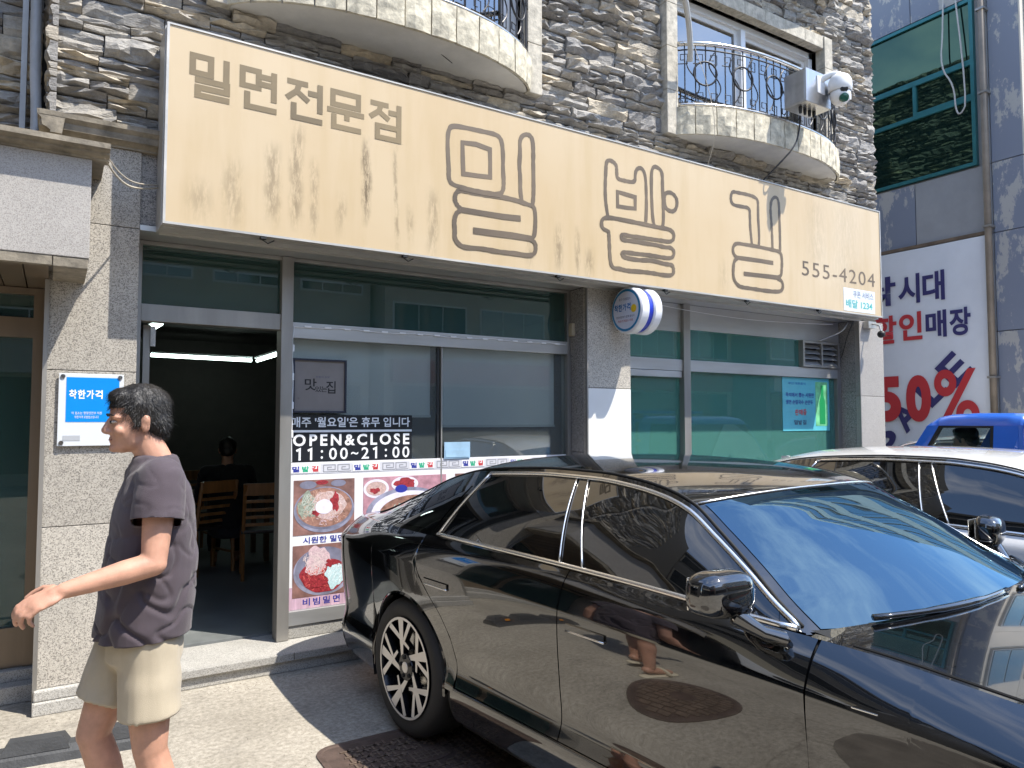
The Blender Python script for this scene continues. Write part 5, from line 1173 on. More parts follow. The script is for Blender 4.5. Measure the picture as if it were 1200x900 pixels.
# ================================================================= the street around, seen in glass and paint
M['bge'] = mat('beige_render', (.55, .50, .42), .8, var=.12, vscale=1.5, dirt=.2); M['gry'] = mat('grey_render', (.25, .245, .24), .8, var=.15, vscale=1.5); M['brk'] = mat('brown_tile', (.26, .17, .12), .7, var=.2, vscale=3)
M['dgry'] = mat('dark_render', (.075, .074, .072), .8, var=.2, vscale=1.5); M['blue_win'] = mat('street_glass', (.03, .07, .09), .04, spec=1.0, ior=1.8); M['dark_win'] = mat('street_window', (.015, .018, .02), .08)
def block(x0, x1, y0, y1, h, m_, label, floors, nw, face, shop=True):
    t = empty('street_building', ((x0 + x1) / 2, (y0 + y1) / 2, 0), label=label, cat='building', group=None)
    b = MB(); b.box(x0, x1, y0, y1, 0, h); b.box(x0 - .1, x1 + .1, y0 - .1, y1 + .1, h, h + .25); b.build('wall', m_, t)
    fh = (h - 3.4) / floors; h_ = h
    for fl in range(floors):
        z0 = 3.6 + fl * fh + .5; z1 = 3.4 + (fl + 1) * fh - .35
        for i in range(nw):
            if face == 'y':
                w_ = (x1 - x0) / nw; a = x0 + w_ * i + .25; c = x0 + w_ * (i + 1) - .25
                q = MB(); q.box(a, c, y1 - .05, y1 + .03, z0, z1); f_ = q.build('window', M['white_pvc'], t)
                for s_ in range(3):
                    q = MB(); d = (c - a - .08) / 3; q.box(a + .04 + d * s_ + .02, a + .04 + d * (s_ + 1) - .02, y1 + .032, y1 + .04, z0 + .06, z1 - .06); q.build('pane', M['blue_win'], f_)
            else:
                w_ = (y1 - y0) / nw; a = y0 + w_ * i + .3; c = y0 + w_ * (i + 1) - .3
                q = MB(); q.box(x1 - .05, x1 + .03, a, c, z0, z1); f_ = q.build('window', M['alu'], t)
                q = MB(); q.box(x1 + .032, x1 + .04, a + .06, c - .06, z0 + .06, z1 - .06); q.build('pane', M['dark_win'], f_)
    if shop:
        q = MB()
        if face == 'y': q.box(x0 + .3, x1 - .3, y1 + .005, y1 + .02, .3, 2.7)
        else: q.box(x1 + .005, x1 + .02, y0 + .4, y1 - .4, .3, 2.6)
        q.build('shop_glass', M['dark_win'], t)
        q = MB()
        if face == 'y': q.box(x0 + .2, x1 - .2, y1 + .02, y1 + .25, 2.8, 3.5)
        else: q.box(x1 + .02, x1 + .2, y0 + .4, y1 - .4, 2.7, 3.3)
        q.build('shop_fascia', mat('fascia_%d' % (int(x0 * 7) % 5), [(.5, .5, .5), (.06, .14, .3), (.4, .36, .28), (.12, .25, .16), (.3, .07, .05)][int(x0 * 7) % 5], .5), t)
block(8.5, 24, -22, -10.5, 10.2, M['bge'], 'beige rendered building with bands of blue windows across the street', 3, 5, 'y')
block(-1.5, 8.3, -22, -11.2, 6.2, M['bge'], 'low cream rendered building across the street from the restaurant', 2, 4, 'y')
block(-13, -1.8, -20, -9.0, 9.5, M['brk'], 'brown tiled building across the street to the left', 2, 4, 'y')
block(24.3, 40, -20, -9.0, 8.0, M['gry'], 'grey building further along across the street', 2, 5, 'y')
block(-14, -3.2, 2.7, 12, 7.5, M['dgry'], 'dark grey side building left of the entrance canopy', 2, 3, 'x', shop=True)
block(-14, -5.4, -6.5, 1.6, 6.8, M['dgry'], 'low dark grey building on the left of the parking bay', 1, 3, 'x', shop=True)
ac = empty('air_conditioner', (-3.0, 3.6, 1.9), label='white outdoor air conditioner unit hung on the dark grey side building', cat='air conditioner')
q = MB(); q.box(-3.2, -2.88, 3.1, 3.95, 2.05, 2.65, .015); q.build('case', M['white_pvc'], ac)
q = MB(); q.lathe([(.24, -2.878), (.22, -2.868), (.05, -2.868), (.0005, -2.868)], 28, (0, 3.42, 2.35), 'X'); q.build('fan', M['dark'], ac)

# ================================================================= sedans
def pchip(xs, ys):
    xs = np.array(xs, float); ys = np.array(ys, float); o = np.argsort(xs); xs = xs[o]; ys = ys[o]
    h = np.diff(xs); d = np.diff(ys) / h; m = np.zeros(len(xs))
    for i in range(1, len(xs) - 1):
        if d[i - 1] * d[i] > 0:
            w1 = 2 * h[i] + h[i - 1]; w2 = h[i] + 2 * h[i - 1]; m[i] = (w1 + w2) / (w1 / d[i - 1] + w2 / d[i])
    m[0] = d[0]; m[-1] = d[-1]
    def f(x):
        x = min(max(x, xs[0]), xs[-1]); i = min(max(int(np.searchsorted(xs, x)) - 1, 0), len(xs) - 2)
        t = (x - xs[i]) / h[i]; t2 = t * t; t3 = t2 * t
        return (2 * t3 - 3 * t2 + 1) * ys[i] + (t3 - 2 * t2 + t) * h[i] * m[i] + (-2 * t3 + 3 * t2) * ys[i + 1] + (t3 - t2) * h[i] * m[i + 1]
    return f
WB = 2.895; TR = .350; XT, XN = -.86, 3.22            # wheelbase, tyre radius, where tail and nose wraps begin
c_w = pchip([-1.0, -.86, -.4, 0, .45, 1.2, 2.2, 2.6, 2.895, 3.22, 3.6], [.84, .866, .918, .944, .940, .932, .934, .938, .942, .915, .87])
c_zb = pchip([-1.0, -.86, -.4, .3, 1.2, 1.8, 2.3, 2.7, 3.22, 3.6], [1.000, 1.012, 1.030, 1.036, 1.030, 1.018, .995, .955, .885, .81])
c_yb = pchip([-1.0, -.86, -.5, 0, .6, 1.8, 2.2, 2.4, 2.8, 3.22, 3.6], [.70, .725, .80, .853, .868, .868, .845, .825, .80, .74, .66])
c_zs = pchip([-1.0, -.3, .5, 1.5, 2.3, 3.22, 3.6], [.905, .915, .915, .90, .88, .815, .755])          # shoulder crease height
TN = 9
def section(x):
    w, zb, yb, zs = c_w(x), c_zb(x), c_yb(x), c_zs(x)
    return np.array([(w - .10, .185), (w - .045, .215), (w - .016, .30), (w - .012, .375), (w - .034, .46), (w - .020, .60), (w - .004, .76), (w, zs - .035), (w - .006, zs + .006), (w * .45 + yb * .55 + .006, zs * .38 + zb * .62), (yb, zb)])
_sec = {}
def Sd(x, t):
    """body side: x station, t 0 (rocker) .. 1 (belt)"""
    k = round(x, 5)
    if k not in _sec: _sec[k] = section(x)
    P = _sec[k]; n = len(P) - 1; u = min(max(t, 0), 1) * n; i = min(int(u), n - 1); f = u - i
    p0 = P[max(i - 1, 0)]; p1 = P[i]; p2 = P[i + 1]; p3 = P[min(i + 2, n)]
    q = .5 * ((2 * p1) + (-p0 + p2) * f + (2 * p0 - 5 * p1 + 4 * p2 - p3) * f * f + (-p0 + 3 * p1 - 3 * p2 + p3) * f ** 3)
    return (x, q[0], q[1])
def t_of_z(x, z):
    lo, hi = 0.0, 1.0
    for _ in range(22):
        m = (lo + hi) / 2
        if Sd(x, m)[2] < z: lo = m
        else: hi = m
    return (lo + hi) / 2
RX = [-.86, -.66, -.48, -.28, 0, .26, .55, .9, 1.15, 1.35, 1.5, 1.64, 1.79, 1.95, 2.06, 2.18]
c_zr = pchip(RX, [1.018, 1.070, 1.132, 1.205, 1.302, 1.358, 1.384, 1.398, 1.396, 1.380, 1.356, 1.316, 1.232, 1.136, 1.064, 1.000])
c_yr = pchip(RX, [.700, .675, .655, .640, .628, .624, .626, .630, .634, .640, .648, .668, .708, .758, .795, .832])
def Cs(x, v, off=0.0):
    """cabin side between belt (v=0) and roof rail (v=1)"""
    yb, zb = c_yb(x) - .012, c_zb(x) + .003; yr, zr = c_yr(x), c_zr(x)
    b = .022 * math.sin(math.pi * v) * min(1, max(0, (zr - zb) / .3))
    y = yb + (yr - yb) * v + b; z = zb + (zr - zb) * v
    ny, nz_ = (zr - zb), (yb - yr); l = math.hypot(ny, nz_) + 1e-6
    return (x, y + off * ny / l, z + off * nz_ / l)
# centre line of screen, roof and backlight paired with stations on the roof rail
c_cx = pchip(RX, [-1.00, -.80, -.62, -.40, -.08, .20, .53, .92, 1.20, 1.43, 1.61, 1.78, 1.97, 2.17, 2.31, 2.44])
c_cz = pchip(RX, [1.055, 1.110, 1.176, 1.256, 1.358, 1.414, 1.440, 1.448, 1.440, 1.422, 1.398, 1.362, 1.272, 1.160, 1.078, 1.005])
def Tp(x, w, off=0.0):
    """top of the cabin: rail station x, w 0 (rail) .. 1 (centre)"""
    xr, yr, zr = x, c_yr(x), c_zr(x); k = 1 - (1 - w) ** 2.3
    return (xr + (c_cx(x) - xr) * k, yr * (1 - w), zr + (c_cz(x) - zr) * (1 - (1 - w) ** 2.6) + off)
def lerp(a, b, t): return a + (b - a) * t
def poly(pts):
    xs = [p[0] for p in pts]; ys = [p[1] for p in pts]
    return lambda z: float(np.interp(z, xs, ys))
door_r = poly([(.36, .475), (.50, .462), (.60, .425), (.70, .345), (.78, .245), (.86, .155), (.95, .115), (1.1, .105)])
door_b = poly([(.36, 1.185), (1.05, 1.205)])
door_f = poly([(.36, 2.225), (.7, 2.235), (1.05, 2.225)])
def thicken(P, depth, n_in):
    """grid plus turned-in edges"""
    return P
def panel_mesh(q, P, sgn, lip=.016):
    """grid of points (list of rows) mirrored to side sgn, with edges folded inward"""
    A = np.array(P, float)
    du = np.gradient(A, axis=0); dv = np.gradient(A, axis=1); nn = np.cross(du, dv); nn /= (np.linalg.norm(nn, axis=2, keepdims=True) + 1e-9)
    if nn[..., 1].mean() < 0: nn = -nn
    B = A - nn * lip; a, b = A.shape[:2]
    S = np.array([1, sgn, 1.0]); A = A * S; B = B * S
    q.grid(A, flip=(sgn < 0))
    ring = [(i, 0) for i in range(a)] + [(a - 1, j) for j in range(1, b)] + [(i, b - 1) for i in range(a - 2, -1, -1)] + [(0, j) for j in range(b - 2, 0, -1)]
    n = len(ring); vs_ = [A[i, j] for i, j in ring] + [B[i, j] for i, j in ring]
    q.add(vs_, [(k, (k + 1) % n, n + (k + 1) % n, n + k) for k in range(n)])
def smooth_obj(q, name, m, root, sharp=38): return q.build(name, m, root, local=True, smooth=True, sharp=sharp)
def arch_z(x, xc, r):
    d = r * r - (x - xc) ** 2
    return .345 + math.sqrt(max(d, 0)) if d > 0 else None

def make_car(name, loc, rz, label, paint, trim, roofm, chrome_m):
    _sec.clear()
    root = empty(name, loc, rz, label, 'car', None)
    P0 = paint; GL = M['car_glass']; CH = chrome_m; BK = M['car_black']
    for s in (-1, 1):
        # doors
        for dn, f0, f1 in (('rear_door', door_r, door_b), ('front_door', door_b, door_f)):
            tb = t_of_z(1.2, .385); rows = []
            for j in range(41):
                t = lerp(tb, 1.0, j / 40); z = Sd(1.2, t)[2]; a = f0(z) + .0028; c = f1(z) - .0028
                rows.append([Sd(lerp(a, c, i / 34), t) for i in range(35)])
            q = MB(); panel_mesh(q, rows, s); dr = smooth_obj(q, dn, P0, root)
            xh = .225 if dn == 'rear_door' else 1.255
            q = MB(); H = []
            for i in range(9):
                x = xh + .205 * i / 8
                H.append([tuple(np.array(Sd(x, t_of_z(x, z))) + np.array([0, o, 0])) for z, o in ((.822, .001), (.825, .008), (.848, .008), (.851, .001))])
            panel_mesh(q, H, s, .004); hd = smooth_obj(q, 'handle', P0, dr)
            q = MB(); q.tube([(x, s * (Sd(x, t_of_z(x, .822))[1] + .006), .822) for x in np.linspace(xh, xh + .205, 8)], .0045, 6); q.build('handle_trim', CH, hd, local=True, smooth=True)
        # front fender
        cols = []; ra = .392; xs = sorted(set([2.2325] + list(np.linspace(2.24, WB - ra - .004, 12)) + [WB - ra * math.cos(a) for a in np.linspace(0, math.pi, 33)] + [WB + ra + .004, XN]))
        for x in xs:
            az = arch_z(x, WB, ra); zl = .30 if x < WB - ra else .22
            if az is None: az = zl
            x_ = x; t0 = t_of_z(x_, max(az, zl)); cols.append([Sd(x_, lerp(t0, 1.0, j / 26)) for j in range(27)])
        q = MB(); panel_mesh(q, cols, s); smooth_obj(q, 'front_fender', P0, root)
        # rear quarter
        cols = []; xs = sorted(set([XT] + list(np.linspace(XT, -ra - .004, 14)) + [-ra * math.cos(a) for a in np.linspace(0, math.pi * .985, 36)] + list(np.linspace(.101, .462, 12))))
        dz = [(door_r(z), z) for z in np.linspace(1.08, .37, 60)]; dxs = [p[0] for p in dz]; dzs = [p[1] for p in dz]
        for x in xs:
            az = arch_z(x, 0, ra)
            if az is None: az = .21 if x < 0 else .36
            t1 = 1.0 if x <= .105 else t_of_z(x, float(np.interp(x, dxs, dzs)) - .004)
            t0 = t_of_z(x, az); t1 = max(t1, t0 + .01); cols.append([Sd(x, lerp(t0, t1, j / 26)) for j in range(27)])
        q = MB(); panel_mesh(q, cols, s); smooth_obj(q, 'rear_quarter', P0, root)
        # wheel arch lips
        for xc in (0, WB):
            q = MB(); L = []
            for a in np.linspace(R(-4), R(184), 40):
                x = xc + ra * math.cos(a); z = .345 + ra * math.sin(a); y = Sd(x, t_of_z(x, z))[1]
                L.append([(x, y - .002, z), (x + .012 * -math.cos(a), y + .004, z - .012 * math.sin(a)), (xc + (ra - .022) * math.cos(a), y - .012, .345 + (ra - .022) * math.sin(a)), (xc + (ra - .022) * math.cos(a), y - .06, .345 + (ra - .022) * math.sin(a))])
            A = np.array(L) * np.array([1, s, 1]); q.grid(A); smooth_obj(q, 'arch_lip', BK, root)
            q = MB(); L = [[(xc + (ra + .01) * math.cos(a), s * y, .345 + (ra + .01) * math.sin(a)) for y in (.90, .58)] for a in np.linspace(R(-20), R(200), 26)]; q.grid(L)
            q.add([(xc + (ra + .01) * math.cos(a), s * .60, .345 + (ra + .01) * math.sin(a)) for a in np.linspace(R(-20), R(200), 26)], [tuple(range(26))]); q.build('arch_liner', M['liner'], root, local=True, smooth=True, sharp=40)
        # sill below the doors
        tb = t_of_z(1.2, .378); rows = [[Sd(x, lerp(0, tb, j / 10)) for x in np.linspace(.44, WB - ra - .004, 40)] for j in range(11)]
        q = MB(); panel_mesh(q, rows, s); sl_ = smooth_obj(q, 'sill', P0, root)
        q = MB(); q.tube([(x, s * (Sd(x, t_of_z(x, .375))[1] + .002), .377) for x in np.linspace(.47, WB - ra - .02, 30)], .006, 6); q.build('sill_trim', trim, sl_, local=True, smooth=True)
        # dark backing behind all shut lines
        rows = [[tuple(np.array(Sd(x, t)) - np.array([0, .014, 0])) for x in np.linspace(.40, 2.42, 40)] for t in np.linspace(.05, .99, 20)]
        q = MB(); A = np.array(rows) * np.array([1, s, 1]); q.grid(A); q.build('inner_side', M['liner'], root, local=True, smooth=True)
        # cabin side, painted frame
        rows = [[Cs(x, v) for x in np.linspace(XT, 2.18, 90)] for v in np.linspace(-.05, 1, 14)]
        q = MB(); q.grid(np.array(rows) * np.array([1, s, 1])); smooth_obj(q, 'cabin_frame', BK, root, 60)
        # side glass: rear door, front door, quarter light; all stand a touch proud of the frame
        def wv(x0, x1, slope0, slope1, v0=.045, v1=.90, n=30):
            rows = []
            for j in range(13):
                v = lerp(v0, v1, j / 12); a = x0 + slope0 * v; c = x1 + slope1 * v
                rows.append([(lerp(a, c, i / n), v) for i in range(n + 1)])
            return rows
        def glass_patch(nm, uv, off=.003):
            A = np.array([[Cs(x, v, off) for x, v in r_] for r_ in uv]) * np.array([1, s, 1]); q = MB(); q.grid(A); return smooth_obj(q, nm, GL, root, 60)
        glass_patch('rear_window', wv(.235, 1.120, .15, -.105))
        # front door glass narrows to the mirror corner
        uv = []
        for j in range(13):
            v = lerp(.045, .90, j / 12); a = 1.275 - .18 * v
            z_t = v
            # end on the A pillar: where the rail curve leaves this height
            c = 2.10 - .02 * v
            uv.append([(lerp(a, c, i / 40), v) for i in range(41)])
        glass_patch('front_window', uv)
        q_uv = []
        for j in range(9):
            v = lerp(.07, .78, j / 8); a = -.40 + .42 * v; c = .12 + .20 * v
            q_uv.append([(lerp(a, c, i / 16), v) for i in range(17)])
        glass_patch('quarter_light', q_uv, .0035)
        # bright trim round the door glass
        top = [Cs(x, .935, .006) for x in np.linspace(.375, 2.13, 60)] + [Cs(2.155, .5, .006)]
        bot = [Cs(x, .018, .007) for x in np.linspace(.205, 2.155, 40)]
        rear = [Cs(lerp(.205, .375, k), lerp(.018, .935, k), .006) for k in np.linspace(0, 1, 12)]
        for nm, L, r_ in (('window_trim', top, .0095), ('belt_trim', bot, .0105), ('window_trim', rear, .006)):
            q = MB(); q.tube([(x, s * y, z) for x, y, z in L], r_, 8); q.build(nm, CH, root, local=True, smooth=True)
        for x0, x1 in ((1.130, 1.025), (1.265, 1.095)):
            q = MB(); q.tube([(lerp(x0, x1, k), s * Cs(lerp(x0, x1, k), lerp(.02, .93, k), .006)[1], Cs(lerp(x0, x1, k), lerp(.02, .93, k), .006)[2]) for k in np.linspace(0, 1, 10)], .0042, 6); q.build('pillar_trim', CH, root, local=True, smooth=True)
        # door mirror
        mr = empty('door_mirror', (0, 0, 0)); mr.parent = root
        t_ = MB(); t_.ball((0, 0, 0), 1, 32, 22); q = MB(); vv_ = []
        for (x, y, z) in t_.v:
            pw = lambda c, e: math.copysign(abs(c) ** e, c)
            x, y, z = pw(x, .62) * .5, pw(y, .60) * .5, pw(z, .66) * .5
            if x < 0: x *= .55
            vv_.append((2.020 + x * .150 - .030 * (y + .5), s * (1.012 + y * .205), 1.112 + z * (.152 - .026 * (y + .5)) + .010 * y))
        q.add(vv_, t_.f); smooth_obj(q, 'cap', M['mirror_cap'] if paint.name.startswith('black') else paint, mr, 60)
        q = MB(); q.box(1.956, 1.962, s * .935, s * 1.09, 1.065, 1.16, .003); q.build('mirror_glass', CH, mr, local=True)
        q = MB(); q.tube([(2.13, s * .875, .985), (2.10, s * .93, 1.005), (2.04, s * .975, 1.050)], [.024, .020, .030], 10, sx=1.4); smooth_obj(q, 'stalk', BK, mr, 60)
        q = MB(); q.tube([(2.125, s * .905, .992), (2.095, s * .958, 1.022), (2.06, s * 1.0, 1.045)], [.006, .007, .005], 6); q.build('stalk_trim', CH, mr, local=True, smooth=True)
        # fender badge
        q = MB(); q.box(2.36, 2.43, s * (c_w(2.4) - .013), s * (c_w(2.4) - .002), .868, .876, .002); q.build('badge', CH, root, local=True)
        # lamps
        n = 3.2
    # windscreen, roof, rear screen
    for nm, x0, x1, m_, w0, off in (('windscreen', 1.66, 2.165, M['car_screen'], .055, .003), ('rear_screen', -.78, -.10, M['car_screen'], .08, .003)):
        rows = []
        for x in np.linspace(x0, x1, 36):
            L = [Tp(x, w, off) for w in np.linspace(w0, 1, 18)]; rows.append(L + [(p[0], -p[1], p[2]) for p in L[-2::-1]])
        q = MB(); q.grid(rows); smooth_obj(q, nm, m_, root, 60)
    rows = []
    for x in np.linspace(XT, 2.18, 90):
        L = [Tp(x, w) for w in np.linspace(0, 1, 18)]; rows.append(L + [(p[0], -p[1], p[2]) for p in L[-2::-1]])
    q = MB(); q.grid(rows); smooth_obj(q, 'roof', roofm, root, 60)
    L = [Tp(1.65, w, .004) for w in np.linspace(.03, 1, 16)]; L = L + [(p[0], -p[1], p[2]) for p in L[-2::-1]]
    q = MB(); q.tube(L, .004, 6); q.build('header_trim', CH, root, local=True, smooth=True)
    for s in (-1, 1):
        q = MB(); q.tube([(x, s * (c_yr(x) - .01), c_zr(x) + .006) for x in np.linspace(-.75, 2.16, 60)], .0055, 6); q.build('drip_seal', M['liner'], root, local=True, smooth=True)
    # tail and nose wraps
    n = 2.45
    def wrap(x0, sg, prof, T, nth=22):
        rows = []
        for th in np.linspace(0, math.pi / 2, nth):
            a = math.sin(th) ** (2 / n); c = max(0, math.cos(th)) ** (2 / n); r_ = []
            for t in T:
                p = Sd(x0, t); r_.append((x0 + sg * prof(p[2]) * a, p[1] * c, p[2]))
            rows.append(r_)
        return rows
    tail = pchip([.18, .3, .45, .62, .78, .90, 1.0, 1.07], [.14, .22, .285, .305, .295, .28, .285, .245])
    nose = pchip([.18, .3, .45, .62, .74, .84, .90], [.40, .47, .53, .57, .565, .50, .42])
    def both(rows, m_, nm):
        q = MB(); 
        for s in (-1, 1): q.grid(np.array(rows) * np.array([1, s, 1]))
        bmw = bmesh.new(); me_ = q.mesh('w'); bmw.from_mesh(me_); bmesh.ops.remove_doubles(bmw, verts=bmw.verts[:], dist=1e-4); q = MB(); q.bm(bmw)
        return smooth_obj(q, nm, m_, root)
    tz = t_of_z(XT, .60)
    both(wrap(XT, -1, tail, np.linspace(0, tz, 14)), P0, 'rear_bumper'); both(wrap(XT, -1, tail, np.linspace(tz, 1, 20)), P0, 'tail_panel')
    both(wrap(XN, 1, nose, np.linspace(0, 1, 30)), P0, 'front_bumper')
    def strip(x0, sg, prof, z0, z1, th0, th1, m_, nm, off):
        for s in (-1, 1):
            rows = []
            for th in np.linspace(th0, th1, 24):
                a = math.sin(th) ** (2 / n); c = max(0, math.cos(th)) ** (2 / n)
                rows.append([(x0 + sg * (prof(z) + off) * a, s * (Sd(x0, t_of_z(x0, z))[1] + off) * c, z) for z in (z0, (z0 + z1) / 2, z1)])
            q = MB(); q.grid(rows); smooth_obj(q, nm, m_, root)
    strip(XT, -1, tail, .845, .900, R(14), R(90), M['tail_red'], 'tail_lamp', .003)
    strip(XN, 1, nose, .742, .768, R(12), R(90), M['lamp_white'], 'head_lamp', .003)
    strip(XN, 1, nose, .36, .66, R(42), R(90), M['grille'], 'grille', .004)
    strip(XT, -1, tail, .22, .36, R(5), R(90), BK, 'lower_valance', .003)
    q = MB(); q.box(XT - .338, XT - .322, -.26, .26, .56, .67, .004); q.build('number_plate', M['plate_white'], root, local=True)
    # boot lid and bonnet
    def lid(x0, x1, sg, prof, crown, nm, x_in):
        rows = []
        for th in np.linspace(0, math.pi / 2, 16):
            a = math.sin(th) ** (2 / n); c = max(0, math.cos(th)) ** (2 / n); p = Sd(x0, 1.0); r_ = []
            for k in np.linspace(0, 1, 8): r_.append((x0 + sg * prof(p[2]) * a * (1 - k), p[1] * c, p[2] + crown * (1 - (c) ** 2) * (k * .6 + 0)))
            rows.append(r_)
        main = []
        for x in np.linspace(x0, x_in, 26):
            p = Sd(x, 1.0); main.append([(x, p[1] * (1 - w), p[2] + crown * (1 - (1 - w) ** 2.2) * 0.6) for w in np.linspace(0, 1, 16)])
        q = MB()
        for s in (-1, 1): q.grid(np.array(rows) * np.array([1, s, 1])); q.grid(np.array(main) * np.array([1, s, 1]))
        return smooth_obj(q, nm, P0, root)
    lid(XT, None, -1, tail, .045, 'boot_lid', -.50)
    lid(XN, None, 1, nose, .085, 'bonnet', 2.20)
    for s in (-1, 1):
        q = MB(); q.tube([(x, s * (Sd(x, 1.0)[1] - .02), Sd(x, 1.0)[2] + .0035) for x in np.linspace(2.31, 3.3, 24)], .004, 5); q.build('shut_line', M['liner'], root, local=True)
        # bonnet crease
    # cowl and wipers
    rows = [[(p[0] + d, p[1], p[2] + e) for p in (lambda L: L + [(a, -b_, c) for a, b_, c in L[-2::-1]])([Tp(2.17, w, .004) for w in np.linspace(.02, 1, 14)])] for d, e in ((0, 0), (.05, -.006), (.11, -.012))]
    q = MB(); q.grid(rows); smooth_obj(q, 'cowl', M['liner'], root)
    for a, c in ((.34, .98), (-.40, .26)):
        L = []
        for k in np.linspace(0, 1, 12):
            y = lerp(a, c, k) - .22; w = 1 - abs(y) / .81
            L.append(np.array(Tp(2.158 - .012 * k, max(.02, min(1, w)), .022)) * np.array([1, 1 if y > 0 else -1, 1]))
        q = MB(); q.tube(L, [.010] * 4 + [.013] * 4 + [.009] * 4, 6); wp = q.build('wiper', BK, root, local=True, smooth=True)
    # underbody
    q = MB(); q.box(-.80, 3.2, -.58, .58, .17, .36); q.box(.42, 2.45, -.84, .84, .17, .30); q.build('underbody', M['liner'], root, local=True)
    # aerial fin
    q = MB(); q.prism([(-.30, c_cz(-.3) - .02), (-.12, c_cz(-.12) - .012), (-.26, c_cz(-.2) + .055), (-.31, c_cz(-.2) + .05)], 1, -.012, .012); q.build('aerial_fin', P0, root, local=True)
    # wheels
    for xc in (0, WB):
        for s in (-1, 1):
            wh = empty('wheel', (0, 0, 0)); wh.parent = root; wh.location = (xc, s * .925, TR)
            sg = s
            def lat(prof, n_=48): 
                q = MB(); q.lathe([(r_, sg * y) for r_, y in prof], n_, (0, 0, 0), 'Y'); return q
            q = lat([(.245, -.015), (.262, -.004), (.30, .003), (.325, -.004), (.342, -.022), (.349, -.05), (.350, -.11), (.349, -.18), (.342, -.21), (.32, -.225), (.24, -.22)], 64); smooth_obj(q, 'tyre', M['tyre'], wh)
            for k in range(4):
                q = MB(); q.lathe([(.3502, sg * (-.052 - k * .04)), (.3507, sg * (-.050 - k * .04)), (.3507, sg * (-.056 - k * .04))], 64, (0, 0, 0), 'Y'); 
            q = lat([(.252, -.002), (.252, .004), (.243, .004), (.238, -.006), (.236, -.03), (.225, -.06), (.215, -.16), (.22, -.20)]); rim = smooth_obj(q, 'rim', M['rim_dark'], wh)
            q = lat([(.2525, .0045), (.2395, .0045)]); q.build('rim_edge', M['rim_face'], rim, local=True)
            q = lat([(.215, -.10), (.0005, -.10)]); q.build('wheel_back', M['liner'], rim, local=True)
            q = lat([(.165, -.075), (.165, -.065), (.06, -.062)]); q.build('brake_disc', M['steel'], wh, local=True)
            def spoke(p0, p1, w0, w1, y0, y1):
                d = Vector(p1) - Vector(p0); nn = Vector((-d.y, d.x)).normalized()
                A = [Vector(p0) + nn * w0, Vector(p0) - nn * w0, Vector(p1) - nn * w1, Vector(p1) + nn * w1]
                qf = MB(); qf.add([(v.x, sg * (y0 if i < 2 else y1), v.y) for i, v in enumerate(A)], [(0, 1, 2, 3)])
                qb = MB(); qb.add([(v.x, sg * ((y0 if i < 2 else y1) - .0006), v.y) for i, v in enumerate(A)] + [(v.x + (v.x) * .0, sg * ((y0 if i < 2 else y1) - .03), v.y) for i, v in enumerate(A)], [(0, 1, 2, 3), (7, 6, 5, 4), (0, 4, 5, 1), (1, 5, 6, 2), (2, 6, 7, 3), (3, 7, 4, 0)])
                b_ = qb.build('spoke', M['rim_dark'], rim, local=True)
                return qf, b_
            for k in range(5):
                ph = R(72 * k + 90 + 9)
                pol = lambda r_, a: (r_ * math.cos(a), r_ * math.sin(a))
                for (ro, ao, ri, ai, w0, w1) in ((.240, ph, .062, ph + R(34) * 1, .026, .011), (.240, ph + R(30), .105, ph - R(26), .016, .008), (.240, ph + R(-22), .100, ph + R(20), .014, .008)):
                    qf, b_ = spoke(pol(ro, ao), pol(ri, ai), w0, w1, .0015, -.012 if ri < .08 else -.010)
                    qf.build('spoke_face', M['rim_face'], rim, local=True)
            q = lat([(.07, -.02), (.066, -.008), (.03, -.006), (.0005, -.006)]); smooth_obj(q, 'hub', M['rim_dark'], wh)
            q = lat([(.028, -.0055), (.026, -.003), (.0005, -.003)]); q.build('hub_cap', M['rim_face'], wh, local=True)
            for k in range(5):
                a = R(72 * k + 30); q = MB(); q.lathe([(.011, sg * -.006), (.011, sg * -.001), (.0005, sg * -.001)], 8, (.05 * math.cos(a), 0, .05 * math.sin(a)), 'Y'); q.build('nut', M['liner'], wh, local=True)
    return root
def paint(name, col, ior, rough=.12, coat_ior=1.6):
    m = mat(name, col, rough, 0, coat=1.0, ior=ior); p = [n for n in m.node_tree.nodes if n.type == 'BSDF_PRINCIPLED'][0]
    p.inputs['Coat IOR'].default_value = coat_ior; p.inputs['Coat Roughness'].default_value = .008
    return m
M['black_paint'] = paint('black_paint', (.0022, .0022, .0026), 1.45, .1, 1.85)
M['white_paint'] = paint('white_paint', (.74, .735, .71), 1.5, .25, 1.5)
M['car_black'] = paint('gloss_black_trim', (.003, .003, .003), 1.5, .1, 1.8)
M['car_glass'] = paint('tinted_glass', (.003, .0034, .004), 1.45, .02, 1.8)
def mat_screen():
    m = bpy.data.materials.new('screen_glass'); m.use_nodes = True; nt = NT(m)
    fr = nt.new('ShaderNodeFresnel', i_IOR=3.0); d = nt.new('ShaderNodeBsdfDiffuse', i_Color=(.003, .004, .005, 1)); g = nt.new('ShaderNodeBsdfGlossy', i_Color=(.50, .80, 1.0, 1), i_Roughness=.004); mx_ = nt.new('ShaderNodeMixShader')
    nt.lk(fr.outputs[0], mx_.inputs[0]); nt.lk(d.outputs[0], mx_.inputs[1]); nt.lk(g.outputs[0], mx_.inputs[2]); nt.lk(mx_.outputs[0], nt.out.inputs[0]); return m
M['car_screen'] = mat_screen()      # sky blue put into the gloss colour, reflectance raised to match
M['mirror_cap'] = paint('mirror_cap_black', (.004, .004, .005), 1.5, .05, 1.9)
M['chrome'] = mat('satin_chrome', (.86, .84, .80), .27, 1.0)
M['liner'] = mat('black_liner', (.006, .006, .006), .75)
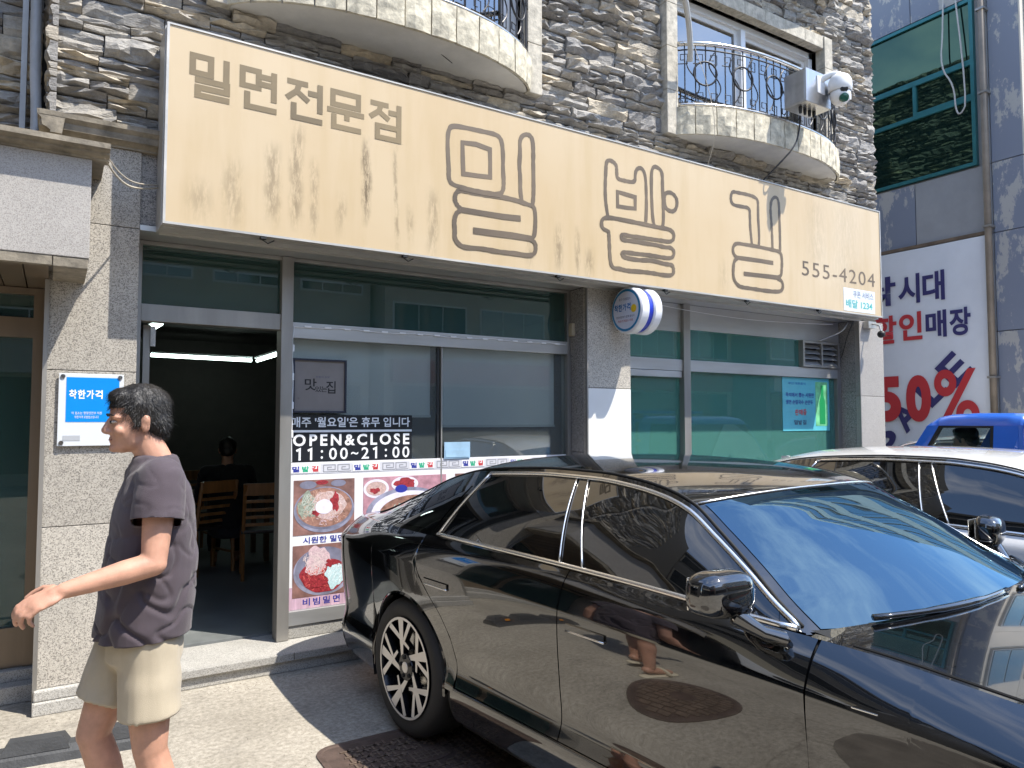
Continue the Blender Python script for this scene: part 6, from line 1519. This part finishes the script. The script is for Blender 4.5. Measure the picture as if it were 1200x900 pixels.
M['tyre'] = mat('tyre_rubber', (.022, .021, .020), .72, var=.25, vscale=8, bump=.001, bscale=60)
M['rim_dark'] = mat('rim_black', (.012, .013, .018), .2, .4); M['rim_face'] = mat('rim_machined', (.74, .70, .64), .34, .35)
M['tail_red'] = mat('tail_red', (.20, .008, .01), .1, coat=1); M['lamp_white'] = mat('lamp_white', (.7, .7, .72), .1, coat=1); M['grille'] = mat('grille_dark', (.02, .02, .022), .25, .6); M['plate_white'] = mat('plate_white', (.72, .73, .74), .4)
CA = R(5.5)
def car_pose(wx, wy, ang):
    """rear right tyre face on the ground -> root of the car"""
    return (wx + math.cos(ang) * .93, wy + math.sin(ang) * .93, 0), math.atan2(-math.cos(ang), math.sin(ang))
cl, cr_ = car_pose(1.554, 3.511, CA)
black_car = make_car('black_sedan', cl, cr_, 'glossy black sedan with bright window trim parked tail first to the shop', M['black_paint'], M['car_black'], M['black_paint'], M['chrome'])
wl_, wr_ = car_pose(4.02, 3.38, R(4.5))
white_car = make_car('white_sedan', wl_, wr_, 'white sedan parked between the black car and the blue truck', M['white_paint'], M['car_black'], M['white_paint'], M['chrome'])

# ================================================================= people
from mathutils import noise as mnoise
def V(*a): return Vector(a)
def capsule(q, a, b, ra, rb, n=16, flat=False):
    a = Vector(a); b = Vector(b); d = b - a; L = d.length
    if L < 1e-6: d = Vector((0, 0, 1e-4)); L = 1e-4
    t = d / L; u = t.orthogonal().normalized(); w = t.cross(u)
    rings = [(-math.cos(R(90 * k / 5)) * ra, math.sin(R(90 * k / 5)) * ra) for k in range(1, 6)] if not flat else [(-math.cos(R(90 * k / 5)) * ra, math.sin(R(90 * k / 5)) * ra) for k in range(1, 6)]
    prof = [(h, r_) for h, r_ in rings] + ([(L + math.sin(R(90 * k / 5)) * rb, math.cos(R(90 * k / 5)) * rb) for k in range(0, 5)] if not flat else [(L, rb), (L, rb * .05)])
    vs_ = []
    for h, r_ in prof:
        for k in range(n): an = 2 * math.pi * k / n; vs_.append(a + t * h + (u * math.cos(an) + w * math.sin(an)) * r_)
    m = len(prof); fs = [(i * n + k, i * n + (k + 1) % n, (i + 1) * n + (k + 1) % n, (i + 1) * n + k) for i in range(m - 1) for k in range(n)]
    fs += [tuple(range(n - 1, -1, -1)), tuple((m - 1) * n + k for k in range(n))]
    q.add(vs_, fs)
def chain(q, pts, rs_, **kw):
    for (a, b), (ra, rb) in zip(zip(pts[:-1], pts[1:]), zip(rs_[:-1], rs_[1:])): capsule(q, a, b, ra, rb, **kw)
def oell(q, c, r, M3=None, u=18, v=12):
    t = MB(); t.ball((0, 0, 0), r, u, v); q.add([tuple(Vector(c) + ((M3 @ Vector(p)) if M3 else Vector(p))) for p in t.v], t.f)
def loft(q, rings, n=32, p=2.3):
    """closed tube of rounded rings (centre, half depth, half width)"""
    vs_ = []
    for c, rf, rl in rings:
        for k in range(n):
            a = 2 * math.pi * k / n; ca, sa = math.cos(a), math.sin(a)
            vs_.append((c[0] + rf * math.copysign(abs(ca) ** (2 / p), ca), c[1] + rl * math.copysign(abs(sa) ** (2 / p), sa), c[2]))
    m = len(rings); fs = [(i * n + k, i * n + (k + 1) % n, (i + 1) * n + (k + 1) % n, (i + 1) * n + k) for i in range(m - 1) for k in range(n)]
    q.add(vs_, fs + [tuple(range(n - 1, -1, -1)), tuple((m - 1) * n + k for k in range(n))])
def organic(q, voxel, it=6, fac=.5):
    me = q.mesh('raw'); o = bpy.data.objects.new('raw', me); TSC.collection.objects.link(o)
    b = bmesh.new(); b.from_mesh(me); bmesh.ops.recalc_face_normals(b, faces=b.faces[:]); b.to_mesh(me); b.free()
    r_ = o.modifiers.new('r', 'REMESH'); r_.mode = 'VOXEL'; r_.voxel_size = voxel; r_.use_smooth_shade = True
    s_ = o.modifiers.new('s', 'SMOOTH'); s_.iterations = it; s_.factor = fac
    with bpy.context.temp_override(scene=TSC, view_layer=TSC.view_layers[0]):
        dg = bpy.context.evaluated_depsgraph_get(); dg.update()
    out = bpy.data.meshes.new_from_object(o.evaluated_get(dg)); bpy.data.objects.remove(o); bpy.data.meshes.remove(me)
    return out
def mco(me):
    a = np.empty(len(me.vertices) * 3); me.vertices.foreach_get('co', a); return a.reshape(-1, 3)
def mset(me, a): me.vertices.foreach_set('co', a.ravel()); me.update()
def mno(me):
    a = np.empty(len(me.vertices) * 3); me.vertices.foreach_get('normal', a); return a.reshape(-1, 3)
def drop(me, test):
    b = bmesh.new(); b.from_mesh(me); bmesh.ops.delete(b, geom=[f for f in b.faces if test(f.calc_center_median(), f.normal)], context='FACES'); b.to_mesh(me); b.free()
def cut(me, co, no):
    b = bmesh.new(); b.from_mesh(me); bmesh.ops.bisect_plane(b, geom=b.verts[:] + b.edges[:] + b.faces[:], plane_co=co, plane_no=no, clear_outer=True); b.to_mesh(me); b.free()
def mat_skin(name, col):
    m = mat(name, col, .5, var=.2, vscale=14, bump=.0006, bscale=220); p = [n for n in m.node_tree.nodes if n.type == 'BSDF_PRINCIPLED'][0]
    p.inputs['Subsurface Weight'].default_value = .12; p.inputs['Subsurface Radius'].default_value = (.012, .005, .003); return m
M['skin'] = mat_skin('skin', (.54, .295, .205)); M['hair'] = mat('dark_hair', (.012, .010, .009), .42, var=.4, vscale=60, bump=.004, bscale=140, stretch=(1, 1, .25))
def cloth(name, col): return mat(name, col, .85, var=.12, vscale=5, bump=.0012, bscale=420, sheen=.15)
def finger(q, base, dirs, lens, r0):
    p = Vector(base); pts = [p.copy()]
    for d, L in zip(dirs, lens): p = p + Vector(d).normalized() * L; pts.append(p.copy())
    chain(q, pts, [r0, r0 * .97, r0 * .9, r0 * .8][:len(pts)], n=12)
def hand(q, wrist, fdir, up, side, curl=.5, k=1.0):
    """palm from the wrist along fdir; up = back of hand; side = towards the thumb"""
    f = Vector(fdir).normalized(); u = (Vector(up) - f * f.dot(Vector(up))).normalized(); s = f.cross(u)
    if s.dot(Vector(side)) < 0: s = -s
    w = Vector(wrist); M3 = Matrix((f, s, u)).transposed()
    oell(q, w + f * .048 * k, (.056 * k, .040 * k, .0155 * k), M3); oell(q, w + f * .066 * k, (.034 * k, .042 * k, .0145 * k), M3); capsule(q, w - f * .02, w + f * .03 * k, .023 * k, .021 * k)
    L = ((.030, .098, (.043, .026, .021)), (.010, .102, (.046, .030, .022)), (-.011, .098, (.043, .028, .021)), (-.030, .088, (.034, .021, .019)))
    for i, (so, fo, ln) in enumerate(L):
        b = w + f * fo * .88 * k + s * so * k; c = curl * (1 + .14 * i)
        d = [(f * math.cos(c * a) - u * math.sin(c * a) + s * (so * 1.2)).normalized() for a in (.55, 1.45, 2.1)]
        finger(q, b, d, [l_ * k for l_ in ln], (.0098 if i < 3 else .0086) * k)
    tb = w + f * .022 * k + s * .030 * k; finger(q, tb, [f * .62 + s * .72 - u * .25, f * .92 + s * .30 - u * .35, f * .98 + s * .05 - u * .4], [.040 * k, .032 * k, .026 * k], .0112 * k)
def head_shapes(q, c, fw, k=1.0):
    """c = head centre (between the ears); fw = facing"""
    f = Vector(fw).normalized(); l = Vector((0, 0, 1)).cross(f).normalized(); u = f.cross(l)
    M3 = Matrix((f, l, u)).transposed(); c = Vector(c)
    P = lambda a, b, d: c + (f * a + l * b + u * d) * k
    E = lambda p, r_: oell(q, p, tuple(x * k for x in r_), M3, 22, 16)
    E(P(-.008, 0, .035), (.098, .076, .086)); E(P(.030, 0, -.025), (.062, .064, .085)); E(P(.052, 0, -.078), (.036, .040, .034)); E(P(.02, 0, -.065), (.055, .058, .045))
    for s in (-1, 1):
        E(P(.070, s * .036, .018), (.020, .026, .010)); E(P(.066, s * .042, -.030), (.020, .022, .020)); E(P(-.012, s * .078, -.012), (.017, .008, .032)); E(P(-.016, s * .084, .004), (.014, .007, .018))
    capsule(q, P(.090, 0, .012), P(.108, 0, -.026), .0075 * k, .0125 * k); E(P(.100, 0, -.032), (.016, .016, .010))
    for s in (-1, 1): E(P(.094, s * .012, -.034), (.011, .009, .008))
    E(P(.086, 0, -.056), (.012, .022, .006)); E(P(.084, 0, -.067), (.012, .020, .007)); E(P(.080, 0, -.092), (.018, .020, .016))
    return P, M3, f, l, u
def build_person(name, loc, rz, label, J, shirt_m, legs_m, voxel=.0052, sleeve=.52, hem=None, sh_rad=None, short=None, hands=True, shoes=None, cat='person'):
    root = empty(name, loc, rz, label, cat)
    q = MB()
    P, M3, f, l, u = head_shapes(q, J['head'], J['face'])
    chain(q, [J['neck'], Vector(J['head']) + Vector((-.015, 0, -.05))], [.058, .054])
    pel, nk = Vector(J['pelvis']), Vector(J['neck'])
    def spine(t): return pel.lerp(nk, t)
    loft(q, [(spine(t), rf, rl) for t, rf, rl in ((-.16, .07, .11), (-.08, .10, .145), (.1, .108, .150), (.4, .105, .145), (.68, .102, .158), (.82, .085, .150), (.92, .062, .09), (1.0, .054, .058))], p=2.1)
    for s in 'LR':
        sg = 1 if s == 'L' else -1
        sh, el, wr = Vector(J['sh' + s]), Vector(J['el' + s]), Vector(J['wr' + s])
        capsule(q, spine(.88) + Vector((0, sg * .05, 0)), sh, .06, .055); chain(q, [sh, sh.lerp(el, .5), el], [.052, .049, .040]); chain(q, [el, el.lerp(wr, .35), wr], [.041, .041, .026])
        if hands:
            hd = J.get('hd' + s, (wr - el)); hand(q, wr, hd, J.get('hu' + s, (0, sg, .3)), J.get('hs' + s, (1, 0, .3)), J.get('hc' + s, .5))
        else: oell(q, wr + (wr - el).normalized() * .05, (.04, .04, .035))
        hp, kn, an = Vector(J['hip' + s]), Vector(J['kn' + s]), Vector(J['an' + s])
        chain(q, [hp, hp.lerp(kn, .5), kn], [.088, .077, .056]); chain(q, [kn, kn.lerp(an, .32), kn.lerp(an, .7), an], [.054, .057, .043, .036])
        td = Vector(J.get('toe' + s, (1, 0, 0))).normalized(); capsule(q, an + Vector((0, 0, -.035)) - td * .035, an + td * .06 + Vector((0, 0, -.055)), .034, .034); capsule(q, an + td * .06 + Vector((0, 0, -.055)), an + td * .165 + Vector((0, 0, -.066 + td.z * .02)), .034, .022)
    me = organic(q, voxel, 5); body = link('body', me, M['skin'], root, local=True, smooth=True)
    # eyes, brows, mouth line
    for s in (-1, 1):
        q = MB(); oell(q, P(.081, s * .034, .002), (.0115, .0135, .0062), M3, 14, 10); q.build('eye', mat('eye_white', (.42, .38, .35), .25), root, local=True, smooth=True)
        q = MB(); oell(q, P(.0915, s * .034, .002), (.004, .0065, .0065), M3, 12, 8); q.build('iris', mat('eye_dark', (.015, .01, .008), .1), root, local=True, smooth=True)
        q = MB(); q.tube([P(.094, s * .016, .024), P(.094, s * .034, .030), P(.084, s * .056, .024)], [.003, .0042, .0022], 6); q.build('eyebrow', M['hair'], root, local=True)
    q = MB(); oell(q, P(.0905, 0, -.0615), (.0075, .021, .0028), M3, 14, 8); q.build('mouth', mat('lip_line', (.30, .10, .085), .45), root, local=True, smooth=True)
    # hair
    q = MB(); k_ = [((-.012, 0, .052), (.104, .083, .086)), ((-.055, 0, -.005), (.055, .072, .065)), ((.045, 0, .092), (.050, .062, .030))]
    for c_, r_ in k_: oell(q, P(*c_), r_, M3, 24, 16)
    for s in (-1, 1): oell(q, P(-.01, s * .068, .020), (.045, .014, .045), M3); oell(q, P(.016, s * .073, .002), (.012, .007, .026), M3)
    hm = organic(q, .006, 3); a = mco(hm); n_ = mno(hm); c0 = np.array(P(0, 0, 0)); fv = np.array(f); uv = np.array(u)
    d = np.array([mnoise.noise(Vector((p[0] * 40, p[1] * 40, p[2] * 22))) * .004 + mnoise.noise(Vector(p) * 140) * .0025 for p in a]); a = a + n_ * d[:, None]; mset(hm, a)
    drop(hm, lambda c, n: (c - Vector(c0)).dot(f) > .052 and (c - Vector(c0)).dot(u) < .052)
    link('hair', hm, M['hair'], root, local=True, smooth=True)
    if voxel < .008:
        rh = random.Random(4); co = mco(hm); no = mno(hm); q = MB(); back = -Vector(f)
        for _ in range(3600):
            i_ = rh.randrange(len(co)); p_ = Vector(co[i_]); n3 = Vector(no[i_])
            d_ = (Vector((0, 0, -1)) * .9 + Vector(f) * (.5 if (p_ - Vector(c0)).dot(f) > 0 else -.35) + n3 * .35 + Vector((rh.gauss(0, .35), rh.gauss(0, .35), rh.gauss(0, .3)))); d_ = (d_ - n3 * d_.dot(n3) * .7).normalized(); L_ = rh.uniform(.014, .030); sd_ = d_.cross(n3).normalized() * .0007; p_ = p_ - n3 * .002; pts_ = []
            for h_ in range(4):
                t_ = h_ / 3; c_ = p_ + d_ * L_ * t_ + n3 * (.006 * math.sin(t_ * 2.2)); pts_ += [c_ + sd_ * (1 - t_ * .8), c_ - sd_ * (1 - t_ * .8)]
            q.add(pts_, [(0, 1, 3, 2), (2, 3, 5, 4), (4, 5, 7, 6)])
        tag(q.build('hair_strands', M['hair'], root, local=True, fix=False), kind='stuff')
    # shirt
    q = MB(); rings = []
    if hem is not None:
        for z, cf, rf, rl in ((hem - .03, -.008, .150, .196), (.88, -.010, .151, .196), (1.0, -.018, .150, .194), (1.12, -.028, .145, .192), (1.22, -.033, .136, .192), (1.30, -.036, .125, .194), (1.37, -.038, .107, .186), (1.42, -.038, .088, .150), (1.455, -.036, .074, .092), (1.485, -.034, .066, .074)): rings.append((Vector((cf, 0, z)), rf, rl))
    else:
        for t, rf, rl in ((-.12, .13, .17), (.1, .138, .178), (.4, .135, .18), (.65, .125, .188), (.78, .108, .184), (.88, .09, .155), (.96, .072, .095), (1.02, .064, .075)): rings.append((spine(t), rf, rl))
    loft(q, rings)
    ends = []
    for s in 'LR':
        sg = 1 if s == 'L' else -1; sh, el, wr = Vector(J['sh' + s]), Vector(J['el' + s]), Vector(J['wr' + s])
        capsule(q, spine(.88) + Vector((0, sg * .06, .0)), sh + Vector((0, 0, .008)), .072, .070)
        if sleeve <= 1: e = sh.lerp(el, sleeve); capsule(q, sh + Vector((0, 0, .006)), e, .071, .078, flat=True); ends.append((e, (el - sh).normalized()))
        else: capsule(q, sh + Vector((0, 0, .006)), el, .068, .060); e = el.lerp(wr, .92); capsule(q, el, e, .060, .045, flat=True); ends.append((e, (wr - el).normalized()))
    sm = organic(q, max(voxel * 1.25, .007), 5)
    a = mco(sm); n_ = mno(sm); zh = hem if hem is not None else pel.z
    dd = []
    for p in a:
        v = Vector(p); low_ = max(0, min(1, (1.28 - v.z) / .45)) if hem is not None else .6
        w1 = mnoise.noise(Vector((v.x * 5, v.y * 5, v.z * 6 + v.x * 7))) * .009 * (.35 + low_) + mnoise.noise(Vector((v.x * 14 + 3, v.y * 14, v.z * 20))) * .004
        c1 = max(0, 1 - abs(mnoise.noise(Vector((v.x * 5 + v.z * 5, v.y * 5 + 9, v.z * 6 - v.x * 6)))) / .13); c2 = max(0, 1 - abs(mnoise.noise(Vector((v.x * 9 - v.z * 7 + 4, v.y * 8, v.z * 8 + v.x * 4)))) / .10)
        dd.append(max(w1 - c1 * .013 * (low_ + .25) - c2 * .008 * (low_ + .3) + .009, -.012))
    mset(sm, a + n_ * np.array(dd)[:, None])
    if hem is not None: cut(sm, (0, 0, hem), (-.05, 0, -1))
    for e, dr in ends:
        b_ = bmesh.new(); b_.from_mesh(sm); fs_ = [f_ for f_ in b_.faces if (f_.calc_center_median() - e).length < .125 and (f_.calc_center_median() - e).dot(dr) > -.05 and abs(f_.calc_center_median().y) > .208]; ge_ = set(fs_)
        for f_ in fs_: ge_.update(f_.edges); ge_.update(f_.verts)
        bmesh.ops.bisect_plane(b_, geom=list(ge_), plane_co=e - dr * .014, plane_no=dr, clear_outer=True); b_.to_mesh(sm); b_.free()
    drop(sm, lambda c, n: n.z > .75 and (c - (spine(1.0))).length < .06 and c.z > spine(.98).z)
    so = link('shirt', sm, shirt_m, root, local=True, smooth=True); md = so.modifiers.new('thickness', 'SOLIDIFY'); md.thickness = .003; md.offset = -1
    # shorts or trousers
    q = MB(); loft(q, [(pel + Vector((-.01, 0, dz_)), rf, rl) for dz_, rf, rl in ((-.16, .08, .13), (-.11, .125, .172), (-.05, .122, .168), (.02, .108, .150), (.07, .098, .140))])
    for s in 'LR':
        hp, kn, an = Vector(J['hip' + s]), Vector(J['kn' + s]), Vector(J['an' + s])
        if short: e = hp.lerp(kn, short); capsule(q, hp, e, .100, .104, flat=True, n=24)
        else: chain(q, [hp, kn], [.10, .074]); chain(q, [kn, kn.lerp(an, .9)], [.074, .062], flat=True)
    tm = organic(q, max(voxel * 1.3, .007), 4); a = mco(tm); n_ = mno(tm)
    dd = [mnoise.noise(Vector((p[0] * 6, p[1] * 6, p[2] * 10))) * .008 + mnoise.noise(Vector((p[0] * 18, p[1] * 18, p[2] * 7))) * .005 for p in a]; mset(tm, a + n_ * np.array(dd)[:, None])
    if short:
        for s in 'LR':
            hp, kn = Vector(J['hip' + s]), Vector(J['kn' + s]); e = hp.lerp(kn, short); dr = (kn - hp).normalized()
            drop(tm, lambda c, n: (c - e).length < .125 and n.dot(dr) > .5 and (c - e).dot(dr) > -.03)
    to = link('shorts' if short else 'trousers', tm, legs_m, root, local=True, smooth=True); md = to.modifiers.new('thickness', 'SOLIDIFY'); md.thickness = .003; md.offset = -1
    if shoes:
        for s in 'LR':
            an = Vector(J['an' + s]); td = Vector(J.get('toe' + s, (1, 0, 0))).normalized(); sg = 1 if s == 'L' else -1
            q = MB(); b0 = an + Vector((0, 0, -.098)); q2 = MB()
            for kk in np.linspace(0, 1, 9):
                p = b0 + td * lerp(-.085, .19, kk); oell(q, p, (.032, .040 + .008 * math.sin(kk * 3.1), .013))
            om = organic(q, .008, 4); so_ = link('sandal', om, shoes, root, local=True, smooth=True)
            q = MB(); p = an + td * .09 + Vector((0, 0, -.062)); pts = [p + Vector((0, .048 * math.cos(w), .042 * math.sin(w) - .012)) for w in np.linspace(-.3, math.pi + .3, 14)]; q.tube(pts, .012, 6, sx=2.0); st_ = q.build('strap', shoes, so_, local=True, smooth=True)
    return root
WALK = dict(head=(.025, 0, 1.618), face=(1, .06, -.06), neck=(-.035, 0, 1.475), pelvis=(-.005, 0, .885), sag=-.005,
            shL=(-.035, .185, 1.405), elL=(-.012, .245, 1.14), wrL=(.243, .255, 1.085), hdL=(.92, .02, -.36), huL=(.25, .55, .8), hsL=(.3, -1, 0), hcL=.62,
            shR=(-.03, -.185, 1.405), elR=(-.07, -.245, 1.13), wrR=(-.02, -.25, .885), hdR=(.1, 0, -1), huR=(0, -1, 0), hsR=(1, 0, 0), hcR=.4,
            hipL=(-.015, .09, .86), knL=(-.03, .10, .475), anL=(-.13, .10, .105), toeL=(1, .1, 0),
            hipR=(.015, -.09, .86), knR=(.135, -.09, .500), anR=(.02, -.09, .135), toeR=(1, -.08, -.25))
M['shirt_plum'] = cloth('plum_cotton', (.064, .049, .060)); M['khaki'] = cloth('khaki_cotton', (.46, .395, .29)); M['sandal'] = mat('beige_foam', (.62, .56, .42), .7)
walker = build_person('person', (.285, 2.965, 0), math.pi, 'person in a plum T-shirt and khaki shorts walking past the doorway', WALK, M['shirt_plum'], M['khaki'], hem=.862, short=.69, shoes=M['sandal'])
q = MB(); 
lp = [(-.03 + .02 * i, .205, .64) for i in range(3)]
# customers inside and the truck driver
SIT = dict(head=(.05, 0, 1.205), face=(1, 0, -.15), neck=(-.02, 0, 1.055), pelvis=(-.06, 0, .50),
           shL=(-.01, .19, .98), elL=(.10, .25, .74), wrL=(.30, .14, .77), shR=(-.01, -.19, .98), elR=(.10, -.25, .74), wrR=(.30, -.14, .77),
           hipL=(.02, .09, .50), knL=(.42, .11, .50), anL=(.40, .11, .09), hipR=(.02, -.09, .50), knR=(.42, -.11, .50), anR=(.40, -.11, .09))
M['black_cotton'] = cloth('black_cotton', (.010, .010, .012)); M['dark_trouser'] = cloth('dark_trouser', (.02, .022, .03)); M['white_cotton'] = cloth('white_cotton', (.70, .70, .72))
build_person('person', (1.50, 7.78, .11), R(80), 'person in a black long sleeved top seated at the table inside the doorway', SIT, M['black_cotton'], M['dark_trouser'], voxel=.011, sleeve=2, hands=False)
build_person('person', (5.55, 6.05, .23), R(160), 'person in black seated behind the green glass next to the middle pillar', SIT, M['black_cotton'], M['dark_trouser'], voxel=.011, sleeve=2, hands=False)

# ================================================================= blue truck, its driver, the car beyond
M['truck_blue'] = paint('truck_blue', (.015, .12, .55), 1.5, .3, 1.45)
M['truck_glass'] = glass('truck_glass', (.72, .78, .77), 1.5)
tk = empty('blue_truck', (7.4, 2.6, 0), label='small blue pickup truck with a square cab parked beyond the white car', cat='truck')
def tpart(name, q, m, **kw): return q.build(name, m, tk, **kw)
def xs_(z): return .0 if z < 1.0 else (z - 1.0) * .13           # tumblehome
for sd, X0, sg_ in (('l', 6.70, 1), ('r', 8.10, -1)):
    def side(poly_, th=.05):
        q = MB(); n = len(poly_); vs__ = [(X0 + sg_ * xs_(z), y, z) for y, z in poly_] + [(X0 + sg_ * (xs_(z) + th), y, z) for y, z in poly_]
        q.add(vs__, [tuple(range(n)), tuple(range(2 * n - 1, n - 1, -1))] + [(i, i + n, (i + 1) % n + n, (i + 1) % n) for i in range(n)]); return q
    tpart('door', side([(2.98, .42), (3.72, .42), (3.80, .60), (3.80, .985), (2.98, .985)]), M['truck_blue'])
    tpart('front_corner', side([(3.72, .36), (4.08, .36), (4.12, .80), (4.06, .98), (3.94, 1.0), (3.805, .985), (3.805, .60)]), M['truck_blue'])
    tpart('rear_pillar', side([(2.82, .42), (2.975, .42), (2.975, .985), (3.045, 1.06), (3.045, 1.575), (2.84, 1.575)]), M['truck_blue'])
    tpart('windscreen_pillar', side([(3.94, 1.0), (3.80, .985), (3.50, 1.575), (3.60, 1.575)]), M['truck_blue'])
    tpart('door_seal', side([(3.80, .987), (3.765, .987), (3.475, 1.555), (3.07, 1.555), (3.07, 1.0), (3.046, 1.0), (3.046, 1.574), (3.498, 1.574)], .03), M['liner'])
    tpart('side_window', side([(3.765, .99), (3.475, 1.555), (3.07, 1.555), (3.07, .99)], .005), M['truck_glass'])
    q = MB(); q.prism([(3.48, 1.50), (3.05, 1.50), (3.05, 1.552), (3.46, 1.552)], 0, X0 + sg_ * .045, X0 + sg_ * .05) if False else None
    q = MB(); P_ = [(6.63 if sg_ > 0 else 8.13, 3.72, 1.18)]; xm_ = X0 - sg_ * .10
    q.box(xm_ - .03, xm_ + .03, 3.80, 3.90, 1.12, 1.36, .02); q.tube([(X0 + sg_ * .02, 3.86, 1.05), (X0 - sg_ * .06, 3.88, 1.10), (xm_, 3.87, 1.15)], .012, 6); tpart('mirror', q, M['dark'], smooth=True, sharp=40)
    q = MB(); q.box(X0 - sg_ * .012, X0 + sg_ * .002, 2.86, 2.93, 1.335, 1.365, .004); tpart('side_marker', q, M['tail_red'] if False else mat('marker_orange', (.7, .2, .04), .3))
# roof: rounded shell
rows = []
for y, z, e in ((3.62, 1.560, .012), (3.585, 1.615, .0), (3.52, 1.655, 0), (3.42, 1.676, 0), (3.2, 1.686, 0), (2.95, 1.684, 0), (2.85, 1.672, 0), (2.815, 1.64, 0), (2.815, 1.57, 0)):
    r_ = []
    for k in range(17):
        a_ = k / 16; xx = lerp(6.70 + xs_(z) - .004, 8.10 - xs_(z) + .004, .5 - .5 * math.cos(math.pi * a_)); ed = min(a_, 1 - a_); zz = z - (.0 if z < 1.58 else .115 * max(0, 1 - ed / .18) ** 2); r_.append((xx, y, max(zz, 1.56)))
    rows.append(r_)
q = MB(); q.grid(rows); tpart('roof', q, M['truck_blue'], smooth=True)
q = MB(); q.add([(6.82, 3.62, 1.57), (7.98, 3.62, 1.57), (8.06, 3.96, 1.0), (6.74, 3.96, 1.0)], [(0, 1, 2, 3)]); tpart('windscreen', q, M['truck_glass'])
q = MB(); q.box(6.74, 8.06, 3.94, 4.12, .36, .99, .03); tpart('nose', q, M['truck_blue'])
for x in (6.9, 7.9):
    q = MB(); q.lathe([(.09, 4.10), (.09, 4.125), (.07, 4.135), (.0005, 4.135)], 20, (x, 0, .62), 'Y'); tpart('head_lamp', q, M['lamp_white'])
q = MB(); q.box(6.72, 8.08, 4.08, 4.16, .34, .46, .02); tpart('bumper', q, M['dark'])
q = MB(); q.box(6.76, 8.04, 2.82, 2.85, .42, 1.08); q.box(6.76, 6.86, 2.82, 2.85, 1.08, 1.58); q.box(7.94, 8.04, 2.82, 2.85, 1.08, 1.58); tpart('cab_back', q, M['truck_blue'])
q = MB(); q.box(6.86, 7.94, 2.83, 2.836, 1.08, 1.56); tpart('rear_window', q, M['truck_glass'])
q = MB(); q.box(6.76, 8.04, 2.86, 3.94, .36, .44); tpart('floor', q, M['liner'])
q = MB(); q.box(6.80, 8.0, 3.78, 3.93, .44, 1.02, .03); tpart('dashboard', q, M['dark'])
q = MB(); q.tube([(7.05 + .17 * math.cos(a_), 3.70 + .05 * math.sin(a_), 1.02 + .16 * math.sin(a_)) for a_ in np.linspace(0, 6.283, 24)[:-1]], .014, 6, closed=True); tpart('steering_wheel', q, M['dark'], smooth=True)
for x in (6.86, 7.46):
    q = MB(); q.box(x, x + .46, 2.98, 3.42, .60, .72, .03); q.box(x, x + .46, 2.90, 3.0, .70, 1.22, .03); tpart('seat', q, M['liner'])
# bed with cab guard
q = MB(); q.box(6.70, 8.10, .75, 2.76, .62, .70); tpart('bed_floor', q, M['truck_blue'])
for a_, c_ in (((6.70, 6.735), (.75, 2.76)), ((8.065, 8.10), (.75, 2.76))):
    q = MB(); q.box(a_[0], a_[1], c_[0], c_[1], .70, 1.02, .006); tpart('side_board', q, M['truck_blue'])
q = MB(); q.box(6.735, 8.065, .75, .785, .70, 1.02, .006); tpart('tail_board', q, M['truck_blue'])
for x in (6.74, 6.98, 7.4, 7.82, 8.06):
    q = MB(); q.box(x - .022, x + .022, 2.70, 2.75, .70, 1.70, .004); tpart('guard_post', q, M['truck_blue'])
for z in (1.28, 1.60, 1.72):
    q = MB(); q.box(6.72, 8.08, 2.702, 2.748, z, z + .04, .004); tpart('guard_rail', q, M['truck_blue'])
q = MB(); q.tube([(6.72, 2.72, 1.70), (6.69, 2.66, 1.74), (6.69, 2.60, 1.70)], .018, 8); tpart('rope_hook', q, M['truck_blue'])
q = MB(); q.box(6.95, 7.85, .8, 3.9, .36, .60); tpart('chassis', q, M['liner'])
for y in (1.35, 3.62):
    for X0, sg_ in ((6.72, 1), (8.08, -1)):
        wh = empty('wheel', (0, 0, 0)); wh.parent = tk; wh.location = Vector((X0, y, .275)) - tk.location
        q = MB(); q.lathe([(.17, sg_ * .02), (.20, 0), (.25, sg_ * .004), (.275, sg_ * .03), (.275, sg_ * .13), (.25, sg_ * .155), (.17, sg_ * .15)], 32, (0, 0, 0), 'X'); q.build('tyre', M['tyre'], wh, local=True, smooth=True, sharp=50)
        q = MB(); q.lathe([(.175, sg_ * .02), (.165, sg_ * .03), (.10, sg_ * .045), (.05, sg_ * .02), (.0005, sg_ * .02)], 24, (0, 0, 0), 'X'); q.build('rim', M['rim_face'], wh, local=True, smooth=True)
DRV = dict(SIT); build_person('person', (7.02, 3.34, .235), R(90), 'person with black hair driving, seen through the blue truck side window', DRV, M['black_cotton'], M['dark_trouser'], voxel=.009, sleeve=2, hands=False)
c2 = copy_tree(white_car); wl2, wr2 = car_pose(8.80, 5.1, R(2)); c2.location = wl2; c2.rotation_euler = (0, 0, wr2); c2.name = 'white_sedan'; c2['label'] = 'white sedan in the alley mouth behind the blue truck'
